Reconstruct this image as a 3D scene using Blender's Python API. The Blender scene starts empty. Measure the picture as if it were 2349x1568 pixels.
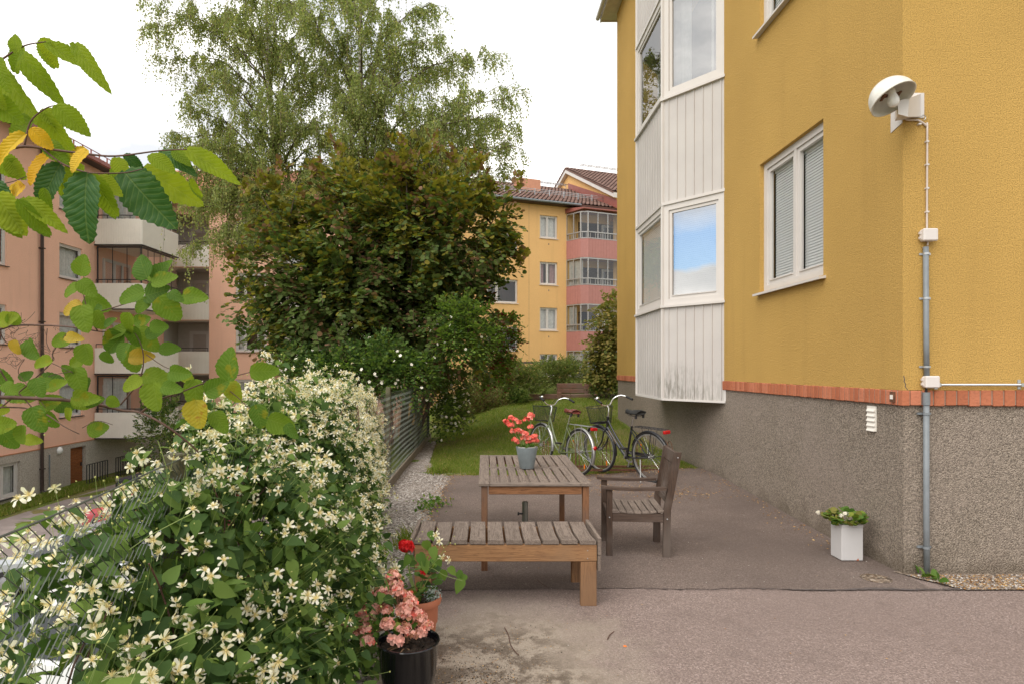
import bpy, math, random
import numpy as np
from mathutils import Vector, Matrix

# ------------------------------------------------------------------ scene, camera, sky, sun
S = bpy.context.scene
C = S.collection
F = 1435.0; HU = 1112.0; HV = 843.0; CH = 1.66      # focal length and horizon in photo units, eye height
cam_d = bpy.data.cameras.new("camera"); cam = bpy.data.objects.new("camera", cam_d); C.objects.link(cam)
cam.location = (0, 0, CH); cam.rotation_euler = (math.radians(90), 0, 0)
cam_d.lens = 22.0; cam_d.sensor_width = 36.0
cam_d.shift_x = (1174.0 - HU) / 2348.0; cam_d.shift_y = (HV - 783.5) / 2348.0
cam_d.clip_start = 0.05; cam_d.clip_end = 2000
S.camera = cam

SUN_EL = 46.0; SUN_AZ = 218.0      # azimuth measured from +Y clockwise
W = bpy.data.worlds.new("World"); S.world = W; W.use_nodes = True
def build_world():
    nt = W.node_tree; nt.nodes.clear(); N = nt.nodes.new; L = nt.links.new
    out = N('ShaderNodeOutputWorld'); bg = N('ShaderNodeBackground'); L(bg.outputs[0], out.inputs[0])
    sky = N('ShaderNodeTexSky'); sky.sky_type = 'NISHITA'; sky.sun_disc = False
    sky.sun_elevation = math.radians(SUN_EL); sky.sun_rotation = math.radians(SUN_AZ)
    tc = N('ShaderNodeTexCoord'); mp = N('ShaderNodeMapping'); L(tc.outputs['Generated'], mp.inputs[0])
    mp.inputs['Scale'].default_value = (1, 1, 2.2)
    n1 = N('ShaderNodeTexNoise'); n1.inputs['Scale'].default_value = 2.6; n1.inputs['Detail'].default_value = 7; n1.inputs['Roughness'].default_value = .55
    n1.inputs['Distortion'].default_value = .35
    L(mp.outputs[0], n1.inputs['Vector'])
    cr = N('ShaderNodeValToRGB'); L(n1.outputs[0], cr.inputs[0])
    e = cr.color_ramp.elements
    e[0].position = .43; e[0].color = (5.6, 5.75, 6.0, 1)
    e[1].position = .63; e[1].color = (11.8, 11.4, 10.9, 1)
    m = cr.color_ramp.elements.new(.53); m.color = (8.2, 8.1, 7.95, 1)
    # a blue break in the clouds to the left of the viewpoint
    nrm = N('ShaderNodeVectorMath'); nrm.operation = 'NORMALIZE'; L(tc.outputs['Generated'], nrm.inputs[0])
    dt = N('ShaderNodeVectorMath'); dt.operation = 'DOT_PRODUCT'; L(nrm.outputs[0], dt.inputs[0])
    g = Vector((-.97, -.10, .235)).normalized(); dt.inputs[1].default_value = g
    n2 = N('ShaderNodeTexNoise'); n2.inputs['Scale'].default_value = 7; n2.inputs['Detail'].default_value = 5
    L(tc.outputs['Generated'], n2.inputs['Vector'])
    ad = N('ShaderNodeMath'); ad.operation = 'MULTIPLY_ADD'; L(n2.outputs[0], ad.inputs[0]); ad.inputs[1].default_value = .03; L(dt.outputs['Value'], ad.inputs[2])
    mr = N('ShaderNodeMapRange'); mr.interpolation_type = 'SMOOTHSTEP'; L(ad.outputs[0], mr.inputs[0])
    mr.inputs[1].default_value = .955; mr.inputs[2].default_value = .985
    sx = N('ShaderNodeSeparateXYZ'); L(nrm.outputs[0], sx.inputs[0])
    za = N('ShaderNodeMath'); za.operation = 'MULTIPLY_ADD'; L(n2.outputs[0], za.inputs[0]); za.inputs[1].default_value = .07; L(sx.outputs[2], za.inputs[2])
    lo = N('ShaderNodeMapRange'); L(za.outputs[0], lo.inputs[0]); lo.inputs[1].default_value = .180; lo.inputs[2].default_value = .188
    hi = N('ShaderNodeMapRange'); L(za.outputs[0], hi.inputs[0]); hi.inputs[1].default_value = .275; hi.inputs[2].default_value = .235
    m1 = N('ShaderNodeMath'); m1.operation = 'MULTIPLY'; L(lo.outputs[0], m1.inputs[0]); L(hi.outputs[0], m1.inputs[1])
    m2 = N('ShaderNodeMath'); m2.operation = 'MULTIPLY'; L(mr.outputs[0], m2.inputs[0]); L(m1.outputs[0], m2.inputs[1])
    sc = N('ShaderNodeMix'); sc.data_type = 'RGBA'; sc.blend_type = 'MULTIPLY'; sc.inputs[0].default_value = 1
    L(sky.outputs[0], sc.inputs[6]); sc.inputs[7].default_value = (1.15, 1.4, 1.65, 1)
    mx = N('ShaderNodeMix'); mx.data_type = 'RGBA'; L(m2.outputs[0], mx.inputs[0]); L(cr.outputs[0], mx.inputs[6]); L(sc.outputs[2], mx.inputs[7])
    L(mx.outputs[2], bg.inputs[0]); bg.inputs[1].default_value = .092
build_world()
sd = bpy.data.lights.new("sun", 'SUN'); sd.energy = 1.5; sd.angle = math.radians(55); sd.color = (1, .95, .88)
sun = bpy.data.objects.new("sun", sd); C.objects.link(sun)
_el, _az = math.radians(SUN_EL), math.radians(SUN_AZ)
sv = Vector((math.sin(_az) * math.cos(_el), math.cos(_az) * math.cos(_el), math.sin(_el)))
sun.rotation_euler = sv.to_track_quat('Z', 'Y').to_euler()
S.view_settings.view_transform = 'Standard'; S.view_settings.look = 'None'
S.view_settings.exposure = 0.86; S.view_settings.gamma = 1.0
S.render.engine = 'CYCLES'
try:
    S.cycles.max_bounces = 8; S.cycles.transparent_max_bounces = 16
except Exception: pass

rnd = random.Random(7); rng = np.random.default_rng(11)
def P(u, v, Y): return Vector(((u - HU) / F * Y, Y, CH - (v - HV) / F * Y))
def sm(a, b, x):
    t = min(1, max(0, (x - a) / (b - a))); return t * t * (3 - 2 * t)
def gz(x, y):
    z = .11 * sm(5.5, 9.2, y) * sm(1.2, 3.3, x)
    z += .58 * sm(10.5, 20.5, y) * sm(-1.6, .8, x)
    w = sm(-1.75, -4.6, x) if False else 1 - sm(-4.6, -1.75, x)
    return z * (1 - w) - 3.1 * w
def fence_x(y): return float(np.interp(y, [0, 1.2, 2.4, 5, 8, 14.8], [-.9, -1.0, -1.17, -1.3, -1.35, -1.32]))

# ------------------------------------------------------------------ materials
class NT:
    def __init__(s, name):
        s.m = bpy.data.materials.new(name); s.m.use_nodes = True; s.t = s.m.node_tree; s.t.nodes.clear()
        s.out = s.n('ShaderNodeOutputMaterial'); s.tc = s.n('ShaderNodeTexCoord')
    def n(s, k, **a):
        o = s.t.nodes.new(k)
        for q, v in a.items(): setattr(o, q, v)
        return o
    def l(s, a, b): s.t.links.new(a, b)
    def noise(s, scale, detail=4, rough=.55, vec=None, dist=0):
        o = s.n('ShaderNodeTexNoise'); o.inputs['Scale'].default_value = scale; o.inputs['Detail'].default_value = detail
        o.inputs['Roughness'].default_value = rough; o.inputs['Distortion'].default_value = dist
        s.l(vec or s.tc.outputs['Object'], o.inputs['Vector']); return o.outputs[0]
    def map(s, scale=(1, 1, 1), rot=(0, 0, 0), loc=(0, 0, 0)):
        o = s.n('ShaderNodeMapping'); o.inputs['Scale'].default_value = scale; o.inputs['Rotation'].default_value = rot; o.inputs['Location'].default_value = loc
        s.l(s.tc.outputs['Object'], o.inputs[0]); return o.outputs[0]
    def ramp(s, fac, stops):
        o = s.n('ShaderNodeValToRGB'); s.l(fac, o.inputs[0]); e = o.color_ramp.elements
        while len(e) < len(stops): e.new(.5)
        for i, (p, c) in enumerate(stops): e[i].position = p; e[i].color = (*c, 1) if len(c) == 3 else c
        return o.outputs[0]
    def mix(s, f, a, b, mode='MIX'):
        o = s.n('ShaderNodeMix', data_type='RGBA', blend_type=mode)
        for v, i in ((f, 0), (a, 6), (b, 7)):
            if hasattr(v, 'is_output'): s.l(v, o.inputs[i])
            elif i == 0: o.inputs[0].default_value = v
            else: o.inputs[i].default_value = (*v, 1)
        return o.outputs[2]
    def math(s, op, a, b=0., c=0.):
        o = s.n('ShaderNodeMath', operation=op)
        for i, v in enumerate((a, b, c)):
            if hasattr(v, 'is_output'): s.l(v, o.inputs[i])
            else: o.inputs[i].default_value = v
        return o.outputs[0]
    def xyz(s, vec=None):
        o = s.n('ShaderNodeSeparateXYZ'); s.l(vec or s.tc.outputs['Object'], o.inputs[0]); return o.outputs
    def step(s, v, a, b):
        o = s.n('ShaderNodeMapRange', interpolation_type='SMOOTHSTEP'); s.l(v, o.inputs[0]); o.inputs[1].default_value = a; o.inputs[2].default_value = b
        return o.outputs[0]
    def bump(s, h, dist=.01, strength=1.):
        o = s.n('ShaderNodeBump'); s.l(h, o.inputs['Height']); o.inputs['Distance'].default_value = dist; o.inputs['Strength'].default_value = strength; return o.outputs[0]
    def bsdf(s, col, rough=.7, metal=0, nrm=None, spec=.4, final=True, **kw):
        b = s.n('ShaderNodeBsdfPrincipled')
        for k, v in (('Base Color', col), ('Roughness', rough), ('Metallic', metal), ('Specular IOR Level', spec)):
            if hasattr(v, 'is_output'): s.l(v, b.inputs[k])
            elif k == 'Base Color': b.inputs[k].default_value = (*v, 1)
            else: b.inputs[k].default_value = v
        for k, v in kw.items(): b.inputs[k.replace('_', ' ')].default_value = v
        if nrm: s.l(nrm, b.inputs['Normal'])
        if final: s.l(b.outputs[0], s.out.inputs[0])
        return b.outputs[0]
M = {}
def simple(name, col, rough=.6, metal=0, var=.12, vs=6, bump=0, bs=80, spec=.4, **kw):
    t = NT(name); c2 = tuple(x * (1 - var) for x in col); c3 = tuple(min(1, x * (1 + var)) for x in col)
    c = t.ramp(t.noise(vs, 5), [(.3, c2), (.7, c3)])
    nb = t.bump(t.noise(bs, 3), bump) if bump else None
    t.bsdf(c, rough, metal, nb, spec, **kw); M[name] = t.m; return t.m

def stucco(name, col, grain=70, bdist=.012, var=.1, dark=.72):
    t = NT(name); n1 = t.noise(grain, 4, .6); n2 = t.noise(.7, 4); n3 = t.noise(grain * .33, 3)
    st = t.noise(2.0, 4, vec=t.map((1.6, 1.6, .12)))
    a = t.mix(t.ramp(n2, [(.3, (0, 0, 0)), (.7, (1, 1, 1))]), tuple(x * (1 - var) for x in col), tuple(x * (1 + var) for x in col))
    a = t.mix(t.step(n1, .42, .62), a, tuple(x * dark for x in col))
    a = t.mix(t.math('MULTIPLY', t.step(st, .54, .76), .28), a, tuple(x * .7 for x in col))
    h = t.math('ADD', n1, t.math('MULTIPLY', n3, .5))
    t.bsdf(a, .92, 0, t.bump(h, bdist), .15); M[name] = t.m; return t.m
stucco('yellow_stucco', (.615, .385, .115), 105, .012)
stucco('salmon_stucco', (.88, .53, .39), 40, .012, .06, .9)
stucco('pale_yellow_render', (.78, .475, .20), 30, .006, .05, .93)

def pebble(name, stops, scale=95, bdist=.02):
    t = NT(name); v = t.n('ShaderNodeTexVoronoi'); v.inputs['Scale'].default_value = scale; t.l(t.tc.outputs['Object'], v.inputs['Vector'])
    g = t.n('ShaderNodeSeparateColor'); t.l(v.outputs['Color'], g.inputs[0])
    c = t.ramp(g.outputs[0], stops)
    big = t.noise(1.1, 4); c = t.mix(t.step(big, .35, .7), c, t.mix(.35, c, (.42, .34, .29)))
    n = t.noise(scale * .75, 4)
    c = t.mix(t.math('MULTIPLY', t.step(n, .5, .68), .5), c, (.075, .066, .055))
    if name == 'pebble_dash':
        Z = t.xyz()[2]; sp = t.math('SUBTRACT', 1., t.step(t.math('ADD', Z, t.math('MULTIPLY_ADD', t.noise(3.5, 6, .7), .7, -.35)), .02, .26)); c = t.mix(t.math('MULTIPLY', sp, .5), c, (.13, .10, .07))
    h = t.math('ADD', t.math('MULTIPLY', v.outputs['Distance'], -.8), n)
    t.bsdf(c, .9, 0, t.bump(h, bdist), .2); M[name] = t.m; return t.m
pebble('pebble_dash', [(0, (.165, .138, .108)), (.35, (.27, .225, .178)), (.62, (.355, .295, .235)), (1, (.46, .385, .31))], 120, .012)
pebble('grey_plinth', [(0, (.34, .30, .25)), (.5, (.48, .43, .37)), (1, (.62, .57, .5))], 60, .01)
pebble('gravel_surface', [(0, (.10, .085, .075)), (.3, (.24, .20, .17)), (.65, (.40, .35, .31)), (1, (.62, .57, .52))], 42, .03)
pebble('brown_gravel', [(0, (.07, .05, .035)), (.3, (.19, .125, .075)), (.65, (.30, .22, .15)), (1, (.46, .38, .30))], 46, .03)

def asphalt(name, base, light, patio=False):
    t = NT(name); v = t.n('ShaderNodeTexVoronoi'); v.inputs['Scale'].default_value = 130; t.l(t.tc.outputs['Object'], v.inputs['Vector'])
    g = t.n('ShaderNodeSeparateColor'); t.l(v.outputs['Color'], g.inputs[0])
    c = t.ramp(g.outputs[1], [(0, tuple(x * .72 for x in base)), (.55, base), (.93, light), (1, tuple(min(1, x * 1.3) for x in light))])
    big = t.noise(.55, 5); c = t.mix(t.math('MULTIPLY', t.step(big, .38, .66), .6), c, tuple(x * (.62 if patio else .84) for x in base))
    med = t.noise(3.5, 6, .65); c = t.mix(t.math('MULTIPLY', t.step(med, .5, .75), .4), c, tuple(x * .6 for x in base))
    X, Y, Z = t.xyz()
    wob = t.math('MULTIPLY_ADD', t.noise(1.6, 6, .7), 1.1, -.55)
    if not patio:
        dx = t.math('MULTIPLY', t.math('ADD', X, -.02), .92); dy = t.math('MULTIPLY', t.math('ADD', Y, -3.25), .62)
        r = t.math('SQRT', t.math('ADD', t.math('MULTIPLY', dx, dx), t.math('MULTIPLY', dy, dy))); r = t.math('ADD', r, wob)
        sand = t.math('MULTIPLY', t.math('SUBTRACT', 1., t.step(r, .42, .95)), .9)
        sc = t.ramp(t.noise(90, 3), [(.3, (.37, .305, .24)), (.7, (.48, .405, .325))])
        c = t.mix(sand, c, sc)
        deb = t.math('MULTIPLY', t.math('SUBTRACT', 1., t.step(r, .30, .75)), t.step(t.noise(5.5, 8, .78), .44, .56))
        dirt = t.ramp(t.noise(120, 2), [(.35, (.045, .030, .02)), (.6, (.115, .078, .052)), (.75, (.2, .145, .105))])
        c = t.mix(t.math('MULTIPLY', deb, .72), c, dirt)
    h = t.math('ADD', t.math('MULTIPLY', v.outputs['Distance'], -1.), t.noise(50, 3))
    t.bsdf(c, .88, 0, t.bump(h, .008), .25); M[name] = t.m
asphalt('asphalt_mat', (.295, .224, .197), (.38, .297, .265))
asphalt('patio_asphalt', (.212, .162, .138), (.285, .222, .192), True)
simple('tar_seam', (.105, .085, .078), .8, var=.3, vs=30, bump=.004)
simple('lower_asphalt', (.24, .20, .185), .85, var=.2, vs=2, bump=.004)

def grass_ground():
    t = NT('grass_ground'); a = t.noise(.6, 5); b = t.noise(25, 4)
    c = t.ramp(a, [(.38, (.21, .175, .075)), (.5, (.13, .16, .035)), (.7, (.15, .20, .035))])
    c = t.mix(t.step(b, .5, .7), c, (.06, .075, .018)); t.bsdf(c, .95, 0, t.bump(b, .03), .1); M['grass_ground'] = t.m
grass_ground()

def wood(name, base, dark, axis='Z', rough=.75, scale=1., grey=None):
    t = NT(name); sc = {'X': (.5, 9, 9), 'Y': (9, .5, 9), 'Z': (9, 9, .5)}[axis]
    vec = t.map(tuple(s * scale for s in sc))
    n1 = t.noise(5, 6, .7, vec, 1.2); n2 = t.noise(22, 4, .6, vec, .4); n3 = t.noise(2.2, 3)
    c = t.ramp(n1, [(.3, dark), (.5, base), (.72, tuple(min(1, x * 1.25) for x in base))])
    c = t.mix(t.step(n2, .52, .64), c, dark)
    if grey: c = t.mix(t.math('MULTIPLY', t.step(n3, .4, .66), .75), c, grey)
    ri = t.n('ShaderNodeNewGeometry').outputs['Random Per Island']
    c = t.mix(t.math('MULTIPLY', ri, .35), c, tuple(x * .62 for x in base))
    t.bsdf(c, rough, 0, t.bump(t.math('ADD', n2, n1), .0025), .25); M[name] = t.m
wood('grey_plank_y', (.235, .185, .152), (.095, .07, .055), 'Y')
wood('grey_plank_x', (.235, .185, .152), (.11, .088, .074), 'X')
wood('brown_wood_x', (.29, .135, .062), (.13, .056, .026), 'X')
wood('brown_wood_z', (.24, .112, .055), (.105, .05, .028), 'Z', grey=(.15, .105, .08))
wood('honey_wood_x', (.35, .185, .085), (.17, .082, .04), 'X', grey=(.28, .17, .095))
wood('honey_wood_z', (.32, .165, .076), (.15, .07, .034), 'Z', grey=(.24, .145, .085))
wood('dark_wood_z', (.085, .052, .036), (.045, .03, .023), 'Z', grey=(.17, .14, .12))
wood('dark_wood_x', (.10, .065, .048), (.05, .033, .026), 'X', grey=(.18, .15, .13))
wood('red_log', (.24, .125, .085), (.11, .055, .04), 'X', grey=(.2, .15, .12))
wood('door_wood', (.30, .105, .035), (.13, .04, .015), 'Y')
wood('old_board', (.25, .21, .16), (.13, .11, .085), 'Y')
simple('white_paint', (.57, .53, .50), .45, var=.04, vs=3)
simple('white_trim', (.63, .59, .555), .4, var=.03, vs=3)
simple('blind_white', (.74, .74, .73), .5, var=.03)
simple('beige_panel', (.80, .76, .69), .6, var=.04, vs=2)
simple('loggia_wall', (.52, .47, .42), .7, var=.05)
simple('dark_metal', (.03, .028, .03), .45, var=.2)
simple('black_paint', (.014, .014, .017), .28, var=.2, spec=.5)
simple('brown_pipe', (.045, .028, .022), .5, var=.3)
simple('grey_pipe', (.20, .22, .235), .45, var=.15, vs=9)
simple('zinc', (.52, .53, .54), .35, .8, var=.15)
simple('chrome', (.75, .75, .74), .16, .95, var=.08)
simple('cable', (.62, .53, .47), .6)
simple('box_plastic', (.68, .63, .60), .4, var=.02)
simple('fence_wire', (.10, .112, .092), .6, 0, var=.25)
simple('fence_post', (.11, .10, .055), .6, var=.2)
simple('chimney_render', (.56, .27, .17), .85, var=.06)
simple('salmon_panel', (.44, .195, .17), .55, var=.05)
simple('red_metal', (.30, .10, .078), .45, var=.1)
simple('alu', (.42, .405, .395), .4, .4, var=.06)
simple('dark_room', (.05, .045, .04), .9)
simple('curtain', (.62, .61, .58), .9, var=.15, vs=9)
simple('pink_curtain', (.36, .21, .20), .9, var=.2, vs=9)
simple('soffit', (.66, .60, .55), .6)
simple('bark', (.10, .072, .052), .9, var=.35, vs=30, bump=.006)
simple('twig_bark', (.105, .052, .036), .6, var=.3, vs=40, bump=.001)
simple('green_stem', (.20, .26, .07), .6, var=.25)
simple('dry_stem', (.23, .135, .075), .8, var=.3)
simple('soil', (.045, .03, .021), .95, var=.6, vs=60, bump=.03, bs=50)
simple('terracotta', (.43, .145, .075), .6, var=.1, vs=8)
simple('black_glaze', (.008, .008, .010), .12, var=.2, spec=.6)
simple('zinc_pot', (.245, .285, .30), .5, var=.18, vs=9, metal=.2)
simple('planter_white', (.56, .545, .54), .55, var=.03)
simple('rubber', (.018, .017, .017), .7, var=.2)
simple('steel', (.42, .42, .41), .35, .7, var=.15)
simple('pole_steel', (.30, .31, .28), .3, .8, var=.3)
simple('bike_green', (.13, .155, .075), .35, var=.1)
simple('brown_leather', (.15, .035, .025), .4, var=.15)
simple('black_foam', (.018, .018, .017), .8, var=.2)
simple('red_lens', (.50, .008, .008), .12, spec=.6)
simple('orange_lens', (.85, .20, .012), .2, spec=.6)
simple('gold_letter', (.62, .42, .16), .4)
simple('rust', (.14, .065, .035), .85, var=.4, vs=30)
simple('lamp_shell', (.70, .68, .62), .3, var=.1, vs=12)
simple('bulb', (.85, .84, .82), .15)
simple('car_white', (.78, .79, .80), .2, var=.01, spec=.6)
simple('car_silver', (.44, .46, .48), .25, .4, var=.02)
simple('car_red', (.36, .06, .07), .22, var=.02, spec=.6)
simple('car_dark', (.035, .04, .05), .2, .2, var=.02, spec=.6)
simple('car_glass', (.02, .025, .028), .05, spec=.8)
simple('petal_coral', (.83, .17, .125), .6, var=.15, vs=60)
simple('petal_pink', (.80, .40, .32), .7, var=.22, vs=60)
simple('petal_faded', (.46, .21, .12), .8, var=.25, vs=60)
simple('petal_red', (.56, .006, .008), .6, var=.2, vs=60)
simple('petal_white', (.85, .80, .68), .6)
simple('stamen', (.72, .60, .27), .7)
simple('bud_green', (.45, .46, .14), .6)
simple('silver_leaf', (.42, .47, .42), .8)
simple('litter', (.36, .20, .09), .9, var=.4, vs=40)
simple('rattan', (.35, .20, .08), .7)
simple('cream_cloth', (.72, .68, .58), .8)
simple('copper', (.50, .24, .13), .5, .3)

def leafmat(name, stops, trans=.35, rough=.6, spec=.2, veins=0, patchy=None):
    t = NT(name); ri = t.n('ShaderNodeNewGeometry').outputs['Random Per Island']
    c = t.ramp(ri, stops)
    nb = None
    if veins:
        u, v, _ = t.xyz(t.tc.outputs['UV'])
        au = t.math('ABSOLUTE', t.math('SUBTRACT', u, .5))
        ph = t.math('FRACT', t.math('MULTIPLY', t.math('SUBTRACT', v, t.math('MULTIPLY', au, .75)), veins))
        d = t.math('ABSOLUTE', t.math('SUBTRACT', ph, .5)); line = t.math('SUBTRACT', 1., t.step(d, .0, .13))
        mid = t.math('SUBTRACT', 1., t.step(au, .006, .022)); vv = t.math('MAXIMUM', line, mid)
        c = t.mix(t.math('MULTIPLY', vv, .28), c, t.mix(.5, c, (.45, .55, .16)))
        nz = t.noise(28, 5); c = t.mix(t.math('MULTIPLY', t.step(nz, .45, .7), .4), c, t.mix(.55, c, (.05, .12, .01)))
        if patchy: c = t.mix(t.math('MULTIPLY', t.step(t.noise(17, 4), .60, .68), .7), c, patchy)
        hh = t.math('SUBTRACT', t.math('MULTIPLY', d, 1.0), t.math('MULTIPLY', mid, .8))
        nb = t.bump(hh, .003, .5)
    b = t.bsdf(c, rough, 0, nb, spec, final=False)
    tr = t.n('ShaderNodeBsdfTranslucent'); t.l(t.mix(.5, c, t.mix(1., c, (1.35, 1.55, .55), 'MULTIPLY')), tr.inputs[0])
    if nb: t.l(nb, tr.inputs['Normal'])
    mx = t.n('ShaderNodeMixShader'); mx.inputs[0].default_value = trans; t.l(b, mx.inputs[1]); t.l(tr.outputs[0], mx.inputs[2]); t.l(mx.outputs[0], t.out.inputs[0])
    M[name] = t.m
leafmat('birch_leaf', [(0, (.19, .235, .075)), (.45, (.28, .33, .11)), (.85, (.37, .40, .15)), (1, (.48, .43, .15))], .48)
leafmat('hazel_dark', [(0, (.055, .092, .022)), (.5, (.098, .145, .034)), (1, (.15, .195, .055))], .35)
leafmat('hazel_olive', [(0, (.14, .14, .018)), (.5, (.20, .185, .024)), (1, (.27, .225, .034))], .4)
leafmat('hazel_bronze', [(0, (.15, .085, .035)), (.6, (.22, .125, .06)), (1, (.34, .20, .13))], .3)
leafmat('clematis_leaf', [(0, (.042, .085, .022)), (.5, (.07, .13, .03)), (.82, (.12, .195, .04)), (1, (.20, .29, .06))], .3)
leafmat('clematis_young', [(0, (.09, .17, .03)), (1, (.17, .26, .05))], .35)
leafmat('big_leaf', [(0, (.15, .24, .018)), (.5, (.24, .33, .02)), (1, (.34, .40, .025))], .55, .62, .15, 11)
leafmat('big_leaf_dark', [(0, (.032, .10, .020)), (1, (.06, .14, .028))], .30, .5, .25, 11)
leafmat('big_leaf_yellow', [(0, (.72, .46, .02)), (1, (.80, .44, .02))], .35, .55, .3, 11, (.55, .22, .02))
leafmat('round_leaf', [(0, (.075, .15, .022)), (.45, (.12, .21, .022)), (.8, (.21, .29, .025)), (1, (.29, .34, .03))], .45, .6, .15, 8, (.28, .26, .02))
leafmat('round_leaf_yellow', [(0, (.40, .33, .02)), (1, (.50, .30, .03))], .35, .55, .3, 8, (.35, .13, .02))
leafmat('shrub_leaf', [(0, (.10, .14, .038)), (.6, (.17, .215, .055)), (1, (.25, .28, .095))], .4)
leafmat('shrub_yellow', [(0, (.17, .17, .035)), (.6, (.26, .24, .06)), (1, (.38, .28, .09))], .35)
leafmat('shrub_brown', [(0, (.12, .095, .035)), (1, (.22, .16, .065))], .3)
leafmat('ivy_leaf', [(0, (.09, .16, .025)), (1, (.21, .30, .045))], .4)
leafmat('red_leaf', [(0, (.15, .035, .02)), (1, (.24, .07, .04))], .25)
leafmat('geranium_leaf', [(0, (.06, .13, .02)), (.6, (.11, .2, .03)), (1, (.27, .3, .05))], .3)
leafmat('grass_blade', [(0, (.12, .19, .024)), (.5, (.19, .265, .036)), (.8, (.28, .29, .06)), (1, (.46, .36, .16))], .45)
leafmat('clem_petal', [(0, (.80, .75, .55)), (1, (.90, .87, .76))], .3)
leafmat('litter_leaf', [(0, (.14, .07, .03)), (.4, (.34, .17, .06)), (.8, (.50, .30, .12)), (1, (.60, .42, .20))], .1)
leafmat('stone_chip', [(0, (.12, .10, .09)), (.5, (.34, .29, .25)), (1, (.66, .62, .57))], 0.)

def birch_bark():
    t = NT('birch_bark'); n = t.noise(3, 5, .7, t.map((1, 1, 4.5))); c = t.ramp(n, [(.40, (.05, .042, .036)), (.47, (.42, .38, .33)), (.7, (.62, .58, .52))])
    t.bsdf(c, .8, 0, t.bump(n, .01)); M['birch_bark'] = t.m
birch_bark()
def glass(name, tint=(.85, .88, .88), boost=1.6, ior=1.5):
    t = NT(name); a = t.n('ShaderNodeBsdfTransparent'); a.inputs[0].default_value = (*tint, 1)
    g = t.n('ShaderNodeBsdfGlossy'); g.inputs['Roughness'].default_value = .0
    w = t.bump(t.noise(1.2, 2), .006, .25); t.l(w, g.inputs['Normal'])
    ge = t.n('ShaderNodeNewGeometry'); dp = t.n('ShaderNodeVectorMath', operation='DOT_PRODUCT'); t.l(ge.outputs['Incoming'], dp.inputs[0]); t.l(ge.outputs['Normal'], dp.inputs[1])
    f0 = ((ior - 1) / (ior + 1)) ** 2 * 2; sch = t.math('POWER', t.math('SUBTRACT', 1., t.math('ABSOLUTE', dp.outputs['Value'])), 5.)      # both glass faces, same from either side
    k = t.math('MINIMUM', t.math('MULTIPLY_ADD', sch, 1 - f0 * boost, f0 * boost), .95)
    m = t.n('ShaderNodeMixShader'); t.l(k, m.inputs[0]); t.l(a.outputs[0], m.inputs[1]); t.l(g.outputs[0], m.inputs[2]); t.l(m.outputs[0], t.out.inputs[0]); M[name] = t.m
glass('window_glass', (.92, .93, .93), 1.1); glass('balcony_glass', (.78, .8, .8), 1.2)
glass('bay_glass', (.72, .74, .75), 4.6, 1.6)
def brick():
    t = NT('brick'); ri = t.n('ShaderNodeNewGeometry').outputs['Random Per Island']
    c = t.ramp(ri, [(0, (.38, .125, .065)), (.5, (.46, .158, .08)), (1, (.53, .20, .115))])
    c = t.mix(t.math('MULTIPLY', t.step(t.noise(45, 5), .5, .7), .5), c, (.32, .12, .07)); t.bsdf(c, .9, 0, t.bump(t.noise(60, 4), .006), .2); M['brick'] = t.m
brick(); simple('mortar', (.34, .28, .22), .95, var=.2, vs=40, bump=.004)
def stained_white():
    t = NT('clad_white'); X, Y, Z = t.xyz(); n = t.noise(7, 6, .72, t.map((6, 6, .8)))
    lo = t.math('SUBTRACT', 1., t.step(t.math('ADD', Z, t.math('MULTIPLY_ADD', t.noise(2.6, 4), .9, -.45)), 1.32, 1.78))
    near = t.math('SUBTRACT', 1., t.step(t.math('ABSOLUTE', t.math('SUBTRACT', Y, 4.40)), .1, .8))
    f = t.math('MULTIPLY', t.math('MULTIPLY', lo, t.step(n, .40, .60)), t.math('MULTIPLY_ADD', near, .5, .18))
    c = t.ramp(t.noise(2, 4), [(.3, (.51, .475, .45)), (.7, (.56, .525, .495))])
    c = t.mix(f, c, (.17, .16, .125)); t.bsdf(c, .45, 0, None, .35); M['clad_white'] = t.m
stained_white()
def tiles(name, a, b):
    t = NT(name); ri = t.n('ShaderNodeNewGeometry').outputs['Random Per Island']
    c = t.ramp(ri, [(0, a), (1, b)]); c = t.mix(t.math('MULTIPLY', t.step(t.noise(3, 5), .45, .7), .4), c, tuple(x * .6 for x in a)); t.bsdf(c, .85); M[name] = t.m
tiles('tile_brown', (.12, .065, .05), (.20, .115, .09)); tiles('tile_orange', (.42, .17, .10), (.58, .27, .17))
def beige_ribs():
    pass

# ------------------------------------------------------------------ geometry helpers
def bez(a, b, c, n):
    a, b, c = Vector(a), Vector(b), Vector(c)
    return [a * (1 - t) ** 2 + b * 2 * t * (1 - t) + c * t * t for t in [i / n for i in range(n + 1)]]
def smooth_path(pts, n=6):
    pts = [Vector(p) for p in pts]; out = []
    for i in range(len(pts) - 1):
        p0 = pts[max(0, i - 1)]; p1 = pts[i]; p2 = pts[i + 1]; p3 = pts[min(len(pts) - 1, i + 2)]
        for k in range(n):
            t = k / n; out.append(.5 * ((2 * p1) + (p2 - p0) * t + (2 * p0 - 5 * p1 + 4 * p2 - p3) * t * t + (3 * p1 - p0 - 3 * p2 + p3) * t ** 3))
    out.append(pts[-1]); return out
class Fr:
    def __init__(s, O, d, n): s.O = Vector((*O, 0)); s.d = Vector((*d, 0)).normalized(); s.n = Vector((*n, 0)).normalized()
    def p(s, a, z, o=0): q = s.O + s.d * a + s.n * o; return Vector((q.x, q.y, z))
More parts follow.
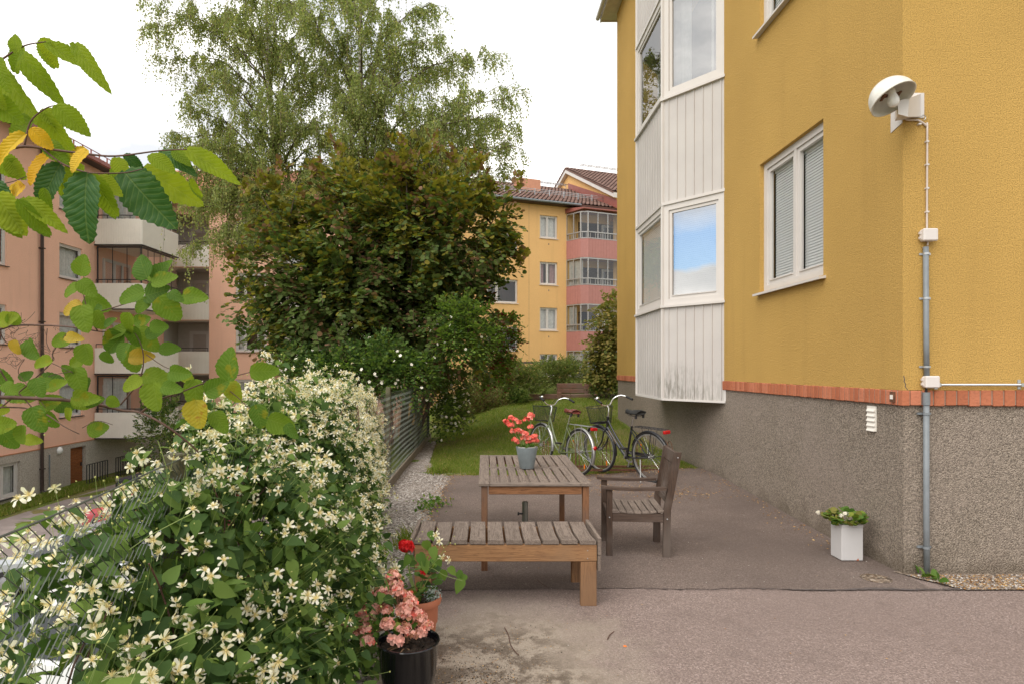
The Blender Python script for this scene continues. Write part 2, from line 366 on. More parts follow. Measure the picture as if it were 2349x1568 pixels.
class MB:
    def __init__(s): s.v = []; s.f = []; s.m = []; s.uv = {}
    def add(s, vs, fs, m=0):
        b = len(s.v); s.v += [tuple(v) for v in vs]; s.f += [tuple(i + b for i in f) for f in fs]; s.m += [m] * len(fs); return s
    def hexa(s, p, m=0): return s.add(p, [(0, 3, 2, 1), (4, 5, 6, 7), (0, 1, 5, 4), (1, 2, 6, 5), (2, 3, 7, 6), (3, 0, 4, 7)], m)
    def box(s, x0, x1, y0, y1, z0, z1, m=0):
        return s.hexa([(x0, y0, z0), (x1, y0, z0), (x1, y1, z0), (x0, y1, z0), (x0, y0, z1), (x1, y0, z1), (x1, y1, z1), (x0, y1, z1)], m)
    def fbox(s, fr, a0, a1, z0, z1, o0, o1, m=0):
        return s.hexa([fr.p(a0, z0, o0), fr.p(a1, z0, o0), fr.p(a1, z0, o1), fr.p(a0, z0, o1), fr.p(a0, z1, o0), fr.p(a1, z1, o0), fr.p(a1, z1, o1), fr.p(a0, z1, o1)], m)
    def bbox(s, x0, x1, y0, y1, z0, z1, b=.004, m=0):
        # box with chamfered edges
        b = min(b, (x1 - x0) * .3, (y1 - y0) * .3, (z1 - z0) * .3); vs = []; idx = {}
        for ix, (X, sx) in enumerate(((x0, 1), (x1, -1))):
            for iy, (Y, sy) in enumerate(((y0, 1), (y1, -1))):
                for iz, (Z, sz) in enumerate(((z0, 1), (z1, -1))):
                    for a in range(3):
                        q = [X + sx * b, Y + sy * b, Z + sz * b]; q[a] = (X, Y, Z)[a]; idx[(ix, iy, iz, a)] = len(vs); vs.append(tuple(q))
        fs = []
        g = lambda x, y, z, a: idx[(x, y, z, a)]
        for k in (0, 1):
            fs.append((g(k, 0, 0, 0), g(k, 1, 0, 0), g(k, 1, 1, 0), g(k, 0, 1, 0))); fs.append((g(0, k, 0, 1), g(1, k, 0, 1), g(1, k, 1, 1), g(0, k, 1, 1))); fs.append((g(0, 0, k, 2), g(1, 0, k, 2), g(1, 1, k, 2), g(0, 1, k, 2)))
            for j in (0, 1):
                fs.append((g(k, j, 0, 0), g(k, j, 1, 0), g(k, j, 1, 1), g(k, j, 0, 1)))
                fs.append((g(k, 0, j, 0), g(k, 1, j, 0), g(k, 1, j, 2), g(k, 0, j, 2)))
                fs.append((g(0, k, j, 1), g(1, k, j, 1), g(1, k, j, 2), g(0, k, j, 2)))
        for x in (0, 1):
            for y in (0, 1):
                for z in (0, 1): fs.append((g(x, y, z, 0), g(x, y, z, 1), g(x, y, z, 2)))
        return s.add(vs, fs, m)
    def tube(s, pts, r, n=6, m=0, cap=True):
        pts = [Vector(p) for p in pts]; k = len(pts); rs = r if isinstance(r, (list, tuple)) else [r] * k
        b = len(s.v); up = None
        for i, p in enumerate(pts):
            t = (pts[min(k - 1, i + 1)] - pts[max(0, i - 1)])
            if t.length < 1e-9: t = Vector((0, 0, 1))
            t.normalize()
            if up is None: up = Vector((0, 0, 1)) if abs(t.z) < .9 else Vector((1, 0, 0))
            a = t.cross(up)
            if a.length < 1e-4: a = t.cross(Vector((.3, 1, .1)))
            a.normalize(); c = a.cross(t).normalized(); up = c
            for j in range(n):
                an = 2 * math.pi * j / n; s.v.append(tuple(p + (a * math.cos(an) + c * math.sin(an)) * rs[i]))
        for i in range(k - 1):
            for j in range(n):
                j2 = (j + 1) % n; s.f.append((b + i * n + j, b + i * n + j2, b + (i + 1) * n + j2, b + (i + 1) * n + j)); s.m.append(m)
        if cap and n > 2:
            s.f.append(tuple(b + j for j in range(n))[::-1]); s.m.append(m); s.f.append(tuple(b + (k - 1) * n + j for j in range(n))); s.m.append(m)
        return s
    def lathe(s, prof, c=(0, 0, 0), n=32, m=0, axis='Z', a0=0, a1=2 * math.pi, cap=False):
        b = len(s.v); full = abs(a1 - a0 - 2 * math.pi) < 1e-6; cols = n if full else n + 1; c = Vector(c)
        for (r, h) in prof:
            for j in range(cols):
                a = a0 + (a1 - a0) * j / n; x, y = r * math.cos(a), r * math.sin(a)
                q = {'Z': (x, y, h), 'Y': (x, h, y), 'X': (h, x, y)}[axis]; s.v.append(tuple(c + Vector(q)))
        for i in range(len(prof) - 1):
            for j in range(n):
                j2 = (j + 1) % cols; s.f.append((b + i * cols + j, b + i * cols + j2, b + (i + 1) * cols + j2, b + (i + 1) * cols + j)); s.m.append(m)
        if cap: s.f.append(tuple(b + j for j in range(cols))); s.m.append(m); s.f.append(tuple(b + (len(prof) - 1) * cols + j for j in range(cols))); s.m.append(m)
        return s
    def rot(s, start, R, pivot):
        p = Vector(pivot)
        for i in range(start, len(s.v)): s.v[i] = tuple(R @ (Vector(s.v[i]) - p) + p)
WL = {}
def link(o, parent, origin):
    C.objects.link(o)
    if parent: o.parent = parent
    else: o.location = origin
    WL[o] = Vector(origin)
def build(mb, name, mats, parent=None, origin=None, local=False, smooth=False, label=None):
    """one mesh object; vertices given in world space unless local"""
    org = WL[parent] if parent is not None else Vector(origin or (0, 0, 0))
    v = np.array(mb.v, dtype=np.float64).reshape(-1, 3)
    if not local and len(v): v = v - np.array(org)
    me = bpy.data.meshes.new(name); me.from_pydata(v.tolist(), [], mb.f)
    if not isinstance(mats, (list, tuple)): mats = [mats]
    for q in mats: me.materials.append(M[q])
    if len(mats) > 1: me.polygons.foreach_set('material_index', mb.m)
    if smooth: me.polygons.foreach_set('use_smooth', [True] * len(me.polygons))
    if smooth == 'auto':
        try: me.set_sharp_from_angle(angle=math.radians(35))
        except Exception: pass
    me.update()
    o = bpy.data.objects.new(name, me); link(o, parent, org)
    if label: o['label'] = label
    return o
def tag(o, label, cat, group=None):
    o['label'] = label; o['category'] = cat
    if group: o['group'] = group
    return o
def thing(name, label, cat, loc=(0, 0, 0), group=None, rz=0):
    o = bpy.data.objects.new(name, None); o.empty_display_size = .1; C.objects.link(o); o.location = loc; o.rotation_euler = (0, 0, rz); WL[o] = Vector(loc)
    return tag(o, label, cat, group)
def struct(o): o['kind'] = 'structure'; return o
def stuff(o, label=None, cat=None):
    o['kind'] = 'stuff'
    if label: o['label'] = label
    if cat: o['category'] = cat
    return o

# scattering many small faces as one mesh
def frames(axis, normal):
    a = axis / np.maximum(1e-9, np.linalg.norm(axis, axis=1, keepdims=True))
    n = normal - (normal * a).sum(1, keepdims=True) * a; n /= np.maximum(1e-9, np.linalg.norm(n, axis=1, keepdims=True))
    x = np.cross(a, n); return np.stack([x, a, n], axis=2)       # columns: x (width), y (tip), z (normal)
def scatter(name, templ, faces, pos, R, scale, mats, parent=None, origin=None, midx=None, uv=None, local=False, fm=None, smooth=False):
    templ = np.array(templ, float); N = len(pos); k = len(templ)
    sc = np.asarray(scale, float); sc = sc.reshape(-1, 1, 1) if sc.ndim else np.full((N, 1, 1), float(sc))
    V = np.einsum('nij,kj->nki', R, templ) * sc + pos[:, None, :]
    org = np.array(WL[parent] if parent is not None else (origin or (0, 0, 0)), float)
    if not local: V = V - org
    V = V.reshape(-1, 3); fl = [len(f) for f in faces]; flat = np.concatenate([np.array(f) for f in faces])
    loops = (flat[None, :] + (np.arange(N) * k)[:, None]).ravel()
    tot = np.tile(np.array(fl), N); st = np.concatenate([[0], np.cumsum(tot)[:-1]])
    me = bpy.data.meshes.new(name); me.vertices.add(len(V)); me.vertices.foreach_set('co', V.ravel())
    me.loops.add(len(loops)); me.loops.foreach_set('vertex_index', loops.astype(np.int32))
    me.polygons.add(len(tot)); me.polygons.foreach_set('loop_start', st.astype(np.int32)); me.polygons.foreach_set('loop_total', tot.astype(np.int32))
    if not isinstance(mats, (list, tuple)): mats = [mats]
    for q in mats: me.materials.append(M[q])
    if midx is not None: me.polygons.foreach_set('material_index', np.repeat(midx, len(fl)).astype(np.int32))
    elif fm is not None: me.polygons.foreach_set('material_index', np.tile(np.array(fm), N).astype(np.int32))
    if smooth: me.polygons.foreach_set('use_smooth', np.ones(len(tot), bool))
    if uv is not None:
        l = me.uv_layers.new(name='UVMap'); U = np.array(uv, float)[flat]; l.data.foreach_set('uv', np.tile(U, (N, 1)).ravel())
    me.update(calc_edges=True); me.validate()
    o = bpy.data.objects.new(name, me); link(o, parent, org); return o
def rdir(n):
    v = rng.normal(size=(n, 3)); return v / np.linalg.norm(v, axis=1, keepdims=True)
# leaf templates (unit length along +y)
LEAF_SMALL = ([(0, 0, 0), (.34, .42, .06), (0, 1, -.05), (-.34, .42, .06)], [(0, 1, 2), (0, 2, 3)])
LEAF_OVAL = ([(0, 0, 0), (.27, .2, .05), (.33, .52, .06), (.2, .84, .0), (0, 1, -.08), (-.2, .84, .0), (-.33, .52, .06), (-.27, .2, .05)], [(0, 1, 2, 3, 4), (0, 4, 5, 6, 7)])
LEAF_ROUND = ([(0, 0, 0), (.38, .12, .05), (.5, .5, .06), (.3, .88, .0), (0, 1, -.08), (-.3, .88, .0), (-.5, .5, .06), (-.38, .12, .05)], [(0, 1, 2, 3, 4), (0, 4, 5, 6, 7)])
def big_leaf_template(rnd_shape=False, nv=22, droop=.35, fold=.22, asym=0.):
    """serrated, veined leaf with curvature: rows across, 5 columns, UV u across v along"""
    vs, uv, fs = [], [], []
    for i in range(nv + 1):
        t = i / nv
        if rnd_shape: w = .46 * (math.sin(math.pi * min(1, t ** .72)) ** .55) * (1 - .12 * t)
        else: w = .33 * (math.sin(math.pi * t ** .78) ** .75)
        tooth = (.035 if not rnd_shape else .03) * (1 if i % 2 else 0) * (1 if 0 < i < nv else 0)
        if i == 0: w = .0
        if i == nv: w = 0; 
        for c in range(5):
            s = (c - 2) / 2.; ww = (w + (tooth if abs(s) == 1 else 0)) * s
            if s < 0: ww *= (1 - asym)
            y = t + (.05 * abs(s) if rnd_shape and t < .5 else 0) - (-.02 * tooth) - (.10 * abs(s) * (1 - t) if rnd_shape else .02 * abs(s))
            z = fold * abs(ww) + .018 * math.sin(i * math.pi) - droop * t * t * .55 + .012 * math.sin(t * 34) * abs(s) + .03 * math.sin(t * 7 + s * 2) * abs(s)
            vs.append((ww, y, z)); uv.append((.5 + .5 * s * max(w, .02) / .46, t))
    for i in range(nv):
        for c in range(4):
            a = i * 5 + c; fs.append((a, a + 1, a + 6, a + 5))
    return vs, fs, uv

# ------------------------------------------------------------------ terrain and surfaces
def axis_vals(segs):
    out = []
    for a, b, n in segs: out += list(np.linspace(a, b, n, endpoint=False))
    out.append(segs[-1][1]); return out
def ground():
    xs = axis_vals([(-400, -60, 8), (-60, -20, 10), (-20, -5, 20), (-5, 5, 70), (5, 30, 12), (30, 400, 8)])
    ys = axis_vals([(-300, -20, 6), (-20, -2, 8), (-2, 22, 110), (22, 60, 20), (60, 500, 10)])
    mb = MB(); nx = len(xs)
    for y in ys:
        for x in xs:
            n = .012 * math.sin(x * 3.1 + y * 1.7) + .01 * math.sin(x * 7.3 - y * 4.1)
            mb.v.append((x, y, gz(x, y) + (n if (y > 11 or x < -3) else 0) - .004))
    for j in range(len(ys) - 1):
        for i in range(nx - 1): mb.f.append((j * nx + i, j * nx + i + 1, (j + 1) * nx + i + 1, (j + 1) * nx + i)); mb.m.append(0)
    struct(build(mb, 'ground', 'grass_ground', smooth=True))
ground()
def sheet(name, mat, y0, y1, ny, xl, xr, nx, off, wob=0., seed=0):
    mb = MB(); r = random.Random(seed)
    ys = np.linspace(y0, y1, ny)
    for j, y in enumerate(ys):
        a, b = xl(y) + r.uniform(-wob, wob), xr(y) + r.uniform(-wob, wob)
        for i in range(nx + 1):
            x = a + (b - a) * i / nx; yy = y + ((r.uniform(-wob, wob)) if j in (0, ny - 1) else 0)
            mb.v.append((x, yy, gz(x, yy) + off))
    for j in range(ny - 1):
        for i in range(nx): q = j * (nx + 1) + i; mb.f.append((q, q + 1, q + nx + 2, q + nx + 1)); mb.m.append(0)
    return struct(build(mb, name, mat, smooth=True))
ASX = lambda y: float(np.interp(y, [-3, 3, 4, 5, 6.8, 9.5, 12], [-.62, -.62, -.56, -.56, -.6, -.52, -.5])) + .03 * math.sin(y * 5)
sheet('gravel_strip', 'gravel_surface', -2, 9.9, 90, lambda y: fence_x(y) - .12, lambda y: -.3, 10, .004, .01, 1)
sheet('gravel_strip', 'gravel_surface', 9.9, 14.6, 40, lambda y: fence_x(y) - .1, lambda y: float(np.interp(y, [9.9, 11, 14.6], [-.62, -.98, -1.12])), 4, .008, .02, 2)
sheet('asphalt', 'asphalt_mat', -4, 5.4, 90, lambda y: ASX(y), lambda y: 12., 30, .010, .012, 3)
def patio_edge(x): return 4.66 + .015 * math.sin(x * 1.3) + .012 * math.sin(x * 7) + .25 * (1 - sm(-.4, 1.2, x)) * .0
def patio():
    mb = MB(); xs = np.linspace(0, 1, 60); r = random.Random(4); ny = 60
    for j in range(ny + 1):
        for i, t in enumerate(xs):
            y1 = 9.62; x = -.5 + t * 3.84
            y0 = patio_edge(x) + r.uniform(-.012, .012) * (j == 0); y = y0 + (y1 - y0) * j / ny
            if j == ny: y += r.uniform(-.05, .05)
            xx = ASX(y) + r.uniform(-.012, .012) if i == 0 else x
            mb.v.append((xx, y, gz(xx, y) + .016))
    for j in range(ny):
        for i in range(59): q = j * 60 + i; mb.f.append((q, q + 1, q + 61, q + 60)); mb.m.append(0)
    struct(build(mb, 'patio', 'patio_asphalt', smooth=True))
patio()
def seam():
    mb = MB(); r = random.Random(9); n = 160
    for i in range(n + 1):
        x = 1.2 + 2.35 * i / n; w = .030 * sm(1.9, 2.9, x) * (1 + .4 * math.sin(x * 9)) + .003; y = patio_edge(x) if x < 3.2 else 4.66
        mb.v.append((x, y - .02 + r.uniform(-.006, .006), .020)); mb.v.append((x, y - .02 + w + r.uniform(-.008, .008), .020))
    for i in range(n): mb.f.append((2 * i, 2 * i + 2, 2 * i + 3, 2 * i + 1)); mb.m.append(0)
    struct(build(mb, 'asphalt_seam', 'tar_seam'))
seam()
sheet('brown_gravel_bed', 'brown_gravel', 4.62, 5.05, 12, lambda y: 3.56 - .62 * (y - 4.62), lambda y: 12., 30, .022, .02, 5)
sheet('parking_lot', 'lower_asphalt', 4, 26.5, 30, lambda y: -15.2, lambda y: -4.7, 10, .006)
# ------------------------------------------------------------------ walls and windows
def wall(mb, fr, s0, s1, z0, z1, holes=(), rev=.12, m=0, mrev=None):
    ss = sorted({s0, s1, *[h[0] for h in holes], *[h[1] for h in holes]}); zs = sorted({z0, z1, *[h[2] for h in holes], *[h[3] for h in holes]})
    for i in range(len(ss) - 1):
        for j in range(len(zs) - 1):
            a, b, c, d = ss[i], ss[i + 1], zs[j], zs[j + 1]; ca, cb = (a + b) / 2, (c + d) / 2
            if any(h[0] < ca < h[1] and h[2] < cb < h[3] for h in holes): continue
            mb.add([fr.p(a, c), fr.p(b, c), fr.p(b, d), fr.p(a, d)], [(0, 1, 2, 3)], m)
    mr = m if mrev is None else mrev
    for a, b, c, d in holes:
        o = -rev
        for q in ([(a, c), (b, c)], [(b, c), (b, d)], [(b, d), (a, d)], [(a, d), (a, c)]):
            mb.add([fr.p(*q[0]), fr.p(*q[1]), fr.p(*q[1], o), fr.p(*q[0], o)], [(0, 1, 2, 3)], mr)
def window(parent, fr, s0, s1, z0, z1, rec=.06, fw=.055, mull=(.5,), fill='blind', fmat='white_trim', gmat='window_glass', sill=True, pitch=.03, sillmat='white_trim', tilt=.010, sillout=.07, sash=.045):
    mb = MB(); o0, o1 = -rec - .07, -rec
    mb.fbox(fr, s0, s1, z0, z0 + fw, o0, o1); mb.fbox(fr, s0, s1, z1 - fw, z1, o0, o1)
    mb.fbox(fr, s0, s0 + fw, z0 + fw, z1 - fw, o0, o1); mb.fbox(fr, s1 - fw, s1, z0 + fw, z1 - fw, o0, o1)
    cuts = [s0 + fw] + [s0 + (s1 - s0) * t for t in mull] + [s1 - fw]
    for t in mull: c = s0 + (s1 - s0) * t; mb.fbox(fr, c - .025, c + .025, z0 + fw, z1 - fw, o0, o1 - .002)
    for i in range(len(cuts) - 1):
        a = cuts[i] + (.027 if i else .002); b = cuts[i + 1] - (.027 if i < len(cuts) - 2 else .002); c, d = z0 + fw + .002, z1 - fw - .002
        p0, p1 = o0 + .01, o1 - .018
        mb.fbox(fr, a, b, c, c + sash, p0, p1); mb.fbox(fr, a, b, d - sash, d, p0, p1); mb.fbox(fr, a, a + sash, c + sash, d - sash, p0, p1); mb.fbox(fr, b - sash, b, c + sash, d - sash, p0, p1)
        if fill in ('blind', 'blind_open') : mb.fbox(fr, a + sash, b - sash, c + sash, c + sash + .012, p1, p1 + .012)
    w = build(mb, 'window', fmat, parent)
    g = MB(); g.add([fr.p(s0 + fw, z0 + fw, o0 + .03), fr.p(s1 - fw, z0 + fw, o0 + .03), fr.p(s1 - fw, z1 - fw, o0 + .03), fr.p(s0 + fw, z1 - fw, o0 + .03)], [(0, 1, 2, 3) if fr.d.cross(Vector((0, 0, 1))).dot(fr.n) > 0 else (3, 2, 1, 0)])
    build(g, 'pane', gmat, w)
    if sill:
        b = MB(); e = .05
        b.hexa([fr.p(s0 - e, z0 - .03, -.04), fr.p(s1 + e, z0 - .03, -.04), fr.p(s1 + e, z0 - .045, sillout), fr.p(s0 - e, z0 - .045, sillout), fr.p(s0 - e, z0 - .002, -.04), fr.p(s1 + e, z0 - .002, -.04), fr.p(s1 + e, z0 - .02, sillout), fr.p(s0 - e, z0 - .02, sillout)])
        build(b, 'sill', sillmat, w)
    if fill in ('blind', 'blind_open'):
        b = MB(); z = z0 + fw + sash + .015; oc = o0 - .02
        while z < z1 - fw - sash - .02:
            for i in range(len(cuts) - 1):
                a = cuts[i] + .05; c = cuts[i + 1] - .05; hz = tilt; ho = .005
                b.add([fr.p(a, z - hz, oc + ho), fr.p(c, z - hz, oc + ho), fr.p(c, z + .001, oc + .002), fr.p(a, z + .001, oc + .002), fr.p(c, z + hz, oc - ho), fr.p(a, z + hz, oc - ho)], [(0, 1, 2, 3), (3, 2, 4, 5)])
            z += pitch
        for i in range(len(cuts) - 1):
            a = cuts[i] + .05; c = cuts[i + 1] - .05; b.fbox(fr, a, c, z1 - fw - sash - .03, z1 - fw - sash + .01, oc - .02, oc + .015)
            for q in (.14, .86): s = a + (c - a) * q; b.fbox(fr, s - .002, s + .002, z0 + fw + sash, z1 - fw - sash, oc + .013, oc + .015)
        build(b, 'blind', 'blind_white', w)
    elif fill in ('curtain', 'side_curtain', 'pink', 'roller'):
        b = MB(); oc = o0 - .12; n = 48
        def drape(a, c, zt, zb, am=.018):
            k = int(max(8, (c - a) * 40)); base = len(b.v)
            for i in range(k + 1):
                s = a + (c - a) * i / k; w_ = am * math.sin(i * 1.35) + am * .4 * math.sin(i * 3.1); b.v.append(tuple(fr.p(s, zb, oc + w_))); b.v.append(tuple(fr.p(s, zt, oc + w_ * .7)))
            for i in range(k): b.f.append((base + 2 * i, base + 2 * i + 2, base + 2 * i + 3, base + 2 * i + 1)); b.m.append(0)
        ln = s1 - s0
        if fill == 'curtain': drape(s0, s1, z1, z0)
        elif fill == 'roller': drape(s0, s0 + ln * .5, z1, z0, .002); drape(s0 + ln * .55, s1, z1, z0, .012)
        else: drape(s0, s0 + ln * .3, z1, z0); drape(s1 - ln * .36, s1, z1, z0)
        build(b, 'curtain', 'pink_curtain' if fill == 'pink' else 'curtain', w)
    return w
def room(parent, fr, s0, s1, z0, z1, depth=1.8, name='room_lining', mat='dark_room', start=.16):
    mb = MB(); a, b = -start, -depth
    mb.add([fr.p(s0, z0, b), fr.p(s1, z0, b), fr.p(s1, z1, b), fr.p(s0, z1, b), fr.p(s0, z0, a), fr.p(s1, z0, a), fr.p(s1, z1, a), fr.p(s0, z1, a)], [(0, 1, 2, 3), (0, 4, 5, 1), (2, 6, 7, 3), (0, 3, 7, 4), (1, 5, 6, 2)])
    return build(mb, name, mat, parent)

# ================================================================== the ochre apartment building on the right
WX = 3.325; CY = 4.98; BY = 15.75; ZT = 1.485; ZB = 1.362
def main_building():
    bld = thing('apartment_building', 'ochre yellow apartment building with grey pebble plinth and white bay, right of the table', 'building', (WX, CY, 0))
    fb = Fr((WX, 0), (0, 1), (-1, 0)); fa = Fr((0, CY), (1, 0), (0, -1)); fe = Fr((0, BY), (1, 0), (0, 1)); TOP = 10.6
    W1 = (6.15, 7.57, 2.57, 4.11); W2 = (6.15, 7.57, 5.70, 7.24); W3 = (6.15, 7.57, 8.83, 10.3)
    mb = MB()
    # bay opening stays plain wall behind the cladding
    wall(mb, fb, CY, BY, ZT, TOP, [W1, W2, W3], .14)
    wall(mb, fa, WX, 11, ZT, TOP, [(6.2, 7.6, 2.57, 4.11)], .14)
    wall(mb, fe, WX, 11, ZT, TOP); wall(mb, Fr((11, 0), (0, 1), (1, 0)), CY, BY, -.3, TOP)
    mb.add([(WX, CY, TOP), (11, CY, TOP), (11, BY, TOP), (WX, BY, TOP)], [(0, 1, 2, 3)])
    build(mb, 'wall', 'yellow_stucco', bld)
    pl = MB(); i = .018                      # plinth sits a little back
    pl.add([(WX + i, CY + i, -.3), (WX + i, BY - i, -.3), (WX + i, BY - i, ZB + .01), (WX + i, CY + i, ZB + .01)], [(0, 1, 2, 3)])
    pl.add([(WX + i, CY + i, -.3), (11, CY + i, -.3), (11, CY + i, ZB + .01), (WX + i, CY + i, ZB + .01)], [(0, 1, 2, 3)])
    pl.add([(WX + i, BY - i, -.3), (11, BY - i, -.3), (11, BY - i, ZB + .01), (WX + i, BY - i, ZB + .01)], [(0, 1, 2, 3)])
    build(pl, 'plinth', 'pebble_dash', bld)
    # brick soldier course, one island per brick
    br = MB(); pit = .0745; r = random.Random(3)
    y = CY - .012
    first = True
    while y < BY:
        a, b = y, min(y + pit - .013, BY + .012); o = .010 + r.uniform(-.001, .001); z0 = ZB + r.uniform(-.003, .002)
        br.bbox(WX - o, WX + .05, a, b, z0, ZT + r.uniform(-.004, .002), .005); y += pit
    x = WX + .058
    while x < 11:
        o = .012 + r.uniform(-.002, .003); br.bbox(x, x + pit + .019 - .012, CY - o, CY + .05, ZB + r.uniform(-.006, .004), ZT + r.uniform(-.004, .002), .005); x += pit + .019
    bc = build(br, 'brick_course', 'brick', bld)
    mo = MB(); mo.box(WX - .002, WX + .045, CY - .002, BY + .002, ZB + .006, ZT - .006); mo.box(WX + .046, 11, CY - .002, CY + .045, ZB + .006, ZT - .006); build(mo, 'mortar', 'mortar', bc)
    for w_, rm in ((W1, 1), (W2, 1), (W3, 1)):
        window(bld, fb, *w_, rec=.05, fw=.075, fill='blind', pitch=.031, tilt=.0165, mull=(.47,)); room(bld, fb, w_[0], w_[1], w_[2], w_[3])
    window(bld, fa, 6.2, 7.6, 2.57, 4.11, rec=.05, fw=.075); room(bld, fa, 6.2, 7.6, 2.57, 4.11)
    # eave along the long wall with soffit and fascia
    ev = MB(); ev.box(WX - .34, WX + .1, CY - .35, BY + .3, 10.56, 10.60); ev.box(WX - .37, WX - .34, CY - .35, BY + .33, 10.52, 10.74); ev.box(WX - .34, 11.3, BY + .3, BY + .33, 10.53, 10.74)
    ev.box(WX - .34, 11.3, CY - .4, CY - .35, 10.53, 10.74); ev.box(WX + .1, 11.3, CY - .35, CY + .02, 10.562, 10.602); ev.box(WX + .1, 11.3, BY + .002, BY + .3, 10.562, 10.602)
    build(ev, 'eave', 'soffit', bld)
    rf = MB(); rx = 7.2; rf.add([(WX - .36, CY - .38, 10.745), (WX - .36, BY + .32, 10.745), (rx, BY + .32, 12.6), (rx, CY - .38, 12.6), (11.3, CY - .38, 10.745), (11.3, BY + .32, 10.745)], [(0, 1, 2, 3), (3, 2, 5, 4), (0, 3, 4), (1, 5, 2)])
    build(rf, 'roof', 'tile_brown', bld)
    gt = MB(); gt.tube([(WX - .43, CY - .4, 10.62), (WX - .43, BY + .33, 10.62)], .055, 10); build(gt, 'gutter', 'white_trim', bld)
    # the bay
    pts = [(WX + .02, 8.70), (2.70, 9.50), (2.705, 11.15), (WX + .02, 11.95)]
    z0 = 1.20; wins = [(2.60, 4.13), (5.73, 7.33)]
    bands = [(z0, 2.58), (4.15, 5.71), (7.35, 10.54)]
    shb = [MB() for _ in bands]; rbb = [MB() for _ in bands]; trim = MB(); frs = []
    for k in range(3):
        a, b = Vector(pts[k]), Vector(pts[k + 1]); d = (b - a); n = Vector((-d.y, d.x)).normalized()
        if n.x > 0 and k == 1: n = -n
        if k == 0: n = Vector((-abs(d.y), d.x * (1 if d.x < 0 else -1))).normalized()
        n = Vector((-d.y, d.x)).normalized();
        if n.dot(Vector((-1, 0))) < 0: n = -n
        fr = Fr(tuple(a), tuple(d), tuple(n)); L = d.length; frs.append((fr, L))
        for (c, e), sh, rib in zip(bands, shb, rbb):
            sh.fbox(fr, 0, L, c, e, -.06, 0)
            pit = .143 if k != 1 else .15; s = pit * .45
            while s < L - .02:
                rib.fbox(fr, s - .007, s + .007, c + .015, e - .01, 0, .011); s += pit
        for zz in (2.585, 5.715):
            trim.fbox(fr, -.012, L + .012, zz - .022, zz + .012, -.02, .045)
        for zz in (4.14, 7.34): trim.fbox(fr, -.004, L + .004, zz - .03, zz + .012, -.02, .026)
        trim.fbox(fr, -.008, L + .008, z0 - .025, z0 + .006, -.02, .022)
        for s in (0, L): trim.fbox(fr, s - .022, s + .022, z0 + .006, 10.54, -.02, .014 + (.002 if s else 0))
    for sh, rib in zip(shb, rbb): cl = build(sh, 'bay_cladding', 'clad_white', bld); build(rib, 'panel_rib', 'clad_white', cl)
    build(trim, 'bay_trim', 'white_trim', bld)
    sf = MB(); sf.add([(p[0], p[1], z0 - .01) for p in pts], [(0, 1, 2, 3)]); sf.add([(p[0], p[1], z0 + .04) for p in pts], [(3, 2, 1, 0)]); build(sf, 'bay_floor', 'white_paint', bld)
    for k, (fr, L) in enumerate(frs):
        for j, (c, e) in enumerate(wins):
            fill = 'blind_open' if j == 0 else ('side_curtain' if k == 0 else None)
            window(bld, fr, .02, L - .02, c, e - .02, rec=-.004, fw=.085, mull=(), fill=fill or 'none', gmat='bay_glass' if k != 1 else 'window_glass', sill=False, pitch=.030, tilt=.0155)
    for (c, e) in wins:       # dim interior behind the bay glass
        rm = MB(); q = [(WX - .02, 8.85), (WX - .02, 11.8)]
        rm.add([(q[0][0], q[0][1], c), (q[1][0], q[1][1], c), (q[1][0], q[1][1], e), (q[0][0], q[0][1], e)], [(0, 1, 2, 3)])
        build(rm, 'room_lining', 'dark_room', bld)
    ck = MB(); pts_ = [(WX + .006, 1.60), (WX + .013, 1.575), (WX + .010, 1.555), (WX + .022, 1.535), (WX + .018, 1.515), (WX + .040, 1.487)]
    for (xa, za), (xb, zb_) in zip(pts_, pts_[1:]): ck.hexa([(xa - .004, CY - .0015, za), (xa + .004, CY - .0015, za), (xa + .004, CY + .01, za), (xa - .004, CY + .01, za), (xb - .003, CY - .0015, zb_), (xb + .003, CY - .0015, zb_), (xb + .003, CY + .01, zb_), (xb - .003, CY + .01, zb_)])
    build(ck, 'crack', 'tar_seam', bld)
    # small fittings that belong to the wall
    v = MB(); fv = fb
    v.fbox(fv, 5.34, 5.46, 1.12, 1.335, -.02, -.008)
    for i in range(5): v.hexa([fv.p(5.345, 1.125 + i * .042, -.012), fv.p(5.455, 1.125 + i * .042, -.012), fv.p(5.455, 1.118 + i * .042, .003), fv.p(5.345, 1.118 + i * .042, .003), fv.p(5.345, 1.155 + i * .042, -.012), fv.p(5.455, 1.155 + i * .042, -.012), fv.p(5.455, 1.124 + i * .042, .004), fv.p(5.345, 1.124 + i * .042, .004)])
    tag(build(v, 'wall_vent', 'beige_panel', origin=(WX, 5.4, 1.1)), 'small off white louvred vent low on the grey plinth beside the building corner', 'vent')
    t = MB(); t.fbox(fb, 5.05, 5.10, 1.385, 1.47, .013, .028); t.fbox(fb, 5.058, 5.092, 1.41, 1.445, .028, .031, 1)
    tag(build(t, 'wall_socket', ['rust', 'beige_panel'], origin=(WX, 5.07, 1.38)), 'tiny weathered metal bracket plate on the brick course near the corner', 'bracket')
main_building()

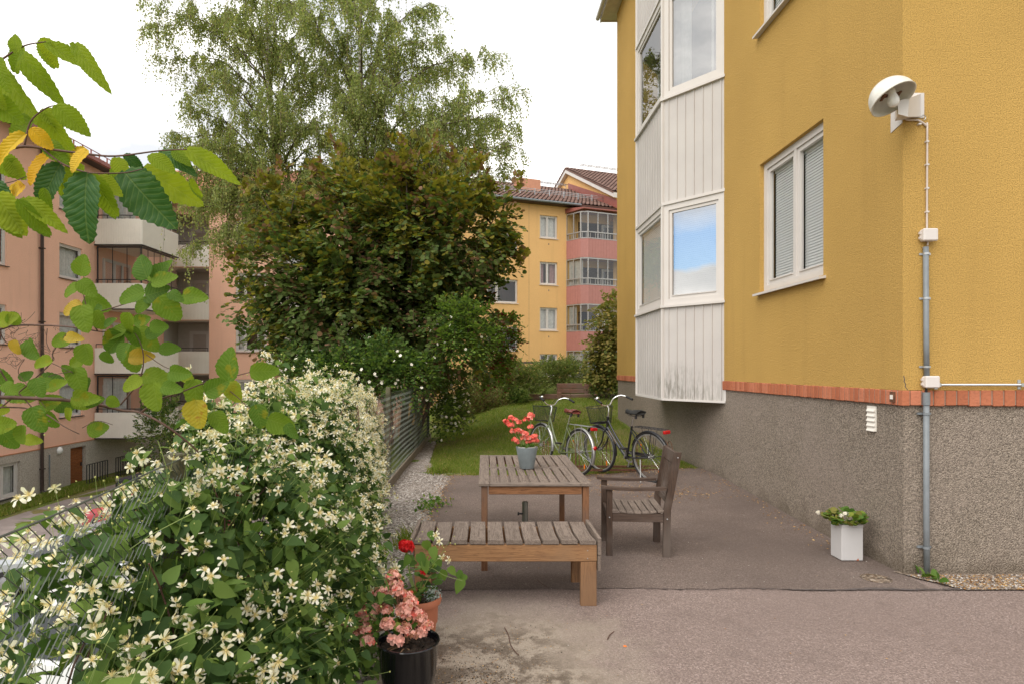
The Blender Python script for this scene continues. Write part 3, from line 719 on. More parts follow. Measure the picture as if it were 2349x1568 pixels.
# wall lamp, cable, boxes, pipes on the corner
def wall_lamp():
    Yw = CY; c = P(2047, 226, 4.66)
    l = thing('wall_lamp', 'round white dome lamp with bare bulb on a bracket at the building corner', 'lamp', tuple(P(2085, 250, Yw)))
    R = Matrix.Rotation(math.radians(-27), 3, 'X') @ Matrix.Rotation(math.radians(-15), 3, 'Y')
    mb = MB(); r = .155; prof = [(r * math.sin(t), r * 1.02 * math.cos(t)) for t in np.linspace(0.02, math.pi / 2, 14)] + [(r + .004, -.012), (r - .004, -.012)] + [((r - .008) * math.sin(t), (r - .008) * 1.02 * math.cos(t)) for t in np.linspace(math.pi / 2, .02, 10)]
    mb.lathe(prof, (0, 0, 0), 40); mb.rot(0, R, (0, 0, 0)); mb.v = [tuple(Vector(q) + c) for q in mb.v]
    build(mb, 'lamp_shade', 'lamp_shell', l, smooth=True)
    b = MB(); b.lathe([(.012, .06), (.028, .04), (.028, .0), (.022, -.01)], (0, 0, .02), 16, cap=True); k = len(b.v)
    b.lathe([(.020, .03), (.024, .01), (.036, -.02), (.042, -.045), (.036, -.075), (.018, -.092), (.001, -.096)], (.0, 0, .03), 20); b.rot(0, R @ Matrix.Rotation(.5, 3, 'X'), (0, 0, 0)); b.v = [tuple(Vector(q) + c) for q in b.v]
    build(b, 'bulb', 'bulb', l, smooth=True)
    a = MB(); a.box(-.07, .07, -.012, .012, .03, .04); a.box(-.075, -.055, -.03, .03, .022, .03); a.box(.055, .075, -.03, .03, .022, .03); a.rot(0, R, (0, 0, 0)); a.v = [tuple(Vector(q) + c) for q in a.v]; build(a, 'bulb_holder_plate', 'rust', l)
    k = MB(); q = P(2085, 250, Yw)
    k.hexa([P(2060, 262, 4.7), P(2082, 268, 4.7), P(2112, 268, Yw), P(2052, 278, Yw), P(2058, 232, 4.7), P(2085, 225, 4.7), P(2112, 215, Yw), P(2052, 225, Yw)])
    k.box(q.x - .02, q.x + .115, Yw - .006, Yw, q.z - .075, q.z + .125)
    k.hexa([(WX - .006, CY - .0, q.z - .11), (WX, CY, q.z - .11), (WX, CY + .14, q.z - .14), (WX - .006, CY + .14, q.z - .14), (WX - .006, CY, q.z + .1), (WX, CY, q.z + .1), (WX, CY + .14, q.z + .1), (WX - .006, CY + .14, q.z + .1)])
    build(k, 'bracket', 'white_trim', l)
    # hook
    h = MB(); hc = P(2117, 270, Yw - .02); h.tube([hc + Vector((.02 * math.cos(t), 0, .02 * math.sin(t))) for t in np.linspace(-1.6, 2.6, 10)], .003, 6)
    tag(build(h, 'wall_hook', 'steel', origin=tuple(hc)), 'small curled metal hook in the yellow wall just below the lamp', 'hook')
    # cable
    cb = MB(); w = Yw - .012
    pth = [P(2077, 255, w), P(2076, 268, w), P(2080, 275, w), P(2104, 276, w), P(2116, 282, w), P(2124, 290, w), P(2126, 300, w), P(2125.5, 520, w), P(2128, 531, w)]
    cb.tube(smooth_path(pth, 4), .0075, 8)
    c2 = tag(build(cb, 'power_cable', 'cable', origin=tuple(P(2125, 530, w)), smooth=True), 'thin beige cable running down the yellow wall from the lamp', 'cable')
    cl = MB()
    for v_ in (285, 325, 378, 432, 486): p = P(2125.5 if v_ > 300 else 2108, v_, w); cl.box(p.x - .011, p.x + .011, w - .012, Yw, p.z - .006, p.z + .006)
    build(cl, 'cable_clip', 'box_plastic', c2)
    s = MB(); p = P(2127, 563, w); p0 = P(2128, 553, w); s.tube([p0, p], .007, 8); build(s, 'cable_tail', 'cable', c2)
    def jbox(u0, u1, v0, v1, lab):
        a, b = P(u0, v1, Yw), P(u1, v0, Yw); m = MB(); m.bbox(a.x, b.x, Yw - .055, Yw, a.z, b.z, .012)
        t = thing('junction_box', lab, 'junction box', (a.x, Yw, a.z), 'electric junction boxes on the wall')
        m2 = MB(); m2.bbox(a.x - .002, b.x + .002, Yw - .068, Yw - .040, a.z - .002, b.z + .002, .008)
        build(m, 'box_base', 'box_plastic', t); build(m2, 'cover', 'box_plastic', t)
        g = MB()
        for zc in (.3, .7): g.box(a.x - .008, a.x, Yw - .03, Yw - .012, a.z + (b.z - a.z) * zc - .008, a.z + (b.z - a.z) * zc + .008)
        build(g, 'cable_gland', 'box_plastic', t)
    jbox(2106, 2138, 528, 555, 'upper white junction box, below the lamp and above the grey pipe')
    jbox(2111, 2142, 861, 887, 'lower white junction box, just above the brick course')
    dp = MB(); w = Yw - .022
    dp.tube([P(2123, 566, w), P(2124, 780, w), P(2125, 862, w)], .020, 12); t1 = thing('conduit_pipe', 'grey upright conduit pipe between the two junction boxes', 'pipe', tuple(P(2124, 862, w)))
    build(dp, 'pipe', 'grey_pipe', t1, smooth=True)
    dd = MB()
    for v_ in (582, 684, 840): p = P(2124, v_, w); dd.box(p.x - .045, p.x + .045, Yw - .008, Yw - .002, p.z - .008, p.z + .008); dd.lathe([(.0235, -.008), (.0235, .008)], p, 14)
    build(dd, 'pipe_clamp', 'zinc', t1)
    t2 = thing('conduit_pipe', 'grey upright conduit pipe running over the plinth down to the ground', 'pipe', (P(2124, 900, w).x, w, 0))
    dp = MB(); xx = P(2124, 900, w).x; dp.tube([(xx, w, 1.02 + .44), (xx, w, .5), (xx + .005, w, 0.0)], .0215, 14); dp.lathe([(.027, 0), (.027, .1)], (xx, w, 1.37), 14); build(dp, 'pipe', 'grey_pipe', t2, smooth=True)
    dd = MB()
    for z in (1.30, .24): dd.lathe([(.025, -.01), (.025, .01)], (xx, w, z), 14); dd.box(xx - .055, xx + .05, Yw - .006, Yw + .012, z - .008, z + .008)
    build(dd, 'pipe_clamp', 'grey_pipe', t2)
    dd = MB(); dd.tube([(xx, w, 1.44), P(2124, 888, w)], .009, 8); build(dd, 'cable', 'rubber', t2)
    zc = P(2142, 881, w).z; t3 = thing('conduit_pipe', 'shiny horizontal steel conduit running right along the top of the brick course', 'pipe', (P(2142, 881, w).x, w, zc))
    m = MB(); m.tube([(P(2141, 0, w).x, w - .01, zc), (9., w - .01, zc)], .0095, 10); m.lathe([(.014, -.012), (.014, .012)], (P(2147, 0, w).x, w - .01, zc), 12, axis='X'); build(m, 'pipe', 'zinc', t3, smooth=True)
    m = MB()
    for u in (2150, 2341, 2530): q = P(u, 881, w); m.box(q.x - .012, q.x + .012, Yw - .006, Yw - .001, zc - .035, zc + .04); m.box(q.x - .013, q.x + .013, Yw - .045, Yw - .006, zc - .013, zc + .013)
    build(m, 'pipe_clamp', 'zinc', t3)
wall_lamp()

# ================================================================== salmon apartment building on the left
def roof_slab(parent, corners, mat, pitch=.28, courses=None, name='roof', th=.12):
    """tiled roof plane: corners eaveL, eaveR, ridgeR, ridgeL; one rounded strip per tile course column"""
    eL, eR, rR, rL = [Vector(c) for c in corners]; n = (eR - eL).cross(rL - eL).normalized()
    if n.z < 0: n = -n
    L = max((eR - eL).length, (rR - rL).length); H = max((rL - eL).length, (rR - eR).length); nu = max(2, int(L / pitch)); nv = max(2, int(H / .36))
    mb = MB(); mb.hexa([eL - n * th, eR - n * th, rR - n * th, rL - n * th, eL - n * .01, eR - n * .01, rR - n * .01, rL - n * .01])
    for i in range(nu):
        for j in range(nv):
            a0, a1, b0, b1 = i / nu, (i + 1) / nu, j / nv, (j + 1.15) / nv; b1 = min(b1, 1)
            q = lambda a, b, h: (eL.lerp(eR, a)).lerp(rL.lerp(rR, a), b) + n * h
            am = (a0 + a1) / 2; ar = a0 + (a1 - a0) * .75
            mb.add([q(a0, b0, .05), q(am, b0, .105), q(ar, b0, .045), q(a1, b0, .05), q(a0, b1, .015), q(am, b1, .06), q(ar, b1, .01), q(a1, b1, .015)], [(0, 1, 5, 4), (1, 2, 6, 5), (2, 3, 7, 6)])
    return build(mb, name, mat, parent)
def pink_building():
    X0, Yc = -17.0, 33.0; ET = 10.45; GB = -3.4
    bld = thing('apartment_building', 'salmon pink apartment building with stacked cream balconies and orange tile roof, at left', 'building', (X0, 27, -3.1))
    fl = Fr((X0, 0), (0, 1), (1, 0)); fb = Fr((0, Yc), (1, 0), (0, -1))
    SILL = [8.04, 5.28, 2.51, -.31]; HW = 1.38
    hl = [(a, b, s, s + HW) for s in SILL for (a, b) in ((25.0, 26.42), (20.75, 22.25))]
    LOG = [(-16.98, -14.55, 8.13 - 2.8 * k - 1.10, 8.13 - 2.8 * k + 1.62) for k in range(4)]
    hb = [(-13.15, -11.5, s, s + HW) for s in SILL[:4]] + [(-7.6, -6.2, s, s + HW) for s in SILL[:3]] + [(-10.9, -8.9, s, s + 2.0) for s in (7.03, 4.25, 1.4)]
    mb = MB(); PT = -1.42
    wall(mb, fl, 17.8, Yc, PT, ET, hl, .14); wall(mb, fb, X0, -4.6, PT, ET, LOG + hb, .14)
    wall(mb, Fr((-4.6, 0), (0, 1), (1, 0)), Yc, 43, GB, ET); wall(mb, Fr((0, 43), (1, 0), (0, 1)), -28, -4.6, GB, ET); wall(mb, Fr((0, 17.8), (1, 0), (0, -1)), -28, X0, GB, ET); wall(mb, Fr((-28, 0), (0, 1), (-1, 0)), 17.8, 43, GB, ET)
    mb.add([(X0, 17.8, ET), (-28, 17.8, ET), (-28, 43, ET), (X0, 43, ET)], [(0, 1, 2, 3)]); mb.add([(X0, Yc, ET), (X0, 43, ET), (-4.6, 43, ET), (-4.6, Yc, ET)], [(0, 1, 2, 3)])
    build(mb, 'wall', 'salmon_stucco', bld)
    pl = MB(); wall(pl, Fr((X0 + .03, 0), (0, 1), (1, 0)), 17.8, Yc, GB, PT - .02, [(25.62, 26.62, -3.2, -1.62), (21.4, 22.85, -2.95, -1.72)], .2); wall(pl, Fr((0, Yc - .03), (1, 0), (0, -1)), X0, -4.6, GB, PT - .02)
    build(pl, 'plinth', 'grey_plinth', bld)
    tr = MB(); tr.fbox(fl, 17.8, Yc, PT - .025, PT + .012, 0, .045); build(tr, 'plinth_trim', 'copper', bld)
    for i, h in enumerate(hl): window(bld, fl, *h, rec=.06, fw=.07, fill='curtain' if i % 2 == 0 else 'side_curtain', fmat='white_trim', sillmat='dark_metal', mull=() if i % 2 == 0 else (.5,))
    for i, h in enumerate(hb[:8]): window(bld, fb, *h, rec=.05, fw=.09, fill=('side_curtain', 'none', 'side_curtain', 'curtain')[i % 4], mull=(.3,), sillmat='dark_metal')
    window(bld, Fr((X0 + .03, 0), (0, 1), (1, 0)), 21.4, 22.85, -2.95, -1.72, rec=.1, fw=.08, fill='side_curtain', sillmat='dark_metal')
    d = MB(); fd = Fr((X0 - .12, 0), (0, 1), (1, 0))
    for k in range(13): d.fbox(fd, 25.64, 26.6, -3.2 + k * .121, -3.2 + k * .121 + .115, -.03, .0 + .006 * (k % 2))
    dr = build(d, 'door', 'door_wood', bld); k = MB(); k.box(X0 - .1, X0 - .06, 26.45, 26.49, -2.45, -2.3); build(k, 'handle', 'dark_metal', dr)
    # loggias at the inner corner
    ll = MB(); ll.add([(X0 + .02, 34.6, -1.5), (-14.5, 34.6, -1.5), (-14.5, 34.6, 10.3), (X0 + .02, 34.6, 10.3)], [(0, 1, 2, 3)]); ll.add([(-14.5, Yc + .1, -1.5), (-14.5, 34.6, -1.5), (-14.5, 34.6, 10.3), (-14.5, Yc + .1, 10.3)], [(0, 1, 2, 3)])
    ll.add([(X0 + .02, Yc + .1, -1.5), (X0 + .02, 34.6, -1.5), (X0 + .02, 34.6, 10.3), (X0 + .02, Yc + .1, 10.3)], [(0, 1, 2, 3)])
    for k in range(4): z = 8.13 - 2.8 * k - 1.12; ll.box(X0 + .02, -14.5, Yc + .06, 34.6, z - .12, z); 
    for q in range(24): xx = X0 + .05 + q * .103; ll.box(xx, xx + .02, 34.58, 34.6, -1.5, 10.2)
    build(ll, 'loggia_wall', 'loggia_wall', bld)
    fl2 = Fr((0, 34.58), (1, 0), (0, -1))
    for k in range(4):
        z = 8.13 - 2.8 * k
        p = MB(); p.fbox(fb, X0 + .02, -14.57, z - 1.15, z, -.06, .02)
        for q in range(34): a = X0 + .04 + q * .0725; p.fbox(fb, a, a + .028, z - 1.14, z - .01, .02, .034)
        lp = build(p, 'loggia_parapet', 'beige_panel', bld)
        r = MB(); r.tube([fb.p(X0 + .05, z + .18, .0), fb.p(-14.6, z + .18, .0)], .018, 6)
        for q in (0, .33, .66, 1): a = X0 + .08 + q * 2.3; r.tube([fb.p(a, z, 0), fb.p(a, z + .18, 0)], .013, 5)
        build(r, 'railing', 'dark_metal', lp)
        window(bld, fl2, -16.3, -15.2, z - 1.0, z + 1.15, rec=-.06, fw=.1, fill='curtain' if k == 0 else 'none', mull=(), sill=False, sash=.08)
    # projecting balconies
    bx0, bx1, by0, by1 = -16.97, -14.9, 27.2, 30.4
    for k in range(4):
        z = 8.13 - 2.8 * k; p = MB(); zb = z - 1.10 if k else z - 1.11
        f1 = Fr((0, by0), (1, 0), (0, -1)); f2 = Fr((bx1, 0), (0, 1), (1, 0)); f3 = Fr((0, by1), (1, 0), (0, 1))
        p.fbox(f1, bx0, bx1, zb, z, -.05, 0); p.fbox(f2, by0 + .05, by1 - .05, zb, z, -.05, 0); p.fbox(f3, bx0, bx1, zb, z, -.05, 0)
        for q in range(28): a = bx0 + .02 + q * .0735; p.fbox(f1, a, a + .03, zb + .01, z - .01, 0, .014)
        for q in range(42): a = by0 + .02 + q * .075; p.fbox(f2, a, a + .03, zb + .01, z - .01, 0, .014)
        p.box(bx0, bx1 - .06, by0 + .06, by1 - .06, zb + .0, zb + .15)
        bal = build(p, 'balcony', 'beige_panel', bld)
        c = MB(); c.fbox(f1, bx0, bx1 + .02, zb - .05, zb - .005, -.08, .03); c.fbox(f2, by0 - .02, by1, zb - .05, zb - .005, -.07, .03); build(c, 'edge_strip', 'dark_metal', bal)
        r = MB(); r.tube([(bx0 + .05, by0 + .03, z + .16), (bx1 - .03, by0 + .03, z + .16), (bx1 - .03, by1, z + .16)], .022, 6)
        for q in np.linspace(0, 1, 5): r.tube([(bx0 + .05 + q * 1.97, by0 + .03, z), (bx0 + .05 + q * 1.97, by0 + .03, z + .16)], .014, 5)
        for q in np.linspace(0, 1, 6): r.tube([(bx1 - .03, by0 + .03 + q * 3.1, z), (bx1 - .03, by0 + .03 + q * 3.1, z + .16)], .014, 5)
        build(r, 'railing', 'dark_metal', bal)
        if k != 2:
            g = MB(); t = z + 1.62; g.add([(bx0 + .1, by0 + .08, z - .02), (bx1 - .08, by0 + .08, z - .02), (bx1 - .08, by0 + .08, t), (bx0 + .1, by0 + .08, t)], [(0, 1, 2, 3)]); g.add([(bx1 - .08, by0 + .08, z - .02), (bx1 - .08, by1, z - .02), (bx1 - .08, by1, t), (bx1 - .08, by0 + .08, t)], [(0, 1, 2, 3)])
            build(g, 'glazing', 'balcony_glass', bal)
            e = MB(); wf = 1 if k == 0 else 0
            e.box(bx0 + .06, bx1 - .04, by0 + .06, by0 + .11, t - .07, t); e.box(bx1 - .11, bx1 - .05, by0 + .11, by1, t - .07, t); e.box(bx0 + .06, bx0 + .11, by0 + .06, by0 + .11, z, t - .07)
            for q in (1 / 3, 2 / 3): a = bx0 + .1 + q * 1.9; e.box(a - .012, a + .012, by0 + .07, by0 + .095, z, t - .07, wf)
            for q in range(1, 6): a = by0 + .1 + q * .52; e.box(bx1 - .09, bx1 - .07, a - .012, a + .012, z, t - .07, wf)
            e.box(bx1 - .11, bx1 - .06, by0 + .06, by0 + .11, z, t - .07, wf)
            build(e, 'glazing_frame', ['dark_metal', 'white_trim'], bal)
        if k in (0, 3):
            cu = MB(); n = 60
            for i in range(n + 1):
                a = bx0 + .25 + (1.0 if k else 1.4) * i / n; y = by0 + .22 + .02 * math.sin(i * 1.5); cu.v += [(a, y, z - .4), (a, y, z + 1.5)]
            for i in range(n): cu.f.append((2 * i, 2 * i + 2, 2 * i + 3, 2 * i + 1)); cu.m.append(0)
            build(cu, 'curtain', 'curtain', bal)
        fw = Fr((X0 + .01, 0), (0, 1), (1, 0)); window(bld, fw, 27.8, 29.9, z - .95, z + 1.2, rec=-.07, fw=.08, fill='side_curtain' if k % 2 else 'curtain', mull=(.4, .7), sill=False)
    # second stack of balconies farther right, mostly behind the trees
    for k in range(1, 4):
        z = 8.13 - 2.8 * k; p = MB(); p.fbox(fb, -11.2, -8.7, z - 1.1, z, .9, .95); p.box(-11.2, -11.15, 32.05, 33, z - 1.1, z); p.box(-8.75, -8.7, 32.05, 33, z - 1.1, z); p.box(-11.15, -8.75, 32.1, 33, z - 1.1, z - .98)
        for q in range(34): a = -11.18 + q * .0735; p.fbox(fb, a, a + .03, z - 1.09, z - .01, .95, .964)
        b2 = build(p, 'balcony', 'beige_panel', bld); r = MB(); r.tube([(-11.15, 32.08, z + .16), (-8.75, 32.08, z + .16)], .02, 6)
        for q in range(6): r.tube([(-11.15 + q * .48, 32.08, z), (-11.15 + q * .48, 32.08, z + .16)], .012, 4)
        build(r, 'railing', 'dark_metal', b2)
        room(bld, fb, -10.9, -8.9, z - 1.1, z + .9, 1.6, start=.14)
    dp = MB(); dp.tube([(X0 + .09, 23.9, ET), (X0 + .09, 23.9, -3.0), (X0 + .2, 23.9, -3.12)], .06, 10)
    for z in (9, 6.2, 3.4, .6, -2.2): dp.box(X0, X0 + .17, 23.82, 23.98, z, z + .04)
    build(dp, 'downpipe', 'brown_pipe', bld)
    gp = MB(); gp.tube([(X0 + .06, 24.35, -1.7), (X0 + .06, 24.35, -3.1)], .025, 8); build(gp, 'cable_pipe', 'grey_pipe', bld)
    hz = 13.6
    roof_slab(bld, [(X0 + .55, Yc - .55 - .001, ET + .02), (X0 + .55, 17.3, ET + .02), (-22.5, 17.3, hz), (-22.5, Yc + 5.0, hz)], 'tile_orange')
    roof_slab(bld, [(X0 + .55, Yc - .55, ET + .03), (-4.2, Yc - .55, ET + .03), (-4.2, Yc + 5, hz), (-22.5, Yc + 5, hz)], 'tile_orange')
    e = MB(); e.box(X0 + .5, X0 + .66, 17.3, Yc - .6, ET - .10, ET + .06); e.box(X0 + .66, -4.2, Yc - .68, Yc - .53, ET - .10, ET + .06); build(e, 'gutter', 'red_metal', bld, smooth=False)
    e = MB(); e.box(X0, X0 + .5, 17.3, Yc - .5, ET - .09, ET - .06); e.box(X0, -4.2, Yc - .52, Yc, ET - .095, ET - .065); build(e, 'soffit', 'dark_metal', bld)
    e = MB()
    for i in range(24): x = X0 + .9 + i * .52; e.box(x, x + .03, Yc - .35, Yc - .30, ET + .1, ET + .42)
    e.tube([(X0 + .7, Yc - .32, ET + .42), (-4.4, Yc - .32, ET + .42)], .02, 5); e.tube([(X0 + .7, Yc - .32, ET + .28), (-4.4, Yc - .32, ET + .28)], .02, 5)
    for i in range(26): y = 18 + i * .56; e.box(X0 + .35, X0 + .4, y, y + .03, ET + .1, ET + .42)
    e.tube([(X0 + .36, 17.6, ET + .42), (X0 + .36, 32.2, ET + .42)], .02, 5); build(e, 'snow_guard', 'red_metal', bld)
    for q in ((-19.8, -18.6, 20.2, 22.0, 11.2, 13.0), (-8.5, -7.6, 36, 36.9, 12.5, 14.3)): ch = MB(); ch.box(*q); build(ch, 'chimney', 'chimney_render', bld)
    # separate things at its foot
    lamp = MB(); lamp.lathe([(.001, .10), (.09, .085), (.15, .03), (.155, 0)], (X0 + .04, 24.95, -1.62), 20, axis='X'); tag(build(lamp, 'wall_lamp', 'bulb', origin=(X0 + .04, 24.95, -1.6), smooth=True), 'round white globe lamp on the grey plinth of the salmon building', 'lamp')
    for (lab, a, b) in (('black bar railing in front of the brown basement door', 25.3, 26.7), ('black bar railing to the right of the brown basement door', 27.3, 29.6)):
        t = thing('iron_railing', lab, 'railing', (X0 + .9, a, -3.1), 'black iron railings'); m = MB(); m.tube([(X0 + .9, a, -2.25), (X0 + .9, b, -2.25)], .02, 5); m.tube([(X0 + .9, a, -3.0), (X0 + .9, b, -3.0)], .015, 5); build(m, 'rail', 'dark_metal', t)
        n = int((b - a) / .17)
        m = MB()
        for i in range(n + 1): y = a + (b - a) * i / n; m.box(X0 + .885, X0 + .915, y - .015, y + .015, -3.1, -2.25)
        build(m, 'bars', 'dark_metal', t)
    # rattan chair on the balcony
    ch = MB(); cx, cyy, zf = -16.0, 27.9, 5.33 - .98
    hoop = [Vector((cx + .34 * math.cos(t), cyy + .1, zf + .55 + .62 * math.sin(t))) for t in np.linspace(-.5, math.pi + .5, 18)]
    t = thing('rattan_chair', 'light rattan chair with open lattice back on the glazed balcony', 'chair', (cx, cyy, zf))
    ch.tube(hoop, .022, 6)
    for i in range(2, 8): ch.tube([hoop[i], hoop[17 - i + 2 if 17 - i + 2 < 18 else 17]], .010, 4); ch.tube([hoop[17 - i], hoop[i - 2]], .010, 4)
    build(ch, 'backrest', 'rattan', t); s = MB(); s.lathe([(.001, .42), (.3, .43), (.33, .40), (.3, .37), (.001, .37)], (cx, cyy - .12, zf), 20); build(s, 'seat', 'rattan', t)
    for dx in (-.24, .24):
        for dy in (-.32, .1): l = MB(); l.tube([(cx + dx, cyy + dy, zf + .4), (cx + dx * 1.15, cyy + dy, zf + .15)], .018, 5); build(l, 'leg', 'rattan', t)
pink_building()

# ================================================================== pale yellow building at the back
def back_building():
    O = (1.37, 37.0); d = (math.cos(math.radians(21)), math.sin(math.radians(21))); n = (d[1], -d[0]); fr = Fr(O, d, n)
    bld = thing('apartment_building', 'pale yellow apartment building with brown tile roof and glazed pink balconies, in the background', 'building', (1.37, 37, .4))
    ET = 11.62; A = fr.p
    SR = [9.5, 6.69, 3.93, 1.14]; SL = [8.26, 5.48, 2.69]
    holes = [(2.08, 3.27, s, s + 1.37) for s in SR] + [(-1.35, .62, s, s + 1.40) for s in SL] + [(-5.6, -4.2, s, s + 1.37) for s in SR]
    BZ = [9.42, 6.64, 3.87, 1.1]
    holes += [(4.7, 8.6, z - .9, z + 1.25) for z in BZ]
    mb = MB(); wall(mb, fr, -9, 12, -1.5, ET, holes, .12)
    fe = Fr(tuple(A(-9, 0)[:2]), n, tuple((-fr.d)[:2])); wall(mb, fe, -10.5, 0, -1.5, ET)
    q = [A(-9, ET), A(12, ET), A(12, ET, -10.5), A(-9, ET, -10.5)]; mb.add(q, [(0, 1, 2, 3)]); mb.add([A(-9, -1.5, -10.5), A(12, -1.5, -10.5), A(12, ET, -10.5), A(-9, ET, -10.5)], [(0, 1, 2, 3)])
    mb.add([A(12, -1.5), A(12, ET), A(12, ET, -10.5), A(12, -1.5, -10.5)], [(0, 1, 2, 3)])
    build(mb, 'wall', 'pale_yellow_render', bld)
    kinds = ['roller', 'pink', 'roller', 'none']
    for i, h in enumerate(holes[:11]): window(bld, fr, *h, rec=.08, fw=.06, fill=kinds[i] if i < 4 else 'none', mull=(.45,) if i < 4 else (.33,), sillout=.05)
    jt = MB()
    for s in (1.35, 4.6 - .02): jt.fbox(fr, s, s + .015, 0, ET - .1, -.002, .002)
    for z in (9.3, 3.7, 6.5): jt.lathe([(.001, 0), (.06, 0), (.06, .02), (.001, .025)], A(2.65, z - .15, .0), 12, axis='Y')
    build(jt, 'wall_joint', 'brown_gravel', bld)
    ec = 5.25; rz = 14.25; tg = 6.95
    roof_slab(bld, [A(-9.3, ET + .0, .5), A(8.6, ET + .0, .5), A(tg, rz, -ec), A(-9.3, rz, -ec)], 'tile_brown', pitch=.27)
    roof_slab(bld, [A(12, ET, -10.9), A(-9.3, ET, -10.9), A(-9.3, rz, -ec), A(12, rz, -ec)], 'tile_brown', pitch=.5)
    g = MB(); g.tube([A(-9.3, ET - .05, .56), A(4.6, ET - .05, .56)], .07, 8); build(g, 'gutter', 'grey_pipe', bld)
    g = MB(); g.fbox(fr, -9.3, 8.6, ET - .14, ET - .11, 0, .5); build(g, 'soffit', 'brown_pipe', bld)
    sg = MB(); zz = ET + .75
    for i in range(16): s = -8 + i * 1.0; sg.fbox(fr, s, s + .03, zz - .15, zz + .25, -.62, -.55)
    for k in range(3): sg.tube([A(-9, zz + .02 + k * .1, -.6 - .02 * k), A(7.6, zz + .02 + k * .1, -.6 - .02 * k)], .018, 5)
    build(sg, 'snow_guard', 'zinc', bld)
    rw = MB()
    for k in range(2): rw.tube([A(-9, rz + .28, -ec + .25 * k), A(6.7, rz + .28, -ec + .25 * k)], .03, 5)
    for i in range(70): s = -9 + i * .225; rw.fbox(fr, s, s + .02, rz + .27, rz + .29, -ec, -ec + .25)
    for i in range(14): s = -9 + i * 1.2; rw.fbox(fr, s, s + .03, rz - .05, rz + .28, -ec + .1, -ec + .13)
    build(rw, 'roof_walkway', 'zinc', bld)
    def zr(o): return ET + (rz - ET) * (.5 - o) / (ec + .5)
    ch = MB(); o0, o1 = -2.6, -3.7; a, b = 2.0, 3.4
    ch.hexa([A(a, zr(o0) - .1, o0), A(b, zr(o0) - .1, o0), A(b, zr(o1) - .1, o1), A(a, zr(o1) - .1, o1), A(a, zr(o1) + .30, o0), A(b, zr(o1) + .30, o0), A(b, zr(o1) + .42, o1), A(a, zr(o1) + .42, o1)]); build(ch, 'chimney', 'chimney_render', bld)
    ch = MB(); ch.fbox(fr, -3.5, -2.6, rz - .5, rz + 1.0, -ec + .2, -ec + 1.0)
    build(ch, 'chimney', 'chimney_render', bld)
    # chamfered glazed balconies
    Bp = [(3.88, 0), (4.27, 1.05), (4.66, 1.28), (9.6, 1.1), (9.6, 0)]
    def bpoint(i): return A(Bp[i][0], 0, Bp[i][1])
    for k, z in enumerate(BZ):
        p = MB(); gl = MB(); fm = MB(); cu = MB()
        zt = z + 1.62
        for i in range(4):
            a, b = bpoint(i), bpoint(i + 1); dd = (b - a).to_2d(); nn = Vector((dd.y, -dd.x)); f = Fr(tuple(a.to_2d()), tuple(dd), tuple(nn)); L = dd.length
            p.fbox(f, 0, L, z - 1.14, z - .02, -.05, 0)
            q = .1
            while q < L: p.fbox(f, q, q + .012, z - 1.13, z - .03, 0, .012); q += .2
            gl.add([f.p(0, z, -.04), f.p(L, z, -.04), f.p(L, zt, -.04), f.p(0, zt, -.04)], [(0, 1, 2, 3)])
            for zz, t in ((z, .05), (z + .36, .06), (zt - .06, .07)): fm.fbox(f, 0, L, zz - .0, zz + t, -.07, -.01 + (.02 if t == .06 else 0))
            nm = [1, 2, 1, 7][i] if i != 3 else 1; nm = {0: 2, 1: 1, 2: 7, 3: 1}[i]
            for j in range(nm + 1): s = L * j / nm; fm.fbox(f, s - .028, s + .028, z + .05, zt - .06, -.065, -.012 if 0 < j < nm else -.004)
            for j in range(nm * 2): s = L * (j + .5) / (nm * 2); fm.fbox(f, s - .012, s + .012, z + .05, z + .36, -.05, -.02)
        p.add([bpoint(i) + Vector((0, 0, z - 1.14)) for i in range(5)], [(4, 3, 2, 1, 0)]); p.add([bpoint(i) + Vector((0, 0, z - .98)) for i in range(5)], [(0, 1, 2, 3, 4)])
        bal = build(p, 'balcony', 'salmon_panel', bld); build(gl, 'glazing', 'balcony_glass', bal); build(fm, 'glazing_frame', 'alu', bal)
        if k in (1, 3, 2):
            m = MB(); nn = 40; wd = .5 if k == 2 else .9; base = A(4.1, 0, .25)
            for i in range(nn + 1):
                t = i / nn * wd; q = A(4.02 + t * .5, 0, .12 + t * 1.0 + .03 * math.sin(i * 1.4)); m.v += [(q.x, q.y, z - .3), (q.x, q.y, z + 1.5)]
            for i in range(nn): m.f.append((2 * i, 2 * i + 2, 2 * i + 3, 2 * i + 1)); m.m.append(0)
            build(m, 'curtain', 'curtain', bal)
        room(bld, fr, 4.7, 8.6, z - .9, z + 1.25, 1.5, start=.12)
        window(bld, fr, 6.4, 7.4, z - .9, z + 1.2, rec=.02, fw=.09, fill='none', mull=(), sill=False)
    c = MB(); pts = [A(3.80, 11.10, 0), A(4.3, 11.16, 1.35), A(9.7, 11.16, 1.35), A(9.7, 11.36, 0)]; pu = [A(3.80, 11.40, 0), A(4.3, 11.24, 1.35), A(9.7, 11.24, 1.35), A(9.7, 11.5, 0)]
    c.hexa(pts + pu); build(c, 'balcony_canopy', 'red_metal', bld)
    pz = MB(); z = BZ[2]; q = A(6.0, 0, .55); t = thing('parasol', 'cream scalloped parasol standing on the glazed balcony of the pale yellow building', 'parasol', (q.x, q.y, z - .98))
    m = MB(); m.lathe([(.001, 1.55), (.25, 1.50), (.5, 1.38), (.72, 1.16), (.74, 1.06)], (q.x, q.y, z - .98 + .25), 16); build(m, 'canopy', 'cream_cloth', t, smooth=True); m = MB(); m.tube([(q.x, q.y, z - .98), (q.x, q.y, z + .75)], .02, 6); build(m, 'pole', 'white_trim', t)
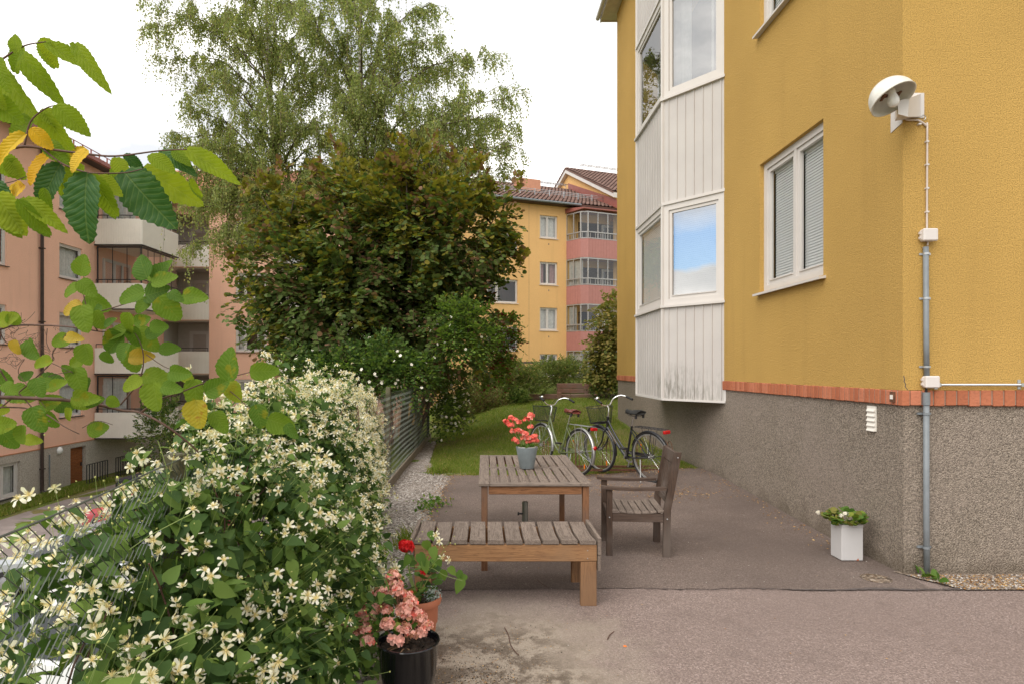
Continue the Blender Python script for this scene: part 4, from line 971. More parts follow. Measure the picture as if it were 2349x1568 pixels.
    # taller gable behind
    t2 = thing('apartment_building', 'taller yellow gable with white barge boards rising behind the brown roof', 'building', tuple(A(tg, 0.5, -ec)))
    f2 = Fr(tuple(A(tg + .02, 0).to_2d()), tuple((-fr.n)[:2]), tuple((-fr.d)[:2])); AP = 15.75; e0 = 12.45
    m = MB(); s0, s1, sa = -.4, 11.2, ec + .1
    m.add([f2.p(s0, ET - .8), f2.p(s1, ET - .8), f2.p(s1, e0), f2.p(sa, AP - .1), f2.p(s0, e0 + .25)], [(0, 1, 2, 3, 4)]); m.add([f2.p(s0, 0), f2.p(s0, e0 + .25), f2.p(s0, e0 + .25, -14), f2.p(s0, 0, -14)], [(0, 1, 2, 3)]); build(m, 'wall', 'pale_yellow_render', t2)
    m = MB(); W_ = .30
    for (a, b, za, zb) in ((s0 - .5, sa, e0 + .0, AP), (s1 + .5, sa, e0 - .3, AP)): m.hexa([f2.p(a, za - W_, .0), f2.p(b, zb - W_, .0), f2.p(b, zb - W_, .28), f2.p(a, za - W_, .28), f2.p(a, za, 0), f2.p(b, zb, 0), f2.p(b, zb, .28), f2.p(a, za, .28)])
    build(m, 'barge_board', 'white_trim', t2)
    roof_slab(t2, [f2.p(s0 - .5, e0 + .08, .3), f2.p(s0 - .5, e0 + .08, -14), f2.p(sa, AP + .08, -14), f2.p(sa, AP + .08, .3)], 'tile_brown', pitch=.27)
    roof_slab(t2, [f2.p(s1 + .5, e0 - .22, -14), f2.p(s1 + .5, e0 - .22, .3), f2.p(sa, AP + .08, .3), f2.p(sa, AP + .08, -14)], 'tile_brown', pitch=.6)
    m = MB(); m.hexa([f2.p(-.9, ET - .1, .0), f2.p(sa, rz - .05, .0), f2.p(sa, rz - .05, .06), f2.p(-.9, ET - .1, .06), f2.p(-.9, ET + .42, 0), f2.p(sa, rz + .5, 0), f2.p(sa, rz + .5, .06), f2.p(-.9, ET + .42, .06)]); build(m, 'flashing', 'red_metal', t2)
    m = MB()
    for k in range(2): m.tube([f2.p(sa - .1 - .25 * k, AP + .35, -.8), f2.p(sa - .1 - .25 * k, AP + .35, -13)], .03, 5)
    for i in range(55): m.tube([f2.p(sa - .1, AP + .34, -.8 - i * .22), f2.p(sa - .35, AP + .34, -.8 - i * .22)], .012, 4)
    for i in range(10): m.tube([f2.p(sa - .2, AP + .34, -1 - i * 1.2), f2.p(sa - .2, AP, -1 - i * 1.2)], .015, 4)
    build(m, 'roof_walkway', 'zinc', t2)
back_building()

# ================================================================== fence
def fence():
    t = thing('chain_link_fence', 'old chain link fence with olive posts and bottom board beside the gravel strip', 'fence', (-1.3, 7.5, 0))
    L = 13.7; y0 = 1.15; p = .042; H = 1.31; zb = .04; r = .0017; n = int(L / p); mb = MB(); rows = int((H - zb) / (p / 1.0) * 1.0)
    hz = p; rr = random.Random(5)
    for k in range(n):
        base = y0 + k * p; pts = []
        nz = int((H - zb) / hz)
        for j in range(nz + 1):
            y = base + (p * .53 if j % 2 else -p * .53); z = zb + j * hz; sag = .012 * math.sin(y * 2.2 + z * 2)
            pts.append((fence_x(y) + (.0025 if j % 2 else -.0025) + sag * .6, y, z))
        rad = r if base < 5 else r * 1.25
        b = len(mb.v)
        for (x, y, z) in pts: mb.v += [(x + rad, y, z), (x - rad * .6, y + rad, z), (x - rad * .6, y - rad, z)]
        for j in range(len(pts) - 1):
            for q in range(3): q2 = (q + 1) % 3; mb.f.append((b + j * 3 + q, b + j * 3 + q2, b + j * 3 + 3 + q2, b + j * 3 + 3 + q)); mb.m.append(0)
    build(mb, 'wire_mesh', 'fence_wire', t)
    w = MB()
    for z in (H, .7, .08): w.tube([(fence_x(y), y, z + .006 * math.sin(y * 3)) for y in np.linspace(y0, y0 + L, 40)], .003, 5)
    build(w, 'tension_wire', 'fence_wire', t)
    for y in (-.6, 2.42, 5.6, 8.9, 12.4, 14.85):
        q = MB(); x = fence_x(y) - .03; q.bbox(x - .032, x + .032, y - .032, y + .032, -.5, 1.33 + (.0 if y < 3 else .06), .006); build(q, 'post', 'fence_post', t)
    b = MB()
    ys = [1.0, 4.0, 7.0, 10.0, 13.0, 14.9]
    for a, c in zip(ys, ys[1:]): xa, xc = fence_x(a) + .03, fence_x(c) + .03; b.hexa([(xa - .012, a, -.02), (xc - .012, c - .01, -.02), (xc + .012, c - .01, -.02), (xa + .012, a, -.02), (xa - .012, a, .13), (xc - .012, c - .01, .13), (xc + .012, c - .01, .13), (xa + .012, a, .13)])
    build(b, 'bottom_board', 'old_board', t)
fence()

# ================================================================== garden furniture
def table():
    x0, x1, y0, y1, z = -.052, .868, 5.06, 6.72, .73
    t = thing('garden_table', 'weathered grey slatted wooden table with brown legs, behind the low bench', 'table', ((x0 + x1) / 2, (y0 + y1) / 2, 0))
    fr = MB(); fw = .092; th = .026; ym = 5.90
    fr.bbox(x0, x0 + fw, y0 + .062, y1 - .062, z - th, z); fr.bbox(x1 - fw, x1, y0 + .062, y1 - .062, z - th, z)
    fr.bbox(x0, x0 + fw - .002, y0, y0 + .060, z - th, z); fr.bbox(x1 - fw + .002, x1, y0, y0 + .060, z - th, z)
    fr.bbox(x0, x0 + fw - .002, y1 - .06, y1, z - th, z); fr.bbox(x1 - fw + .002, x1, y1 - .06, y1, z - th, z)
    build(fr, 'side_board', 'grey_plank_y', t)
    fx = MB(); fx.bbox(x0 + fw, x1 - fw, y0, y0 + .060, z - th, z - .001); fx.bbox(x0 + fw, x1 - fw, y1 - .06, y1, z - th, z - .001); fx.bbox(x0 + fw, x1 - fw, ym - .03, ym + .03, z - th, z - .001); build(fx, 'cross_board', 'grey_plank_x', t)
    sl = MB(); n = 9; W_ = (x1 - x0 - 2 * fw) / n
    for r in ((y0 + .062, ym - .032), (ym + .032, y1 - .062)):
        for i in range(n):
            a = x0 + fw + i * W_ + .008; sl.bbox(a, a + W_ - .016, r[0], r[1], z - th + .002, z - .002 + rnd.uniform(-.002, .001), .003)
    build(sl, 'slats', 'grey_plank_y', t)
    ap = MB(); i = .03; ap.bbox(x0 + i + .052, x1 - i - .052, y0 + .02, y0 + .045, z - th - .068, z - th - .001); build(ap, 'apron', 'brown_wood_x', t); ap = MB(); ap.bbox(x0 + i + .052, x1 - i - .052, y1 - .045, y1 - .02, z - th - .068, z - th - .001); build(ap, 'apron', 'brown_wood_x', t)
    ap = MB(); ap.bbox(x0 + i, x0 + i + .025, y0 + .07, y1 - .07, z - th - .068, z - th - .001); build(ap, 'side_apron', 'brown_wood_z', t); ap = MB(); ap.bbox(x1 - i - .025, x1 - i, y0 + .07, y1 - .07, z - th - .068, z - th - .001); build(ap, 'side_apron', 'brown_wood_z', t)
    for (a, b) in ((x0 + .022, y0 + .02), (x1 - .022 - .052, y0 + .02), (x0 + .022, y1 - .075), (x1 - .074, y1 - .075)):
        l = MB(); l.bbox(a, a + .052, b, b + .052, gz(a, b) + .01, z - th - .001, .004); build(l, 'leg', 'brown_wood_z', t)
def bench():
    x0, x1, y0, y1, z = -.495, .782, 4.36, 4.86, .467
    t = thing('wooden_bench', 'low wooden bench with ten wide grey planks and chunky honey brown legs', 'bench', ((x0 + x1) / 2, (y0 + y1) / 2, 0))
    n = 10; W_ = (x1 - x0) / n; r = random.Random(2)
    sl = MB()
    for i in range(n):
        a = x0 + .004 + i * W_; b = a + W_ - .016; m = 8
        vs = []; zt = z + r.uniform(-.002, .003); sk = r.uniform(-.003, .003)
        for k in range(m + 1):
            yy = y0 - .022 + (y1 - y0 + .03) * k / m; dz = -.018 * math.sin(math.pi * k / m)
            for (xx, zz) in ((a + .003, zt + dz), (b - .003, zt + dz), (b, zt + dz - .004), (b, zt + dz - .028), (a, zt + dz - .028), (a, zt + dz - .004)): vs.append((xx + sk * (k / m - .5), yy, zz))
        fs = []
        for k in range(m):
            for q in range(6): q2 = (q + 1) % 6; fs.append((k * 6 + q, k * 6 + q2, k * 6 + 6 + q2, k * 6 + 6 + q))
        fs.append(tuple(range(6))[::-1]); fs.append(tuple(range(m * 6, m * 6 + 6))); sl.add(vs, fs)
    build(sl, 'planks', 'grey_plank_y', t)
    a = MB(); a.bbox(x0 + .004, x1 - .004, y0 - .018, y0 + .026, z - .148, z - .033, .004); build(a, 'apron', 'honey_wood_x', t); a = MB(); a.bbox(x0 + .004, x1 - .004, y1 - .04, y1 - .0, z - .148, z - .033, .004); build(a, 'apron', 'honey_wood_x', t)
    e = MB(); e.bbox(x1 + .0, x1 + .026, y0 - .024, y1 + .012, z - .105, z + .018, .004); e.bbox(x1 + .0, x1 + .024, y0 - .022, y1 + .01, z - .215, z - .108, .004); build(e, 'end_board', 'grey_plank_y', t); e = MB()
    e.bbox(x0 - .026, x0, y0 - .024, y1 + .012, z - .105, z + .018, .004); e.bbox(x0 - .024, x0, y0 - .022, y1 + .01, z - .215, z - .108, .004); build(e, 'end_board', 'grey_plank_y', t)
    sc = MB()
    for (a, b) in ((x1 - .07, z - .07), (x1 - .07, z - .125)): sc.lathe([(.004, 0), (.004, .002), (.001, .002)], (a, y0 - .0205, b), 8, axis='Y')
    build(sc, 'screws', 'zinc', t)
    for xx in (x1 - .118, x0 + .006):
        for (ya, yb) in ((y0 - .016, y0 + .030), (y1 - .055, y1 - .010)):
            l = MB(); l.bbox(xx, xx + .112, ya, yb, .008, z - .150, .004); build(l, 'leg', 'honey_wood_z', t)
def chair():
    t = thing('garden_armchair', 'dark weathered wooden garden armchair with slatted seat, facing left towards the table', 'chair', (1.35, 5.72, 0))
    Y = (5.46, 5.98)
    def legs():
        for y in Y:
            yo = y if y < 5.7 else y - .04
            m = MB(); m.bbox(1.088, 1.142, yo, yo + .035, .012, .60, .004); build(m, 'leg', 'dark_wood_z', t)
            # rear leg bends back above the seat
            m = MB(); a = [(1.575, .012), (1.58, .42), (1.672, .93)]; w = .062
            vs = [];
            for (x, z) in a:
                for (dx, dy) in ((0, 0), (w, 0), (w, .036), (0, .036)): vs.append((x + dx, yo + dy, z))
            fs = [(3, 2, 1, 0), (8, 9, 10, 11)]
            for k in range(2):
                for q in range(4): q2 = (q + 1) % 4; fs.append((k * 4 + q, k * 4 + q2, k * 4 + 4 + q2, k * 4 + 4 + q))
            m.add(vs, fs); build(m, 'leg', 'dark_wood_z', t)
            ar = MB(); vs = []
            n = 8
            for k in range(n + 1):
                x = 1.045 + (1.60 - 1.045) * k / n; z = .602 + .010 * math.sin(math.pi * k / n) * -1 + (.004 if k == 0 else 0); yy0 = yo - .02; yy1 = yo + .045
                for (yy, zz) in ((yy0, z), (yy1, z), (yy1, z + .024), (yy0, z + .024)): vs.append((x, yy, zz))
            fs = [(3, 2, 1, 0), tuple(range(n * 4, n * 4 + 4))]
            for k in range(n):
                for q in range(4): q2 = (q + 1) % 4; fs.append((k * 4 + q, k * 4 + q2, k * 4 + 4 + q2, k * 4 + 4 + q))
            ar.add(vs, fs); build(ar, 'armrest', 'dark_wood_x', t)
            s = MB(); s.bbox(1.142, 1.578, yo + .004, yo + .03, .318, .385, .003); s.bbox(1.142, 1.578, yo + .008, yo + .026, .385, .392, .001); build(s, 'side_rail', 'dark_wood_x', t)
            bl = MB(); 
            for (xx, zz) in ((1.115, .355), (1.61, .35), (1.70, .885)): bl.lathe([(.006, 0), (.006, -.003), (.001, -.004)], (xx, yo, zz), 8, axis='Y')
            build(bl, 'bolts', 'zinc', t)
    legs()
    st = MB(); n = 7
    for i in range(n):
        a = 1.135 + i * .066; dz = -.022 * math.sin(math.pi * (i + .5) / n); s0 = len(st.v); st.bbox(a, a + .056, Y[0] + .002, Y[1] - .002, .408 + dz, .428 + dz, .004)
        st.rot(s0, Matrix.Rotation(math.radians(7 * math.cos(math.pi * (i + .5) / n)), 3, 'Y'), (a + .028, 5.7, .418 + dz))
    build(st, 'seat_slats', 'grey_plank_y', t)
    bk = MB(); tl = math.atan2(.092, .51)
    def tilt(s0): bk.rot(s0, Matrix.Rotation(tl, 3, 'Y'), (1.60, 0, .42))
    s0 = len(bk.v); bk.bbox(1.590, 1.618, Y[0] + .038, Y[1] - .042, .83, .935, .005); bk.bbox(1.592, 1.616, Y[0] + .038, Y[1] - .042, .48, .53, .003)
    for i in range(6): y = Y[0] + .06 + i * .072; bk.bbox(1.598, 1.612, y, y + .045, .53, .83, .003)
    tilt(s0); build(bk, 'backrest', 'dark_wood_z', t)
    fr = MB(); fr.bbox(1.10, 1.125, Y[0] + .036, Y[1] - .04, .32, .385, .003); build(fr, 'front_rail', 'dark_wood_x', t)
table(); bench(); chair()
for o_ in C.objects:
    if o_.name == 'garden_armchair': o_.rotation_euler = (0, 0, math.radians(-5.5))
def pole():
    x, y = P(1204, 1200, 5.75).x, 5.75; t = thing('parasol_stand', 'short upright steel parasol tube standing under the table', 'parasol stand', (x, y, 0))
    m = MB(); m.lathe([(.021, .03), (.028, .035), (.028, .435), (.024, .435), (.024, .2)], (x, y, 0), 24); build(m, 'tube', 'pole_steel', t, smooth='auto')
    m = MB(); m.lathe([(.001, .05), (.04, .05), (.17, .035), (.2, .022), (.2, .008), (.001, .008)], (x, y, 0), 28); build(m, 'base', 'dark_metal', t)
    m = MB(); m.lathe([(.008, 0), (.008, -.03), (.016, -.032), (.016, -.045), (.001, -.045)], (x - .025, y - .02, .33), 10, axis='X'); build(m, 'knob', 'dark_metal', t)
pole()

# ================================================================== bicycles
def bicycle(label, loc, rz, frame, saddle, fender, black, lean=0.):
    t = thing('bicycle', label, 'bicycle', loc, 'bicycles parked at the rack', rz); t.rotation_euler = (lean, 0, rz)
    r, wb = .345, 1.07; L = dict(local=True)
    def wheel(x, dynamo):
        m = MB(); m.lathe([(r + .019 * math.cos(a), .019 * math.sin(a)) for a in np.linspace(0, 2 * math.pi, 11)], (x, 0, r), 56, axis='Y'); w = build(m, 'wheel', 'rubber', t, smooth=True, **L)
        m = MB(); m.lathe([(r - .018, -.012), (r - .034, -.010), (r - .034, .010), (r - .018, .012), (r - .018, -.012)], (x, 0, r), 56, axis='Y'); build(m, 'rim', 'steel', w, **L)
        m = MB()
        for i in range(32):
            a = 2 * math.pi * i / 32; s = 1 if i % 2 else -1; a2 = a + (1.3 if i % 4 < 2 else -1.3)
            m.tube([(x + .022 * math.cos(a2), s * .028, r + .022 * math.sin(a2)), (x + (r - .034) * math.cos(a), 0, r + (r - .034) * math.sin(a))], .0013, 3, cap=False)
        build(m, 'spokes', 'chrome', w, **L)
        m = MB(); m.lathe([(.006, -.055), (.012, -.04), (.024, -.03), (.016, -.02), (.018 if not dynamo else .03, 0), (.016, .02), (.024, .03), (.012, .04), (.006, .055)], (x, 0, r), 16, axis='Y'); build(m, 'hub', 'steel', w, smooth=True, **L)
        m = MB(); m.box(x + .17, x + .182, -.006, .006, r + .1, r + .17); m.box(x - .15, x - .138, -.006, .006, r - .24, r - .17); build(m, 'reflector', 'orange_lens', w, **L)
        g = MB(); rr = r + .032; a0, a1 = (math.radians(-22), math.radians(205)) if x < .5 else (math.radians(38), math.radians(190))
        if x < .5: a0, a1 = math.radians(20), math.radians(205)
        for k, an in enumerate(np.linspace(a0, a1, 30)):
            for q in np.linspace(-1, 1, 6): h = rr - .016 * q * q; g.v.append((x + h * math.cos(an), q * .028, r + h * math.sin(an)))
        for k in range(29):
            for q in range(5): b = k * 6 + q; g.f.append((b, b + 1, b + 7, b + 6)); g.m.append(0)
        mg = build(g, 'mudguard', fender, t, smooth=True, **L)
        st = MB()
        for an in ((math.radians(100), math.radians(170), math.radians(200)) if x < .5 else (math.radians(180), math.radians(150))):
            for s in (-.03, .03): st.tube([(x, s * 1.7, r), (x + rr * .98 * math.cos(an), s * .8, r + rr * .98 * math.sin(an))], .003, 4)
        build(st, 'stays', 'steel' if not black else 'black_paint', mg, **L)
    wheel(0, False); wheel(wb, True)
    f = MB(); f.tube([(.865, 0, .70), (.835, 0, .86)], .020, 12)                       # head tube
    if black:
        f.tube(smooth_path([(.868, 0, .70), (.66, 0, .46), (.53, 0, .33), (.47, 0, .285)], 5), .023, 10); f.tube(smooth_path([(.845, 0, .81), (.70, 0, .60), (.55, 0, .435), (.485, 0, .40), (.43, 0, .405)], 5), .014, 10)
    else:
        f.tube(smooth_path([(.868, 0, .70), (.72, 0, .46), (.60, 0, .33), (.47, 0, .285)], 5), .015, 10); f.tube(smooth_path([(.845, 0, .82), (.72, 0, .58), (.60, 0, .42), (.50, 0, .38), (.435, 0, .39)], 5), .015, 10)
    f.tube([(.47, 0, .285), (.335, 0, .76)], .0155, 10)
    for s in (-1, 1): f.tube([(.46, s * .03, .29), (.25, s * .045, .31), (0, s * .055, r)], .010, 8); f.tube([(.345, s * .02, .70), (0, s * .055, r)], .009, 8)
    f.lathe([(.022, -.035), (.022, .035)], (.47, 0, .285), 14, axis='Y', cap=True); build(f, 'frame', frame, t, smooth='auto', **L)
    fk = MB(); fk.tube([(.87, 0, .685), (.878, 0, .66)], .022, 10)
    for s in (-1, 1): fk.tube(smooth_path([(.878, s * .02, .675), (.895, s * .05, .62), (.95, s * .055, .47), (wb, s * .055, r)], 4), [.012] * 9 + [.010] * 4, 8)
    build(fk, 'fork', frame, t, smooth='auto', **L)
    sp = MB(); sp.tube([(.335, 0, .75), (.295, 0, .90)], .0125, 10); build(sp, 'seat_post', 'chrome', t, smooth='auto', **L)
    sa = MB(); n = 16; m_ = 12; zS = .955
    prof = [(-.12, .085, 0), (-.11, .115, .008), (-.06, .125, .014), (-.0, .105, .008), (.05, .06, .0), (.10, .035, .004), (.15, .028, .012), (.175, .015, .008)]
    for (dx, w, dz) in prof:
        for k in range(m_): a = 2 * math.pi * k / m_; sa.v.append((.265 + dx * 1.02, w * math.cos(a), zS + dz + (.032 if math.sin(a) > 0 else .03) * math.sin(a) - .010 * abs(math.cos(a))))
    for i in range(len(prof) - 1):
        for k in range(m_): k2 = (k + 1) % m_; sa.f.append((i * m_ + k, i * m_ + k2, (i + 1) * m_ + k2, (i + 1) * m_ + k)); sa.m.append(0)
    sa.f.append(tuple(range(m_))); sa.m.append(0); b = (len(prof) - 1) * m_; sa.f.append(tuple(range(b, b + m_))[::-1]); sa.m.append(0)
    sad = build(sa, 'saddle', saddle, t, smooth=True, **L)
    sr = MB()
    for s in (-1, 1): sr.tube(smooth_path([(.16, s * .05, .935), (.2, s * .03, .905), (.36, s * .018, .91), (.41, s * .01, .94)], 4), .004, 5); sr.tube([(.17, s * .07, .93), (.175, s * .07, .88)], .018, 8)
    build(sr, 'springs', 'dark_metal', sad, **L)
    hb = MB(); hb.tube([(.835, 0, .86), (.812, 0, .985), (.835, 0, 1.02)], [.014, .012, .016], 10)
    zc = 1.03
    for s in (-1, 1): hb.tube(smooth_path([(.84, 0, zc), (.85, s * .07, zc + .005), (.875, s * .16, zc + .085), (.83, s * .245, zc + .125), (.74, s * .285, zc + .115), (.62, s * .30, zc + .07)], 5), .011, 10)
    hbo = build(hb, 'handlebar', 'chrome', t, smooth='auto', **L)
    for s in (-1, 1): g = MB(); g.tube([(.73, s * .286, zc + .112), (.615, s * .302, zc + .068)], .017, 10); build(g, 'grip', 'rubber', hbo, smooth='auto', **L)
    be = MB(); be.lathe([(.001, .03), (.02, .025), (.028, .01), (.028, 0), (.001, 0)], (.82, .20, zc + .12), 14); build(be, 'bell', 'chrome', hbo, smooth=True, **L)
    cb = MB()
    for s in (-1, 1): cb.tube(smooth_path([(.79, s * .26, zc + .11), (.93, s * .18, zc + .12), (.96, s * .06, .98), (.88, s * .02, .80)], 6), .0032, 5)
    build(cb, 'cables', 'rubber', t, **L)
    # basket of woven wire
    bk = MB(); cx, zt, zb_ = 1.01, 1.0, .755
    def bpt(a, z):
        k = (z - zb_) / (zt - zb_); rx = .115 + .03 * k; ry = .15 + .045 * k
        ca, sa_ = math.cos(a), math.sin(a); e = .55
        return (cx + rx * math.copysign(abs(ca) ** e, ca) + .01 * k, ry * math.copysign(abs(sa_) ** e, sa_), z)
    for i in range(72): a = 2 * math.pi * i / 72; bk.tube([bpt(a, zb_), bpt(a, zt)], .0011, 3, cap=False)
    for z in np.linspace(zb_, zt, 16): bk.tube([bpt(2 * math.pi * i / 36, z) for i in range(37)], .0011 if zb_ < z < zt else .005, 3 if zb_ < z < zt else 6, cap=False)
    for i in range(-11, 12): x = cx + i * .0102; bk.tube([(x, -.14, zb_), (x, .14, zb_)], .0012, 3, cap=False)
    for s in (-.06, .06): bk.tube([(cx + .02, s, zb_), (wb, s, r + .02)], .003, 4)
    build(bk, 'basket', 'black_paint', t, **L)
    ca = MB(); zz = r + .41
    for s in (-.06, .06, 0): ca.tube([(-.30, s, zz), (.24, s, zz + .005)], .005 if s else .004, 6)
    for x in np.linspace(-.29, .2, 7): ca.tube([(x, -.06, zz), (x, .06, zz)], .0035, 5)
    for s in (-.06, .06): ca.tube([(-.10, s, zz), (0, s, r)], .0035, 5); ca.tube([(.08, s, zz), (0, s, r)], .0035, 5)
    ca.tube([(.24, -.06, zz), (.26, 0, zz + .005), (.24, .06, zz)], .005, 6); build(ca, 'carrier', 'dark_metal' if black else 'zinc', t, **L)
    rl = MB(); rl.bbox(-.345, -.30, -.055, .055, zz - .055, zz - .008, .008); build(rl, 'rear_light', 'red_lens', t, **L)
    if not black: rl = MB(); rl.lathe([(.001, -.02), (.03, -.014), (.032, 0), (.02, .02)], (-.37, 0, r + .10), 16, axis='X'); build(rl, 'reflector', 'red_lens', t, smooth=True, **L)
    hl = MB(); hl.lathe([(.001, .045), (.034, .04), (.036, .02), (.026, -.02), (.01, -.035)], (.985, -.055, r + .30), 18, axis='X'); build(hl, 'headlight', 'black_paint' if black else 'chrome', t, smooth=True, **L)
    cr = MB(); cr.lathe([(.085, -.003), (.085, .003), (.06, .003), (.06, -.003), (.085, -.003)], (.47, -.045, .285), 28, axis='Y')
    cr.tube([(.47, -.06, .285), (.53, -.065, .13)], .010, 8); cr.tube([(.47, .06, .285), (.41, .065, .44)], .010, 8); build(cr, 'crank', 'steel', t, **L)
    for (x, y, z) in ((.53, -.115, .13), (.41, .115, .44)): pd = MB(); pd.bbox(x - .045, x + .045, y - .04, y + .04, z - .012, z + .012, .004); build(pd, 'pedal', 'rubber', t, **L)
    cg = MB(); cg.bbox(-.02, .56, -.060, -.046, .325, .375, .006); build(cg, 'chain_guard', 'black_paint' if black else 'bike_green', t, **L)
    ks = MB(); ks.tube([(.14, .06, .30), (.02, .19, .02)], .008, 8); build(ks, 'kickstand', 'steel', t, **L)
    if black:   # word along the down tube
        for side in (1, -1):
            cu = bpy.data.curves.new('frame_lettering', 'FONT'); cu.body = 'MONARK'; cu.size = .046; cu.extrude = .0007; cu.align_x = 'CENTER'; cu.align_y = 'CENTER'; cu.space_character = 1.25
            tmp = bpy.data.objects.new('tmp', cu); C.objects.link(tmp); dg = bpy.context.evaluated_depsgraph_get(); me = bpy.data.meshes.new_from_object(tmp.evaluated_get(dg)); bpy.data.objects.remove(tmp)
            me.name = 'lettering'; me.materials.clear(); me.materials.append(M['gold_letter'])
            a, b = Vector((.84, 0, .665)), Vector((.66, 0, .46)); dd = (b - a).normalized()
            X = dd if side == 1 else dd; Z = Vector((0, side, 0)); Yv = Z.cross(X); Mx = Matrix((X, Yv, Z)).transposed().to_4x4(); Mx.translation = (a + b) / 2 + Z * .020; me.transform(Mx)
            o = bpy.data.objects.new('lettering', me); link(o, t, WL[t])
    return t
def place_bike(rear, front):
    rx, ry = rear; fx, fy = front; return (rx, ry, gz(rx, ry) + .016), math.atan2(fy - ry, fx - rx)
l_, a_ = place_bike((2.33, 8.74), (1.79, 9.66)); bicycle('black bicycle with black mesh basket and black saddle, nearest the building wall', l_, a_, 'black_paint', 'black_foam', 'black_paint', True, math.radians(-4))
l_, a_ = place_bike((1.44, 9.66), (.93, 10.6)); bicycle('old green bicycle with brown leather saddle and silver mudguards, behind the table', l_, a_, 'bike_green', 'brown_leather', 'steel', False, math.radians(4))
def rack():
    t = thing('bicycle_rack', 'low rusty bicycle rack with thin wire hoops at the edge of the lawn', 'bicycle rack', (2.0, 9.75, gz(2, 9.75)))
    m = MB(); z = gz(2.2, 9.75) + .05
    for y in (9.62, 9.95): m.box(.7, 3.12, y - .018, y + .018, z - .02, z + .015)
    build(m, 'rail', 'rust', t)
    for x in (.95, 1.42, 1.9, 2.38, 2.86):
        h = MB()
        for dx in (-.03, .03): h.tube([(x + dx, 9.62, z)] + [(x + dx, 9.785 - .165 * math.cos(a), z + .22 + .20 * math.sin(a)) for a in np.linspace(0, math.pi, 12)] + [(x + dx, 9.95, z)], .006, 6)
        build(h, 'hoop', 'rust', t)
rack()

# ================================================================== pots and their flowers
def geranium_leaf_tpl(n=14):
    vs = [(0, .18, -.03)]; 
    for i in range(n):
        a = math.radians(-70 + 320 * i / (n - 1)) - math.radians(0); a = math.radians(285) - math.radians(330) * i / (n - 1); rr = .5 * (1 + .07 * (-1) ** i); vs.append((rr * math.cos(a), .45 + rr * math.sin(a), .07 + .02 * (-1) ** i))
    return vs, [(0, i + 1, i) for i in range(1, n)]
GL = geranium_leaf_tpl()
PET = ([(0, 0, 0), (.30, .45, .06), (.26, .85, .0), (0, 1, -.02), (-.26, .85, .0), (-.30, .45, .06)], [(0, 1, 2, 3), (0, 3, 4, 5)])
FLW = None
def floret_tpl(np_=5, w=.24, cup=.25):
    vs, fs = [], []
    for i in range(np_):
        a = 2 * math.pi * i / np_; ca, sa = math.cos(a), math.sin(a)
        base = len(vs)
        for (x, y, z) in ((-.05, .04, 0), (.05, .04, 0), (w, .38, cup * .6), (w * .8, .56, cup * .55), (0, .62, cup * .5), (-w * .8, .56, cup * .55), (-w, .38, cup * .6)): vs.append((x * ca - y * sa, x * sa + y * ca, z))
        fs += [(base, base + 1, base + 2, base + 6), (base + 2, base + 3, base + 4, base + 6), (base + 4, base + 5, base + 6)]
    return vs, fs
FLT = floret_tpl()
def cluster_flowers(name, centers, radius, per, size, mats, parent, share=None):
    pos = []; nr = []
    for c in centers:
        d = rdir(per); d[:, 2] = np.abs(d[:, 2]) * .8 + d[:, 2] * .2; pos.append(np.array(c) + d * radius * rng.uniform(.55, 1.0, (per, 1))); nr.append(d)
    pos = np.concatenate(pos); nr = np.concatenate(nr); R = frames(rdir(len(pos)), nr + .3 * rdir(len(pos)))
    mi = rng.choice(len(mats), len(pos), p=share) if share else None
    return scatter(name, FLT[0], FLT[1], pos, R, rng.uniform(.7, 1.2, len(pos)) * size, mats, parent, midx=mi)
def geranium(t, base, stems, leafn, leafsz, fc, frad, fper, fsz, fmats, share=None, spread=.12, h=.12, stemmat='green_stem', leafmats=('geranium_leaf',), lift=0.):
    base = Vector(base)
    m = MB()
    for s in stems: m.tube(smooth_path([base + Vector((rnd.uniform(-.015, .015), rnd.uniform(-.015, .015), -.01)), base.lerp(Vector(s), .5) + Vector((rnd.uniform(-.02, .02), rnd.uniform(-.02, .02), rnd.uniform(-.01, .02))), Vector(s)], 4), [.0045] * 4 + [.003] * 5, 5)
    build(m, 'stems', stemmat, t)
    c = np.array(base) + np.array((0, 0, h)) + rdir(leafn) * np.array((spread, spread, h * .75)) * rng.uniform(.4, 1, (leafn, 1)) ** .5
    nr = rdir(leafn) * .55 + np.array((0, -.35, .9)); ax = (c - np.array(base)); ax[:, 2] *= .2; ax += rdir(leafn) * .04
    scatter('foliage', GL[0], GL[1], c, frames(ax, nr), rng.uniform(.7, 1.15, leafn) * leafsz, list(leafmats), t, midx=rng.integers(0, len(leafmats), leafn))
    if fc: cluster_flowers('flowers', fc, frad, fper, fsz, fmats, t, share)
